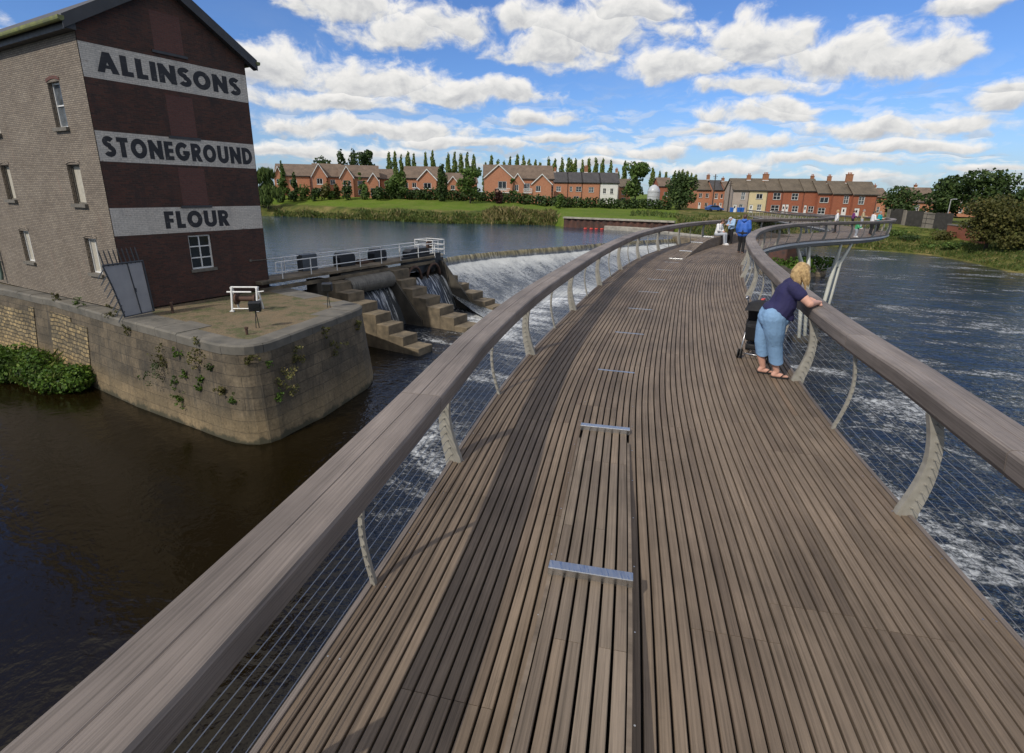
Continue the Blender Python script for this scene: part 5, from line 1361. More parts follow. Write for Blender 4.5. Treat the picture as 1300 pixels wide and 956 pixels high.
# dense weeds at the foot of the quay, left
L = []
for i in range(46):
    x = random.uniform(-27, -18.6); k = (x + 27) / 8.4; y = 26.0 - 3.75 * k - random.uniform(.1, 1.9) * (1 - .35 * k) - .45; hh = 1.25 * (1 - .25 * k) * random.uniform(.6, 1.15)
    L.append(((x, y, ZDN + hh * .55), (random.uniform(.45, .9), random.uniform(.45, .8), hh * .6)))
wp = [np.array((c[0] + random.uniform(-.6, .6), c[1] + random.uniform(-.5, .5), c[2] - .3)) for c, r in L for _ in range(34)]
blades('waterside_grass', wp, .45, .85, .010, M['reed_green'], 8); blades('waterside_grass', wp[::5], .45, .9, .009, M['reed'], 9)
o = bush_mesh('waterside_weeds', L, 22000, .12, M['leaf_bright'], 90); tag(o, kind='stuff')
o = bush_mesh('waterside_weeds', [(c, (r[0] * .8, r[1] * .8, r[2] * .75)) for c, r in L], 5000, .2, M['leaf_dark'], 91); tag(o, kind='stuff')
# tufts rooted in the quay wall joints
def quay_face(px, py):
    "where the sight line to a photo position meets the quay wall"
    best = None; d = ray(px, py); n = len(Q_TOP)
    for i in range(n - 4):
        for k in (0,):
            T0, T1, B0, B1 = [np.array((*p, z)) for p, z in ((Q_TOP[i], ZQ), (Q_TOP[i + 1], ZQ), (Q_BASE[i], ZDN), (Q_BASE[i + 1], ZDN))]
            nn = np.cross(T1 - T0, B0 - T0); den = d @ nn
            if abs(den) < 1e-9: continue
            t = ((T0 - _C) @ nn) / den
            if t <= 0: continue
            p = _C + d * t; e = T1 - T0; u = (p - T0)[:2] @ e[:2] / (e[:2] @ e[:2])
            if -.15 <= u <= 1.15 and (best is None or t < best[0]): best = (t, p, nn / np.linalg.norm(nn))
    return best
tufts = [(207, 450, .5, 'leaf_olive', 'olive tuft high on the quay wall below the gate'), (205, 470, .75, 'leaf_dark', 'largest dark green plant hanging on the quay wall left face'), (228, 448, .28, 'leaf_bright', 'small bright tuft under the coping on the left quay face'),
         (253, 450, .55, 'reed', 'dry straw coloured grass tuft under the quay coping'), (236, 473, .32, 'leaf_bright', 'yellow green tuft at mid height of the quay wall'), (222, 483, .22, 'leaf_mid', 'small green tuft below the big dark plant'),
         (230, 502, .42, 'leaf_bright', 'bright green tuft low on the left quay face'), (256, 480, .2, 'leaf_bright', 'tiny bright tuft in a joint left of the rounded corner'), (254, 492, .22, 'leaf_bright', 'tiny yellow tuft low left of the rounded corner'),
         (283, 493, .35, 'reed', 'brown dry tuft on the rounded quay corner'), (296, 506, .32, 'leaf_mid', 'green tuft low on the rounded quay corner'), (316, 455, .3, 'leaf_olive', 'small olive tuft high on the rounded corner'),
         (268, 466, .22, 'leaf_dark', 'small dark fern in the quay joint beside the dry grass'), (357, 482, .75, 'reed', 'large brown withered plant on the right quay face'), (352, 502, .3, 'leaf_bright', 'bright tuft under the withered plant'), (372, 452, .5, 'reed', 'dry hanging plant under the coping of the right quay face'),
         (421, 440, .55, 'leaf_olive', 'yellow green climbing plant near the right end of the quay wall'), (410, 420, .3, 'leaf_olive', 'thin plant under the coping near the right quay end'), (452, 412, .35, 'reed', 'brown tuft at the far top corner of the quay'), (340, 461, .2, 'leaf_mid', 'little green tuft on the rounded corner below the coping'),
         (72, 376, .3, 'leaf_olive', 'yellowish tuft on the ledge under the pale side wall'), (100, 384, .4, 'leaf_mid', 'green tuft on the ledge beside the lowest window'), (142, 396, .35, 'leaf_olive', 'tuft on the ledge at the foot of the spiked gate'), (165, 418, .35, 'leaf_olive', 'straggling plant below the spiked gate')]
for i, (px, py, r, mt, lb) in enumerate(tufts):
    q = quay_face(px, py)
    if q is None: continue
    t, p, nn = q
    if nn @ d_ if False else (nn @ ray(px, py)) > 0: nn = -nn
    g = random.Random(i); L = [(p + nn * r * .22 + np.array((g.gauss(0, .34) * r, g.uniform(-.3, .3) * r, g.gauss(-.1, .36) * r)), (r * .20, r * .14, r * .16)) for _ in range(15)]
    o = bush_mesh('wall_plant', L, int(120 + 330 * r), .055 if mt != 'reed' else .05, M[mt], 200 + i, aspect=1.0 if mt != 'reed' else 1.8); tag(o, lb, 'wall plant', 'plants rooted in the quay wall')
# ------------------------------------------------------------------ houses
def roof_mesh(mb, x0, x1, y0, y1, ze, rise, oh=.3, gable=True, th=.10):
    "ridge along x, local frame"
    ym = (y0 + y1) / 2; a = (y1 - y0) / 2 + oh; sl = rise / ((y1 - y0) / 2); zo = ze - sl * oh + .06; L = math.hypot(a, sl * a)
    for sg in (-1, 1):
        e = ym + sg * a; p = [(x0 - oh, e, zo), (x1 + oh, e, zo), (x1 + oh, ym, ze + rise + .06), (x0 - oh, ym, ze + rise + .06)]
        W = x1 - x0 + 2 * oh; mb.quad(*p, uv=[(0, 0), (W, 0), (W, L), (0, L)]); mb.quad(*[(q[0], q[1], q[2] - th) for q in p][::-1])
        mb.quad(p[0], p[1], (p[1][0], p[1][1], p[1][2] - th), (p[0][0], p[0][1], p[0][2] - th))
        for q, r in ((p[1], p[2]), (p[3], p[0])): mb.quad(q, r, (r[0], r[1], r[2] - th), (q[0], q[1], q[2] - th))
def house(name, label, px0, px1, Y, zb, ze, rise, depth, wallm, roofm, rot=0.0, wins=(), doors=(), chim=(), gables=(), cat='house', group=None, end_m=None, barge=True, name_win='window'):
    """house whose front runs between photo columns px0 and px1 at distance Y (eaves level ze, base zb).
       wins/doors: (u0, z0, u1, z1) as fractions of the front width and metres above the base"""
    A = at(px0, 250, Y); dirv = np.array((math.cos(rot), math.sin(rot)))
    d = ray(px1, 250); # solve A + u*dir on the ray plane
    k = np.linalg.solve(np.array(((dirv[0], -d[0]), (dirv[1], -d[1]))), -A[:2]); W = float(k[0])
    t = thing(name, label, cat, (A[0], A[1], zb), rot, group); H = ze - zb
    ops = [(u0 * W, z0, u1 * W, z1) for (u0, z0, u1, z1) in list(wins) + list(doors)]
    w = MB(); P = wall(w, (0, 0, 0), (1, 0, 0), W, H, ops, .10)
    wall(w, (W, 0, 0), (0, 1, 0), depth, H, top=[(depth / 2, H + rise)]); wall(w, (0, depth, 0), (0, -1, 0), depth, H, top=[(depth / 2, H + rise)]); wall(w, (W, depth, 0), (-1, 0, 0), W, H)
    w.build('wall', wallm, t, recalc=False)
    for o in ops[:len(wins)]: window(t, P, *o, .10, M['white_paint'], M['dark_glass'] if random.random() < .6 else M['glass_pale'], .09, 2 if o[2] - o[0] > .8 else 1, 2 if o[3] - o[1] > 1.3 else 1, M['sill'] if random.random() < .5 else M['white_paint'], pane_d=.02)
    for o in ops[len(wins):]:
        x = MB(); x.quad(P(o[0], o[1], .08), P(o[2], o[1], .08), P(o[2], o[3], .08), P(o[0], o[3], .08)); dr = x.build('door', M['white_paint'], t, recalc=False)
        x = MB(); m = (o[0] + o[2]) / 2; x.quad(P(m - .15, o[1] + 1.2, .075), P(m + .15, o[1] + 1.2, .075), P(m + .15, o[1] + 1.8, .075), P(m - .15, o[1] + 1.8, .075)); x.build('door_glass', M['dark_glass'], dr, recalc=False)
    r = MB(); roof_mesh(r, 0, W, 0, depth, H, rise, .28); rf = r.build('roof', roofm, t)
    gx = MB(); gx.tube([(-.25, -.34, H - .02), (W + .25, -.34, H - .02)], .075, 6); gx.build('gutter', M['verge'], t)
    gx = MB(); gx.tube([(W - .14, -.32, H - .05), (W - .14, -.07, H - .4), (W - .14, -.07, .1)], .05, 6); gx.build('drainpipe', M['verge'], t)
    for (u, yv, hh, wd, pots) in chim:
        c = MB(); zr = H + rise * (1 - abs(yv - .5) * 2); c.box((u * W, yv * depth, zr + hh / 2 - .3), (wd, .55, hh + .6)); c.box((u * W, yv * depth, zr + hh + .03), (wd + .14, .69, .12))
        ch = c.build('chimney', M['chimney'], rf)
        for q in range(pots): x = MB(); xx = u * W + (q - (pots - 1) / 2) * .32; x.tube([(xx, yv * depth, zr + hh + .05), (xx, yv * depth, zr + hh + .5)], [.12, .10], 8); x.build('chimney_pot', M['terracotta'], ch)
        x = MB(); x.box((u * W, yv * depth, zr + .02), (wd + .06, .62, .16)); x.build('flashing', M['white_paint'], ch)
    # projecting front gables: (u0, u1, projection, eaves above base, rise, windows, doors)
    for (u0, u1, pj, ge, gr, gw) in gables:
        g0, g1 = u0 * W, u1 * W; x = MB(); ww = g1 - g0; ops2 = [(a * ww, b, c * ww, d_) for a, b, c, d_ in gw]
        P2 = wall(x, (g0, -pj, 0), (1, 0, 0), ww, ge, ops2, .10, top=[(ww / 2, ge + gr)]); wall(x, (g1, -pj, 0), (0, 1, 0), pj + depth * .4, ge); wall(x, (g0, depth * .4, 0), (0, -1, 0), pj + depth * .4, ge)
        gb = x.build('gable_bay', wallm, t, recalc=False)
        for o in ops2: window(gb, P2, *o, .10, M['white_paint'], M['dark_glass'], .10, 2 if o[2] - o[0] > .9 else 1, 1, M['white_paint'])
        for ch in list(gb.children):       # keep thing > part > sub-part
            ch.name = 'window'
            for sub in list(ch.children): join_into(ch, sub)
        x = MB(); oh = .28; sl = gr / (ww / 2); y0, y1 = -pj - oh, depth * .5
        for sg in (0, 1):
            e = g0 - oh if sg == 0 else g1 + oh; zo = ge - sl * oh + .06; m = (g0 + g1) / 2
            p = [(e, y0, zo), (m, y0, ge + gr + .06), (m, y1, ge + gr + .06), (e, y1, zo)]; x.quad(*p, uv=[(0, 0), (0, 3), (y1 - y0, 3), (y1 - y0, 0)]); x.quad(*[(q[0], q[1], q[2] - .1) for q in p][::-1])
        x.build('gable_roof', roofm, t)
        if barge:
            x = MB()
            for sg in (0, 1):
                e = g0 - oh if sg == 0 else g1 + oh; zo = ge - sl * oh + .06; m = (g0 + g1) / 2; yy = y0 - .03
                q = [(e, yy, zo - .26), (m, yy, ge + gr - .2), (m, yy, ge + gr + .10), (e, yy, zo + .04)]; x.add(q + [(a[0], a[1] + .05, a[2]) for a in q], [(0, 1, 2, 3), (7, 6, 5, 4), (3, 2, 6, 7), (0, 4, 5, 1)])
            x.build('barge_board', M['white_paint'], t)
    return t, W, H
def join_into(dst, src):
    "fold the mesh of src into dst (same parent space) and drop src"
    n = len(dst.data.materials); me = dst.data
    for m in src.data.materials: me.materials.append(m)
    bm = bmesh.new(); bm.from_mesh(me); b2 = bmesh.new(); b2.from_mesh(src.data)
    mp = [bm.verts.new(v.co) for v in b2.verts]
    for f in b2.faces:
        try: nf = bm.faces.new([mp[v.index] for v in f.verts]); nf.material_index = f.material_index + n
        except ValueError: pass
    bm.to_mesh(me); bm.free(); b2.free(); d = src.data; bpy.data.objects.remove(src); bpy.data.meshes.remove(d)
OB, TB = M['house_orange'], M['tile_brown']
zg = lambda px, Y: land_z(px, Y)
GR = 'detached brick houses across the upstream lawn'
ra = R(16)
house('brick_house', 'leftmost brick house with a broad brown roof, half hidden by the willow', 352, 396, 140, .9, 5.9, 3.0, 9, OB, TB, ra, gables=[(-.02, .22, .8, 5.0, 2.2, [(.25, 2.9, .75, 4.1)])], wins=[(.4, 2.9, .6, 4.1)], group=GR)
house('brick_house', 'brick house with a tall white edged gable at its left end', 399, 434, 136, .8, 5.7, 3.2, 8.5, OB, TB, ra, gables=[(0, .50, 1.4, 5.2, 2.7, [(.3, 3.0, .72, 4.4), (.3, .7, .72, 2.1)])], wins=[(.62, 3, .8, 4.2)], group=GR)
house('brick_house', 'brick house with the second steep gable from the left and a small porch', 433, 482, 135, .7, 5.7, 2.9, 9, OB, TB, ra, gables=[(0.02, .34, 1.5, 5.0, 2.4, [(.2, 2.9, .42, 4.1), (.58, 2.9, .80, 4.1)]), (.72, .98, 1.2, 4.3, 1.7, [(.2, .6, .8, 2.4)])], wins=[(.45, 2.9, .62, 4.1), (.45, .7, .62, 2.0)], group=GR)
house('brick_house', 'dark flanked brick house standing behind the third gable', 484, 500, 142, .7, 5.5, 2.5, 8, OB, TB, ra, wins=[(.3, 3, .7, 4.2)], group=GR)
house('brick_house', 'orange brick house with one central white edged gable above a porch', 513, 558, 135, .3, 5.6, 2.9, 8.5, OB, TB, R(3), gables=[(.42, .93, 1.0, 5.1, 2.3, [(.3, 2.8, .72, 4.2), (.3, .6, .72, 2.0)]), (.25, .55, 1.9, 2.2, .9, [])], wins=[(.04, 3.0, .13, 4.2), (.24, 3.0, .36, 4.2), (.05, .7, .2, 1.9)], group=GR)
house('brick_house', 'low brick house partly hidden behind the round tree', 568, 606, 152, .4, 5.0, 2.6, 8.5, OB, TB, R(12), gables=[(.0, .35, 1.0, 4.4, 1.8, [(.3, 2.6, .7, 3.8)])], wins=[(.6, 2.7, .75, 3.9)], group=GR)
tb, W, H = house('balcony_house', 'large brick house block with three gables and white balconies', 615, 702, 146, -.3, 6.1, 3.6, 10, OB, TB, R(4), gables=[(.0, .40, 2.2, 6.6, 3.2, [(.48, 3.4, .78, 5.6)]), (.38, .56, 1.5, 5.4, 2.3, [(.3, 3.2, .6, 4.8)]), (.68, .96, 1.6, 5.2, 2.4, [(.2, 3.1, .45, 4.6), (.2, .6, .7, 2.0)])],
                wins=[(.57, 3.3, .66, 5.2), (.965, 3.2, .995, 4.6)], cat='house', group=GR)
for (u0, u1, pj) in ((.16, .36, 2.9), (.56, .68, 1.6)):
    x = MB(); 
    x.box(((u0 + u1) / 2 * W, -pj + .35, 2.75), ((u1 - u0) * W, 1.3, .16))
    for k in range(12): x.box((u0 * W + (u1 - u0) * W * k / 11, -pj - .25, 3.3), (.07, .07, 1.0))
    x.box(((u0 + u1) / 2 * W, -pj - .25, 3.82), ((u1 - u0) * W, .09, .09)); x.build('balcony', M['white_paint'], tb)
# slate roofed terrace with a white rendered end house
TG = 'houses of the slate roofed terrace'
def ters(px0, px1, lb, wm, wins, doors=(), chim=(), Y=160, zb=-.4, ze=5.6): house('terrace_house', lb, px0, px1, Y, zb, ze, 2.9, 8, wm, M['tile_dark'], 0, wins, doors, chim, group=TG)
ters(703, 720.6, 'left end house of the slate roofed brick terrace', M['house_orange'], [(.15, 3.4, .5, 4.8), (.15, .7, .5, 2.1)], chim=[(.1, .5, .9, .7, 2)])
ters(721, 738.6, 'second house of the slate terrace with a wide upper window', M['house_orange'], [(.1, 3.4, .3, 4.8), (.55, 3.4, .95, 4.8), (.4, .7, .8, 2.1)])
ters(739, 761.3, 'third house of the slate terrace with a tall ridge chimney', M['house_orange'], [(.35, 3.2, .65, 4.7)], chim=[(.25, .5, 1.6, 1.0, 3)])
ters(761.6, 784.5, 'white rendered end house of the slate terrace', M['render_white'], [(.15, 2.9, .33, 4.4), (.55, 2.9, .73, 4.4), (.1, .6, .25, 1.6)], chim=[(.97, .5, 1.0, .7, 2)])
house('brick_house', 'small brick house seen right of the white rendered house', 786, 800, 168, -.5, 4.6, 2.4, 7, M['house_orange'], M['tile_old'], 0, [(.2, 2.8, .6, 4.0), (.2, .7, .6, 1.9)])
house('brick_house', 'brown roofed house beyond the silo behind the dark rounded trees', 836, 852, 165, -.8, 4.9, 2.6, 8, M['house_red'], M['tile_brown'], 0, [(.4, 2.8, .7, 4.1)])
def silo():
    c = at(829.5, 250, 158); t = thing('silo', 'pale round metal silo between the two lawn trees', 'silo', (c[0], 158, -.8))
    m = MB(); n = 28; prof = [(1.75, 0), (1.75, 4.0), (1.68, 4.5), (1.2, 5.4), (.5, 5.9), (.05, 6.0)]
    m.add([(r * math.cos(2 * math.pi * k / n), r * math.sin(2 * math.pi * k / n), z) for r, z in prof for k in range(n)], [(i * n + k, i * n + (k + 1) % n, (i + 1) * n + (k + 1) % n, (i + 1) * n + k) for i in range(len(prof) - 1) for k in range(n)])
    m.build('tank', M['tank'], t, smooth=True)
    m = MB(); [m.tube([(1.78 * math.cos(a), 1.78 * math.sin(a), z) for a in np.linspace(0, 2 * math.pi, 29)], .05, 5) for z in (.1, 1.4, 2.7, 4.0)]; m.build('hoop', M['fascia'], t)
silo()
# orange houses left of the long terrace
house('brick_house', 'orange brick house with a tall chimney left of the telegraph poles', 884, 905, 150, -1.4, 3.9, 2.7, 8, M['house_orange'], M['tile_old'], 0, [(.15, 3.2, .35, 4.4), (.55, 3.2, .75, 4.4), (.55, .7, .75, 1.9)], [(.15, 0, .32, 2)], [(.9, .5, 1.2, .8, 2)])
house('brick_house', 'orange brick house with a dark roof and white ground floor bay', 905.5, 921, 148, -1.4, 3.9, 2.6, 8, M['house_orange'], M['tile_dark'], 0, [(.12, 3.0, .38, 4.4), (.6, 3.1, .8, 4.3), (.1, .7, .32, 1.9)], [(.55, 0, .85, 2.0)])
house('brick_house', 'narrow orange brick house joined to the grey rendered house', 921.3, 932, 146, -1.4, 3.7, 2.5, 8, M['house_orange'], M['tile_brown'], 0, [(.4, .9, .8, 1.9)], chim=[(.1, .5, .8, .7, 1)])
# long terrace facing the bridge
LT = 'houses of the long brick terrace by the bridge landing'; ro = R(-8)
def lt(px0, px1, lb, wm, wins, doors, chim, Y, zb=-1.6, ze=3.75, rise=2.75, rf='tile_old'): house('terrace_house', lb, px0, px1, Y, zb, ze, rise, 8.5, wm, M[rf], ro, wins, doors, chim, group=LT)
lt(930.5, 950.8, 'grey rendered end house of the long terrace with a white door', M['render_grey'], [(.5, 3.2, .76, 4.9), (.45, .8, .7, 2.2)], [(.1, 0, .3, 2.1)], [], 129)
lt(951.1, 974.4, 'cream rendered house of the long terrace', M['render_cream'], [(.38, 3.4, .74, 4.6), (.5, .8, .75, 2.2)], [(.08, 0, .28, 2.1)], [(.08, .42, 1.1, .9, 2)], 128.3)
lt(974.7, 994, 'red brick terrace house right of the cream house', M['house_red'], [(.35, 3.3, .85, 4.9), (.3, .6, .85, 2.1)], [], [(.0, .42, 1.4, 1.3, 3)], 127.5)
lt(994.3, 1021, 'wide red brick terrace house with twin arched white doorways', M['house_red'], [(.40, 3.3, .72, 4.8), (.5, .6, .8, 2.0)], [(.02, 0, .16, 2.3), (.19, 0, .33, 2.3)], [], 126.5)
lt(1021.3, 1039, 'red brick terrace house left of the roof step', M['house_red'], [(.4, .6, .8, 2.0)], [(.08, 0, .28, 2.2)], [(.92, .55, .9, .7, 2)], 125.4)
lt(1039.3, 1058, 'red brick terrace house with a skylight and shuttered upper window', M['house_red'], [(.12, 3.1, .72, 4.3), (.1, .6, .6, 2.0)], [], [(.95, .40, 1.5, .8, 2)], 123.6, -1.9, 3.25, 2.8)
lt(1058.3, 1084, 'red brick terrace house with a narrow arched window above the crowd', M['house_red'], [(.52, 3.0, .78, 4.7)], [(.5, 0, .75, 2.2)], [(.97, .42, 1.9, 1.4, 3)], 122.2, -1.9, 3.2, 2.8)
lt(1084.3, 1114, 'right end house of the long brick terrace with a tall stack', M['house_red'], [(.22, 3.0, .48, 4.7)], [(.12, 0, .34, 2.2)], [], 120.6, -2.0, 3.1, 2.8)
house('brick_house', 'small orange house seen past the right end of the long terrace', 1114.5, 1128, 135, -2, 2.6, 2.2, 8, M['house_orange'], M['tile_brown'], R(-8), [(.1, .9, .4, 2.3)], chim=[(.3, .5, .6, .6, 1)])
house('brick_house', 'brown roofed house between the round tree and the spreading trees', 1158, 1190, 132, -2, 1.6, 3.4, 9, M['house_orange'], M['tile_brown'], R(-10), [(.15, 1.6, .38, 3.0), (.5, .4, .7, 1.6)], chim=[(.45, .5, .6, .6, 1)])
house('brick_house', 'white gabled house glimpsed under the right bank trees', 1208, 1246, 140, -2, 1.6, 2.2, 8, M['house_orange'], M['tile_brown'], R(-10), [(.1, .8, .3, 2), (.5, .8, .7, 2)], gables=[(.2, .5, .8, 2.6, 1.6, [(.3, 1, .7, 2.2)])])
# telegraph poles, lamp
def pole(px, ytop, ybase, Y, label):
    b = at(px, ybase, Y); h = at(px, ytop, Y)[2] - b[2]; t = thing('telegraph_pole', label, 'telegraph pole', b, 0, 'telegraph poles before the orange houses')
    m = MB(); m.tube([(0, 0, -.5), (0, 0, h)], [.17, .11], 8); m.build('pole', M['pole_wood'], t); m = MB(); m.box((0, 0, h - .5), (1.1, .1, .1)); m.box((0, 0, h - .9), (.8, .1, .1)); m.build('cross_arm', M['pole_wood'], t)
pole(903.5, 221, 267, 132, 'left telegraph pole, reddish, before the orange brick houses'); pole(923.5, 230, 268, 128, 'right telegraph pole next to the grey rendered house')
def lamp():
    b = at(1201, 281, 101); t = thing('street_lamp', 'grey street lamp post behind the fence on the right bank', 'street lamp', b); h = at(1201, 253, 101)[2] - b[2]
    m = MB(); m.tube([(0, 0, 0), (0, 0, h * .97), (.1, 0, h), (.55, 0, h + .05)], [.09, .06, .05, .045], 8); m.build('post', M['fascia'], t); m = MB(); m.box((.75, 0, h + .05), (.6, .22, .12), ch=.03); m.build('lamp_head', M['tank'], t)
lamp()
# parked car, bins, kiosk by the terrace
def car(px, py, Y, label, mat, rz):
    b = on(px, py, land_z(px, Y)) * 0 + at(px, py, Y); t = thing('parked_car', label, 'car', (b[0], b[1], b[2]), rz)
    m = MB(); prof = [(-2.0, .28), (2.0, .28), (2.05, .62), (1.15, .86), (.55, 1.36), (-.9, 1.42), (-1.75, .95), (-2.05, .85)]
    n = len(prof); m.add([(x, -.82, z) for x, z in prof] + [(x, .82, z) for x, z in prof], [tuple(range(n)), tuple(range(2 * n - 1, n - 1, -1))] + [(i, n + i, n + (i + 1) % n, (i + 1) % n) for i in range(n)]); m.build('body', mat, t)
    m = MB()
    for sg in (-1, 1): m.add([(.95, sg * .83, .9), (.5, sg * .83, 1.28), (-.85, sg * .83, 1.33), (-1.5, sg * .83, .95)], [(0, 1, 2, 3)])
    m.build('side_window', M['dark_glass'], t, recalc=False)
    for x in (-1.25, 1.3):
        for sg in (-1, 1): w = MB(); w.tube([(x, sg * .68, .31), (x, sg * .85, .31)], .31, 14); w.build('wheel', M['rubber'], t)
car(906.5, 268, 131, 'dark blue parked car before the orange brick houses', M['car_blue'], 0.05)
def wheelie(px, py, Y, label):
    b = at(px, py, Y); t = thing('wheelie_bin', label, 'bin', b, .2, 'blue bins before the rendered houses'); m = MB(); m.add([(-.24, -.28, .06), (.24, -.28, .06), (.24, .25, .06), (-.24, .25, .06), (-.3, -.36, .98), (.3, -.36, .98), (.3, .33, .98), (-.3, .33, .98)], [(3, 2, 1, 0), (0, 1, 5, 4), (1, 2, 6, 5), (2, 3, 7, 6), (3, 0, 4, 7)]); m.build('body', M['bin_blue'], t)
    m = MB(); m.box((0, -.02, 1.02), (.64, .76, .08), ch=.02); m.build('lid', M['bin_blue'], t)
    m = MB(); [m.tube([(x, .28, .1), (x + .06, .28, .1)], .1, 10) for x in (-.27, .21)]; m.build('wheels', M['rubber'], t)
wheelie(942, 269.5, 124, 'right blue wheelie bin before the grey rendered house'); wheelie(937.5, 269.5, 124, 'middle blue wheelie bin before the grey rendered house'); wheelie(928.5, 269.5, 124, 'left blue wheelie bin next to the telegraph pole')
# sheet piling with pale coping, low ledge, buoys
def sheetpile():
    a, b = on(716, 276, -1.5), on(857, 281.6, -1.5); a[2] = b[2] = 0; d = b - a; L = float(np.linalg.norm(d)); d /= L; n = np.array((d[1], -d[0], 0))
    t = thing('sheet_pile_wall', 'rusty sheet pile river wall with a pale concrete coping below the lawn', 'river wall', (a[0], a[1], ZUP)); off = np.array(t.location)
    m = MB(); pts = []; s = 0; k = 0
    while s < L: pts.append(a + d * s + n * (.22 if k % 4 in (1, 2) else 0)); s += .42 if k % 2 == 0 else .16; k += 1
    V = []; 
    for p in pts: V += [(p[0], p[1], -4.0), (p[0], p[1], -1.62)]
    m.add(V, [(2 * i, 2 * i + 2, 2 * i + 3, 2 * i + 1) for i in range(len(pts) - 1)]); o = m.build('piling', M['rust'], t, loc=off, recalc=False); o.location = (0, 0, 0)
    m = MB(); c = (a + b) / 2; m.box((c[0] + n[0] * .05, c[1] + n[1] * .05, -1.50), (L, .8, .26), np.array((d, np.cross((0, 0, 1), d), (0, 0, 1))).T); o = m.build('coping', M['concrete_pale'], t, loc=off); o.location = (0, 0, 0)
sheetpile()
def ledge():
    a, b, c = on(767, 287, -2.6), on(832, 291.5, -2.6), on(893, 298, -2.6)
    for i, (p, q, lb, zt) in enumerate(((a, b, 'pale concrete landing ledge at the foot of the sheet piling', -2.55), (b, c, 'pale stone ledge running to the far end of the weir', -2.85))):
        d = (q - p) * np.array((1, 1, 0)); L = float(np.linalg.norm(d)); d /= L; m = MB(); k = (p + q) / 2; nn = np.cross((0, 0, 1), d)
        m.box((k[0] + nn[0] * 1.0, k[1] + nn[1] * 1.0, (zt - 6.5) / 2), (L, 2.0, zt + 6.5), np.array((d, nn, (0, 0, 1))).T, ch=.05); o = m.build('concrete_ledge', M['concrete_pale']); tag(o, lb, 'ledge')
    e = on(858, 304, -3.1); m = MB(); m.box((e[0] + 2.5, e[1] + 1.0, -3.9), (2.4, 5, 2.0), rotz(.5), ch=.1); o = m.build('weir_abutment', M['concrete']); tag(o, 'stained concrete block where the weir meets the far bank', 'weir abutment')
ledge()
for i, px in enumerate((743, 750.5, 757, 764)):
    p = on(px, 291 + .2 * i, ZUP); t = thing('buoy', ['leftmost red float of the short line before the sheet piling', 'second red float from the left before the sheet piling', 'third red float from the left before the sheet piling', 'rightmost red float of the short line before the sheet piling'][i], 'buoy', p, .1, 'red floats on the upstream water')
    m = MB(); m.tube([(-.27, 0, .08), (-.2, 0, .08), (.2, 0, .08), (.27, 0, .08)], [.07, .17, .17, .07], 10); m.build('float', M['red'], t, smooth=True); m = MB(); m.tube([(0, 0, .2), (0, 0, .36)], .04, 6); m.build('lifting_eye', M['dark_metal'], t)
# right bank fence, wall and rail
def fence_right():
    pts = [gp(1128, 112), gp(1152, 106), gp(1185, 100), gp(1212, 95.5)]; T = 'panel_fence'
    t = thing(T, 'grey concrete and dark board fence along the top of the right bank', 'fence', pts[0]); off = np.array(t.location)
    for i, (a, b) in enumerate(zip(pts[:-1], pts[1:])):
        d = (b - a) * np.array((1, 1, 0)); L = float(np.linalg.norm(d)); d /= L; RR = np.array((d, np.cross((0, 0, 1), d), (0, 0, 1))).T; z = min(a[2], b[2]) - .2; k = (a + b) / 2
        m = MB(); m.box((k[0], k[1], z + 1.5), (L, .18, 3.0), RR); o = m.build('concrete_panel', M['concrete_wall'], t, loc=off); o.location = (0, 0, 0)
        q = a + d * L * (.25 if i != 1 else .1); m = MB()
        for j in range(14): p = q + d * (j * .28); m.box((p[0] - RR[0, 1] * .16, p[1] - RR[1, 1] * .16, z + 1.75), (.25, .06, 2.7 + .1 * (j % 3)), RR)
        o = m.build('timber_panel', M['timber_fence'], t, loc=off); o.location = (0, 0, 0)
    t2 = thing('river_railing', 'thin dark railing standing in front of the concrete fence on the right bank', 'railing', pts[0]); m = MB()
    q = [p + np.array((0, -1.2, 0)) for p in pts]
    for a, b in zip(q[:-1], q[1:]):
        for z in (.7, 1.6, 2.4): m.tube([a + (0, 0, z), b + (0, 0, z)], .06, 5)
        for u in (0, .33, .66): p = a + (b - a) * u; m.tube([p, p + np.array((0, 0, 2.5))], .06, 5)
    o = m.build('rails', M['timber_fence'], t2, loc=np.array(t2.location)); o.location = (0, 0, 0)
    a, b = gp(1210, 92), gp(1262, 80); d = (b - a) * np.array((1, 1, 0)); L = float(np.linalg.norm(d)); d /= L; RR = np.array((d, np.cross((0, 0, 1), d), (0, 0, 1))).T; k = (a + b) / 2
    t3 = thing('garden_wall', 'low red brick wall on the right bank behind the olive tree', 'wall', k); m = MB(); m.box((0, 0, .9), (L, .3, 2.2), RR); m.build('brickwork', M['house_red'], t3); m = MB(); m.box((0, 0, 2.1), (L + .1, .42, .2), RR); m.build('wall_cap', M['concrete_wall'], t3)
    # parapet on the far side of the bridge landing
fence_right()
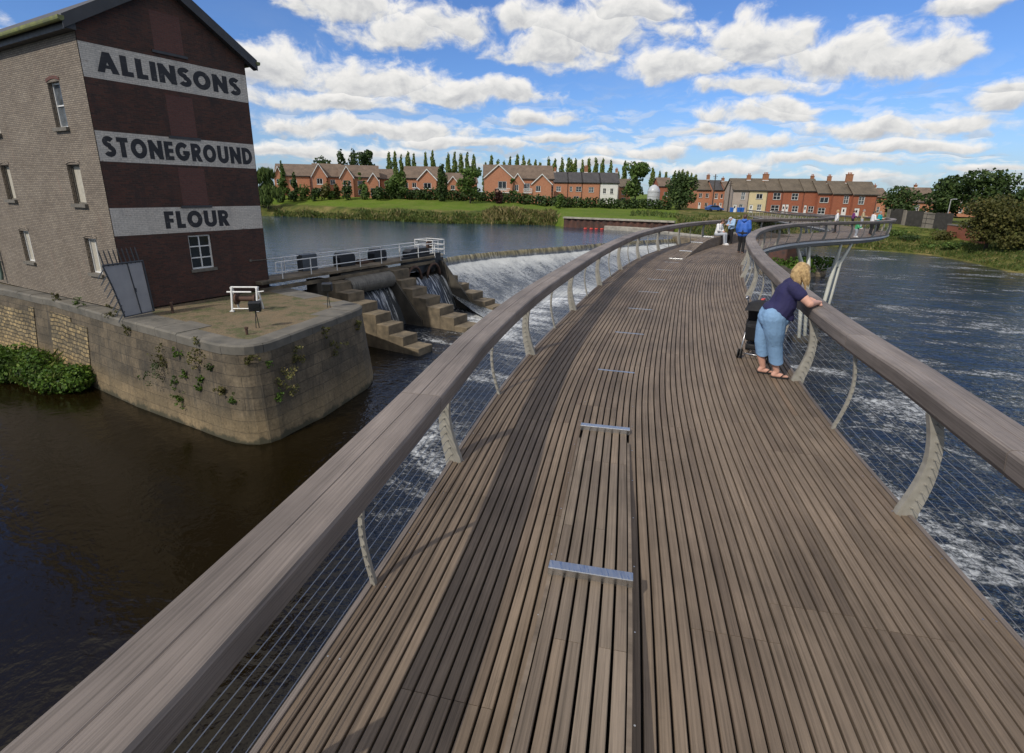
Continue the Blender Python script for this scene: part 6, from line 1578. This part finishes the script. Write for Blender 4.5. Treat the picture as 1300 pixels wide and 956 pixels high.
# brick stump on its rubble islet under the bridge
def islet():
    c = on(1000, 347, ZDN); m = MB(); r = random.Random(4)
    n = 26; ring = [(c[0] + (4.6 + r.uniform(-.6, .6)) * math.cos(2 * math.pi * i / n), c[1] + (3.2 + r.uniform(-.5, .5)) * math.sin(2 * math.pi * i / n)) for i in range(n)]
    m.add([(x, y, ZDN - .5) for x, y in ring] + [(c[0] + (x - c[0]) * .75, c[1] + (y - c[1]) * .75, ZDN + .5 + r.uniform(-.2, .2)) for x, y in ring] + [(c[0], c[1], ZDN + .9)], [(i, (i + 1) % n, n + (i + 1) % n, n + i) for i in range(n)] + [(n + i, n + (i + 1) % n, 2 * n) for i in range(n)])
    o = m.build('islet', M['concrete_dark']); tag(o, kind='structure')
    m = MB(); e = on(992, 338, ZDN + .3); m.box((e[0], e[1], ZDN + 1.3), (2.5, 2.4, 3.4), rotz(.5) @ roty(.08), ch=.18); o = m.build('stone_stump', M['rust']); tag(o, 'broken reddish masonry stump on the islet under the bridge', 'masonry stump')
    for k in range(7):
        a = r.uniform(0, 6.28); p = (c[0] + 3.6 * math.cos(a), c[1] - abs(2.6 * math.sin(a)), ZDN + .15); m = MB(); m.box((0, 0, 0), (r.uniform(.6, 1.2), r.uniform(.5, .9), r.uniform(.4, .8)), rotz(r.uniform(0, 3)) @ rotx(r.uniform(-.3, .3)), ch=.12); o = m.build('boulder', M['concrete']); o.location = p; tag(o, 'grey boulder at the waterline of the islet under the bridge', 'boulder', 'boulders round the islet')
    L = [((c[0] + r.uniform(-1, 4.2), c[1] + r.uniform(-1.5, 1.5), ZDN + r.uniform(.5, 1.5)), (.9, .8, .6)) for _ in range(12)]; o = bush_mesh('islet_weeds', L, 2200, .25, M['leaf_bright'], 300); tag(o, kind='stuff')
islet()
# ------------------------------------------------------------------ people
def blob(name, mat, parent, chains=(), balls=(), voxel=.014, smooth=5, boxes=(), cuts=()):
    "continuous surface grown from tapered limbs and ellipsoids (local coordinates of parent)"
    mb = MB()
    for ch in chains:
        # densify so that the radii blend
        pts, rad = [], []
        for (p, r), (q, s) in zip(ch[:-1], ch[1:]):
            p, q = np.array(p, float), np.array(q, float); n = max(2, int(np.linalg.norm(q - p) / .02))
            for k in range(n): u = k / n; pts.append(p + (q - p) * u); rad.append(r + (s - r) * u)
        pts.append(np.array(ch[-1][0], float)); rad.append(ch[-1][1])
        mb.tube(pts, rad, 14)
        for p, r in ch: mb.ball(p, r * .995, 14, 9)
    for b in balls:
        mb.ball(b[0], b[1], 16, 11, rot=b[2] if len(b) > 2 else None)
    for c, s, r in boxes: mb.box(c, s, r)
    o = mb.build('tmp', mat)
    md = o.modifiers.new('r', 'REMESH'); md.mode = 'VOXEL'; md.voxel_size = voxel; md.use_smooth_shade = True
    sm = o.modifiers.new('s', 'SMOOTH'); sm.factor = .5; sm.iterations = smooth
    dg = bpy.context.evaluated_depsgraph_get(); dg.update()
    me = bpy.data.meshes.new_from_object(o.evaluated_get(dg)); me.name = name
    bpy.data.objects.remove(o)
    if cuts:
        bm = bmesh.new(); bm.from_mesh(me)
        for (cp, cn) in cuts: bmesh.ops.bisect_plane(bm, geom=list(bm.verts) + list(bm.edges) + list(bm.faces), plane_co=Vector([float(x) for x in cp]), plane_no=Vector([float(x) for x in cn]), clear_outer=True)
        bm.to_mesh(me); bm.free()
    me.materials.clear(); me.materials.append(mat); me.polygons.foreach_set('use_smooth', [True] * len(me.polygons))
    r = bpy.data.objects.new(name, me); COL.objects.link(r); r.parent = parent; return r
def head_parts(c, fwd, up, s=1.0):
    "balls and chains of a head centred at c looking along fwd"
    c, f, u = np.array(c, float), np.array(fwd, float), np.array(up, float); f = f / np.linalg.norm(f); l = np.cross(u, f); l /= np.linalg.norm(l); u = np.cross(f, l)
    Rm = np.array((f, l, u)).T; P = lambda a, b, d: c + (f * a + l * b + u * d) * s
    balls = [(c, (.098 * s, .076 * s, .112 * s), Rm), (P(.028, 0, -.055), (.066 * s, .056 * s, .062 * s), Rm), (P(.052, 0, -.092), (.026 * s, .028 * s, .020 * s), Rm),
             (P(.0, .078, -.012), (.018 * s, .010 * s, .031 * s), Rm), (P(.0, -.078, -.012), (.018 * s, .010 * s, .031 * s), Rm), (P(.094, 0, -.048), (.012 * s, .026 * s, .010 * s), Rm)]
    chains = [[(P(.092, 0, .012), .009 * s), (P(.112, 0, -.026), .015 * s)], [(P(.082, .034, .028), .010 * s), (P(.082, -.034, .028), .010 * s)]]
    return balls, chains, P, Rm
def hand_parts(wrist, d, palm_n, s=1.0, curl=.5):
    "palm, four unequal bent fingers and a thumb from the palm's side"
    w, d, n = np.array(wrist, float), np.array(d, float), np.array(palm_n, float); d /= np.linalg.norm(d); n = n - d * (n @ d); n /= np.linalg.norm(n); a = np.cross(d, n)
    Rm = np.array((d, a, n)).T; balls = [(w + d * .05 * s, (.055 * s, .042 * s, .017 * s), Rm)]; ch = []
    for k, (o, L) in enumerate(((.030, .070), (.010, .080), (-.011, .074), (-.031, .058))):
        b = w + d * .080 * s + a * o * s; m = b + (d * math.cos(curl * .5) + n * math.sin(curl * .5)) * L * .5 * s; e = m + (d * math.cos(curl * 1.6) + n * math.sin(curl * 1.6)) * L * .55 * s
        ch.append([(w + d * .045 * s + a * o * .8 * s, .010 * s), (b, .0095 * s), (m, .0085 * s), (e, .007 * s)])
    b = w + d * .025 * s + a * .03 * s; m = b + (d * .55 + a * .75 + n * .2) * .045 * s; e = m + (d * .9 + a * .2 + n * .4) * .035 * s; ch.append([(b, .013 * s), (m, .011 * s), (e, .008 * s)])
    return balls, ch
def eyes(P, parent):
    m = MB()
    for b in (.031, -.031): m.ball(P(.089, b, .006), .0105, 8, 6)
    m.build('eyes', M['eye'], parent, smooth=True)

# ---- the woman leaning on the right-hand handrail
def woman():
    base = on(978, 477, 0); q = bfr(s_of(base[0], base[1])); nn, tt = q[1], btan(s_of(base[0], base[1]))
    fx = nn; fy = tt                                   # x: out over the river, y: along the bridge
    rz = math.atan2(fx[1], fx[0])
    # edge of the rail measured from her feet
    s = s_of(base[0], base[1]); rail = (bpt(s, RO[1] - RW / 2) - base) @ fx
    t = thing('person', 'woman in a navy top and pale blue cropped trousers leaning on the right handrail', 'person', base, rz, 'people on the footbridge')
    rx = float(rail)                                   # inner edge of the rail in her frame
    # right leg straight and back, left leg crossed in front
    lean = rx - .02
    hipc = np.array((rx - .42, .0, .91)); ch = np.array((rx - .27, .0, 1.265)); neck = np.array((rx - .215, .01, 1.425)); hd = np.array((rx - .135, .02, 1.535))
    lh, rh = hipc + (.0, .10, -.02), hipc + (.0, -.10, -.02)
    lk, rk = np.array((rx - .50, .09, .50)), np.array((rx - .35, -.085, .50)); la, ra_ = np.array((-.10, .105, .10)), np.array((.06, -.065, .10))
    ls, rs = ch + (.03, .185, .075), ch + (.03, -.185, .075)
    le, re_ = np.array((rx - .02, .27, RZ1 + .060)), np.array((rx - .04, -.28, RZ1 + .065)); lw, rw = np.array((rx + .09, .06, RZ1 + .05)), np.array((rx + .12, -.05, RZ1 + .052))
    fwd = np.array((.90, .30, -.22)); hb, hc, P, Rm = head_parts(hd, fwd, (.24, .1, .97), 1.0)
    h1, c1 = hand_parts(lw, (.45, -.85, -.05), (.1, 0, -1), .95, .5); h2, c2 = hand_parts(rw, (.35, .9, .0), (.1, 0, -1), .95, .5)
    feet = []
    for a, k in ((la, lk), (ra_, rk)): feet += [[(a, .042), (a + np.array((-.035, 0, -.055)), .036), (a + np.array((.06, .0, -.062)), .036), (a + np.array((.150, .012, -.078)), .022)]]
    blob('body', M['skin'], t, [[(lh, .085), (lk, .065), (lk * .45 + la * .55 + np.array((-.02, 0, 0)), .058), (la, .040)], [(rh, .085), (rk, .065), (rk * .45 + ra_ * .55 + np.array((-.02, 0, 0)), .058), (ra_, .040)],
        [(hipc, .10), (ch, .095), (neck, .056), (hd + np.array((-.03, 0, -.06)), .052)], [(ls, .060), (le, .052), (lw, .030)], [(rs, .062), (re_, .056), (rw, .030)],
        [(rs * .6 + re_ * .4, .068), (rs * .25 + re_ * .75, .060)]] + feet + hc + c1 + c2, hb + h1 + h2, voxel=.0075, smooth=4)
    # cropped wide trousers
    blob('trousers', M['denim'], t, [[(lh + (0, .01, .02), .172), (lh * .5 + lk * .5 + (-.01, .01, 0), .135), (lk, .100), (lk * .55 + la * .45, .090), (lk * .25 + la * .75, .088)],
        [(rh + (0, -.01, .02), .172), (rh * .5 + rk * .5 + (-.0, -.01, 0), .142), (rk, .105), (rk * .55 + ra_ * .45, .097), (rk * .25 + ra_ * .75, .098)],
        [(hipc + (-.06, .09, -.04), .125), (hipc + (-.06, -.09, -.04), .125)], [(hipc + (.03, .08, .06), .118), (hipc + (.03, -.08, .06), .118)], [(hipc + (.05, .07, .12), .13), (hipc + (.05, -.07, .12), .13)], [(hipc + (.10, .07, -.02), .13), (hipc + (.10, -.07, -.02), .13)]], voxel=.010, smooth=4, cuts=[((0, 0, .285), (.10, .45, -1))])
    # navy top
    blob('top', M['navy'], t, [[(hipc + (.055, .095, .06), .158), (hipc + (.115, .09, .18), .155), (ch + (-.02, .085, -.02), .138), (ch + (.02, .08, .05), .118)], [(hipc + (.055, -.095, .06), .158), (hipc + (.115, -.09, .18), .155), (ch + (-.02, -.085, -.02), .138), (ch + (.02, -.08, .05), .118)],
        [(hipc + (.05, 0, .12), .15), (ch + (-.01, 0, 0), .145), (neck + (-.035, 0, -.04), .088)], [(hipc + (.15, .07, .0), .12), (hipc + (.15, -.07, .0), .12)], [(hipc + (-.02, .08, .08), .128), (hipc + (-.02, -.08, .08), .128)], [(ch + (.05, .06, .05), .105), (ls, .090), (ls * .58 + le * .42, .084)], [(ch + (.05, -.06, .05), .105), (rs, .092), (rs * .58 + re_ * .42, .088)]], voxel=.010, smooth=5, cuts=[(hipc + (0, 0, .055), (-.40, 0, -1))])
    # shoulder length blonde hair, hanging forward
    hair = [[(P(-.02, 0, .050), .100), (P(-.055, 0, .0), .088), (P(-.075, 0, -.05), .066)], [(P(.02, .0, .07), .075), (P(-.03, 0, .07), .085)]]
    hr = random.Random(12)
    for k in range(46):
        a = R(hr.uniform(62, 298)); e = hr.uniform(-.1, .75)                      # round the back and sides of the head
        q = np.array(P(.088 * math.cos(a) * math.cos(e) - .01, .088 * math.sin(a) * math.cos(e), .10 * math.sin(e) + .02)); L_ = hr.uniform(.17, .27)
        o_ = (q - hd); o_[2] = 0; o_ /= np.linalg.norm(o_) + 1e-6; w1 = hr.uniform(-.015, .015); w2 = hr.uniform(-.02, .02)
        side = np.array((-o_[1], o_[0], 0)); fw_ = np.array((.12, .02, 0))
        hair.append([(q, .026), (q + o_ * .026 + np.array((0, 0, -L_ * .35)) + side * w1 + fw_ * L_ * .2, .022), (q + o_ * .030 + np.array((0, 0, -L_ * .7)) + side * (w1 + w2) + fw_ * L_ * .45, .017), (q + o_ * .022 + np.array((0, 0, -L_)) + side * w2 + fw_ * L_ * .6, .007)])
    blob('hair', M['hair_blonde'], t, hair, voxel=.0075, smooth=1)
    eyes(P, t)
    for a in (la, ra_):
        m = MB(); o = a + np.array((.045, .004, -.098)); pts = [(-.11, -.030), (-.06, -.042), (.05, -.050), (.12, -.042), (.135, 0), (.12, .042), (.05, .050), (-.06, .042), (-.11, .03)]
        m.prism([(o[0] + x, o[1] + y) for x, y in pts], .0, .020); m.tube([o + np.array((.01, -.047, .02)), o + np.array((.055, -.02, .062)), o + np.array((.085, 0, .035))], .008, 6); m.tube([o + np.array((.01, .047, .02)), o + np.array((.055, .02, .062)), o + np.array((.085, 0, .035))], .008, 6)
        m.build('sandal', M['sandal'], t)
    return t
woman()

# ---- generic standing / sitting figure. local x = facing direction
def figure(label, pos, rz, top, legs, hair_m, H=1.72, pose='stand', girth=1.0, voxel=.016, cap=None, group='people on the footbridge', top_len=0.0, arms='down', seat=None, hood=None, leg_spread=.10, turn=0.0, head_drop=0.0, stride=0.0):
    t = thing('person', label, 'person', pos, rz, group); k = H / 1.72; g = girth
    if pose == 'stand':
        hip = np.array((0, 0, .90)) * k; ch = np.array((.01, 0, 1.28)) * k; nk = np.array((.0, 0, 1.47)) * k; hd = np.array((.03 + head_drop * .3, 0, 1.61 - head_drop * .4)) * k
        L = [(hip + (0, s * .09 * g, 0), np.array((.02 + s * stride * .5, s * leg_spread * .95, .49 * k)), np.array((-.02 + s * stride, s * leg_spread, .08))) for s in (1, -1)]
    elif pose == 'sit':
        hip = np.array((-.02, 0, seat + .11)); ch = hip + (.06, 0, .36 * k); nk = hip + (.12, 0, .54 * k); hd = hip + (.20, 0, .67 * k)
        L = [(hip + (0, s * .10 * g, -.01), hip + np.array((.40, s * leg_spread * 1.25, .02)), np.array((.44 + s * stride, s * leg_spread, .08))) for s in (1, -1)]
    sh = [ch + (0, s * .185 * (.5 + .5 * g), .12 * k) for s in (1, -1)]
    if arms == 'down': E = [s + (-.03, sg * .07, -.29 * k) for s, sg in zip(sh, (1, -1))]; Wr = [e + (.10, -sg * .01, -.23 * k) for e, sg in zip(E, (1, -1))]; D = [(.2, 0, -1)] * 2
    elif arms == 'forward': E = [s + (.05, sg * .06, -.28 * k) for s, sg in zip(sh, (1, -1))]; Wr = [e + (.22, -sg * .10, .0) for e, sg in zip(E, (1, -1))]; D = [(.9, -.3, 0), (.9, .3, 0)]
    elif arms == 'lap': E = [s + (.06, sg * .07, -.27 * k) for s, sg in zip(sh, (1, -1))]; Wr = [np.array((hip[0] + .27, sg * .05, hip[2] + .14)) for sg in (1, -1)]; D = [(.8, -.5, -.2), (.8, .5, -.2)]
    f = (math.cos(turn), math.sin(turn), -.1 - head_drop); hb, hc, P, Rm = head_parts(hd, f, (0.1, 0, 1), k)
    hands_b, hands_c = [], []
    for w, d, sg in zip(Wr, D, (1, -1)): b, c = hand_parts(w, d, (.0, -sg, -.3), k, .6); hands_b += b; hands_c += c
    feet = [[(a, .045), (a + np.array((-.04, 0, -.045)), .038), (a + np.array((.12, 0, -.05)), .032)] for _, _, a in L]
    blob('body', M['skin'], t, [[(a, .075), (b, .055), (c, .042)] for a, b, c in L] + [[(hip, .11), (ch, .12), (nk, .058 * k), (hd + (-.02, 0, -.05), .056)]] + [[(s, .05), (e, .042), (w, .028)] for s, e, w in zip(sh, E, Wr)] + feet + hc + hands_c, hb + hands_b, voxel=min(voxel, .011), smooth=3)
    blob('trousers', legs, t, [[(a, .105 * g), ((a + b) / 2, .092 * g), (b, .075), (b * .35 + c * .65, .066), (c + (0, 0, .0), .064)] for a, b, c in L] + [[(hip + (-.02, .07 * g, 0), .115 * g), (hip + (-.02, -.07 * g, 0), .115 * g)], [(hip, .12 * g), (hip + (ch - hip) * .25, .12 * g)]], voxel=voxel, smooth=4)
    lo = hip + (ch - hip) * .08 + np.array((0, 0, -top_len))
    blob('top', top, t, [[(lo + (0, s * .065 * g, 0), .128 * g), (hip * .5 + ch * .5 + (0, s * .06 * g, 0), .125 * g), (ch + (0, s * .075, .0), .125 * (.6 + .4 * g)), (ch + (-.01, s * .09, .10 * k), .085)] for s in (1, -1)] + [[(ch, .12), (nk + (-.01, 0, -.03), .072)]] +
         [[(s, .078 * (.6 + .4 * g)), (e, .066), (w - (w - e) * .12, .046)] for s, e, w in zip(sh, E, Wr)] + ([[(nk + (-.06, .06, .0), .06), (nk + (-.09, 0, -.03), .075), (nk + (-.06, -.06, 0), .06)]] if hood else []), voxel=voxel, smooth=5)
    if cap is None: blob('hair', hair_m, t, [[(P(-.005, 0, .045), .092 * k), (P(-.04, 0, .0), .082 * k), (P(-.055, 0, -.05), .055 * k)]], [(P(-.012, 0, .035), (.096 * k, .083 * k, .092 * k), Rm)], voxel=.012, smooth=3)
    else: blob('cap', cap, t, [[(P(.05, .05, .055), .018), (P(.135, 0, .045), .016), (P(.05, -.05, .055), .018)]], [(P(-.005, 0, .055), (.102 * k, .086 * k, .070 * k), Rm)], voxel=.011, smooth=2); blob('hair', hair_m, t, [], [(P(-.03, 0, .0), (.078 * k, .080 * k, .075 * k), Rm)], voxel=.012, smooth=2)
    eyes(P, t)
    for i, (_, _, a) in enumerate(L):
        m = MB(); o = a + np.array((.04, 0, -.08)); m.prism([(o[0] + x, o[1] + y) for x, y in ((-.12, -.035), (-.05, -.045), (.08, -.05), (.14, -.03), (.155, 0), (.14, .03), (.08, .05), (-.05, .045), (-.12, .035))], 0, .03); m.ball(o + np.array((.0, 0, .05)), (.125, .045, .045), 12, 8); m.build('shoe', M['sandal'] if legs is M['black_cloth'] else M['white_cloth'], t, smooth=False)
    return t
def face_along(x, y, sgn=1):
    t = btan(s_of(x, y)) * sgn; return math.atan2(t[1], t[0])
p = on(940, 321, 0)
figure('man in a bright blue jacket and black trousers walking away along the bridge', p, face_along(p[0], p[1]), M['blue_jacket'], M['black_cloth'], M['hair_brown'], 1.74, girth=1.25, voxel=.013, hood=True, top_len=.08, leg_spread=.085, stride=.04)
s = s_of(11.2, 28.8); pp = bpt(s, BO1 - .06); q = bfr(s)[1]
figure('person in white with pale trousers sitting on the far deck bench', pp - q * .16, math.atan2(q[1], q[0]) - .15, M['white_cloth'], M['pale_trouser'], M['hair_brown'], 1.70, pose='sit', seat=.44, girth=1.15, voxel=.013, arms='lap', leg_spread=.07, turn=.5, head_drop=.25)
s += 1.0; pp = bpt(s, BO1 - .06); q = bfr(s)[1]
figure('person in pale blue shirt and cap beside the one in white at the bench', pp + q * .20, math.atan2(q[1], q[0]) - 2.2, M['pale_blue'], M['black_cloth'], M['hair_grey'], 1.55, pose='stand', girth=1.0, voxel=.013, arms='forward', cap=M['pale_trouser'], head_drop=.35)
# small group on the far sweep of the bridge
for (px, yh, o, lb, top, legs, hair, H, rzz) in ((1059.5, 262.5, -1.2, 'distant fair haired person in white standing apart, left of the group at the bend', M['white_cloth'], M['black_cloth'], M['hair_blonde'], 1.70, 2.6),
        (1081, 268.5, 1.3, 'distant person in a purple top, leftmost of the group at the far bend', M['purple'], M['black_cloth'], M['hair_brown'], 1.62, -.4),
        (1092.5, 267, 1.25, 'distant person in beige in the middle of the group at the far bend', M['beige'], M['pale_trouser'], M['hair_grey'], 1.72, -.7),
        (1104.5, 267, 1.2, 'distant dark haired person in a white top between the beige and the teal one', M['white_cloth'], M['black_cloth'], M['hair_brown'], 1.70, -.2),
        (1113, 269.5, 1.3, 'distant person in a teal top, rightmost of the group at the far bend', M['teal'], M['black_cloth'], M['hair_grey'], 1.62, -1.0),
        (1086, 276, 1.45, 'small child in green among the group at the far bend of the bridge', M['green_cloth'], M['pale_trouser'], M['hair_brown'], 1.02, -.5)):
    # walk along the bridge to where the deck meets this column of the photograph
    best = None
    for s in np.arange(S0 + 36, S0 + 75, .25):
        c = bpt(s, o); v = c - _C; u = CX + F * (v @ _r) / (v @ _fw)
        if best is None or abs(u - px) < best[0] - 1e-6: best = (abs(u - px), s, c)
    figure(lb, best[2], rzz, top, legs, hair, H, voxel=.022, girth=1.1, arms='forward' if o > 0 else 'down')
# ---- pushchair
def pushchair():
    b = on(960, 452, 0); rz = math.atan2(*bfr(s_of(b[0], b[1]))[1][:2][::-1]) + 1.25
    t = thing('pushchair', 'folding black pushchair parked beside the woman at the right handrail', 'pushchair', b, rz)
    fr = MB()
    for y in (-.20, .20):
        fr.tube([(.30, y, .10), (.12, y, .42), (-.12, y, .82), (-.25, y, 1.0)], .013, 8); fr.tube([(-.28, y, .09), (-.08, y, .40), (.16, y, .62)], .013, 8); fr.tube([(-.25, y, 1.0), (-.32, y, 1.03), (-.36, y, 1.0)], .018, 8)
    fr.tube([(-.28, -.2, .09), (-.28, .2, .09)], .010, 8); fr.tube([(.30, -.2, .10), (.30, .2, .10)], .010, 8); fr.tube([(-.1, -.2, .38), (.02, .2, .30)], .008, 8); fr.tube([(-.1, .2, .38), (.02, -.2, .30)], .008, 8)
    fr.build('frame', M['chrome'], t, smooth=True)
    blob('seat', M['black_cloth'], t, [], [], boxes=[((.06, 0, .40), (.34, .36, .05), roty(.1)), ((-.09, 0, .62), (.06, .36, .52), roty(-.42)), ((.22, 0, .28), (.05, .34, .26), roty(.3)), ((-.02, .18, .52), (.30, .03, .22), None), ((-.02, -.18, .52), (.30, .03, .22), None)], voxel=.012, smooth=4)
    m = MB(); n = 9; w = .20; vs = []
    for i in range(n):
        a = math.pi * (.15 + .75 * i / (n - 1)); 
        for j in range(9): q = math.pi * j / 8; vs.append((-.14 + .27 * math.cos(a) * 1.0 + .05, w * math.cos(q) * 1.04, .76 + (.20 * math.sin(a)) * (.55 + .45 * math.sin(q))))
    m.add(vs, [(i * 9 + j, i * 9 + j + 1, (i + 1) * 9 + j + 1, (i + 1) * 9 + j) for i in range(n - 1) for j in range(8)]); m.build('hood', M['black_cloth'], t, smooth=True)
    m = MB(); m.box((-.20, 0, .46), (.20, .34, .30), roty(-.25), ch=.04); m.build('shopping_bag', M['black_cloth'], t)
    m = MB(); m.box((.0, 0, .19), (.40, .30, .10), ch=.03); m.build('basket', M['black_cloth'], t)
    for x in (-.29, .31):
        for y in (-.205, .205):
            for e in (-.022, .022):
                w_ = MB(); w_.tube([(x, y + e - .008, .078), (x, y + e + .008, .078)], .078, 18); w_.build('wheel', M['rubber'], t)
    m = MB(); m.box((-.06, -.19, .90), (.10, .05, .08), ch=.015); m.build('toy', M['white_cloth'], t); m = MB(); m.box((-.0, .02, .955), (.14, .05, .03), ch=.01); m.build('strap', M['red'], t)
pushchair()
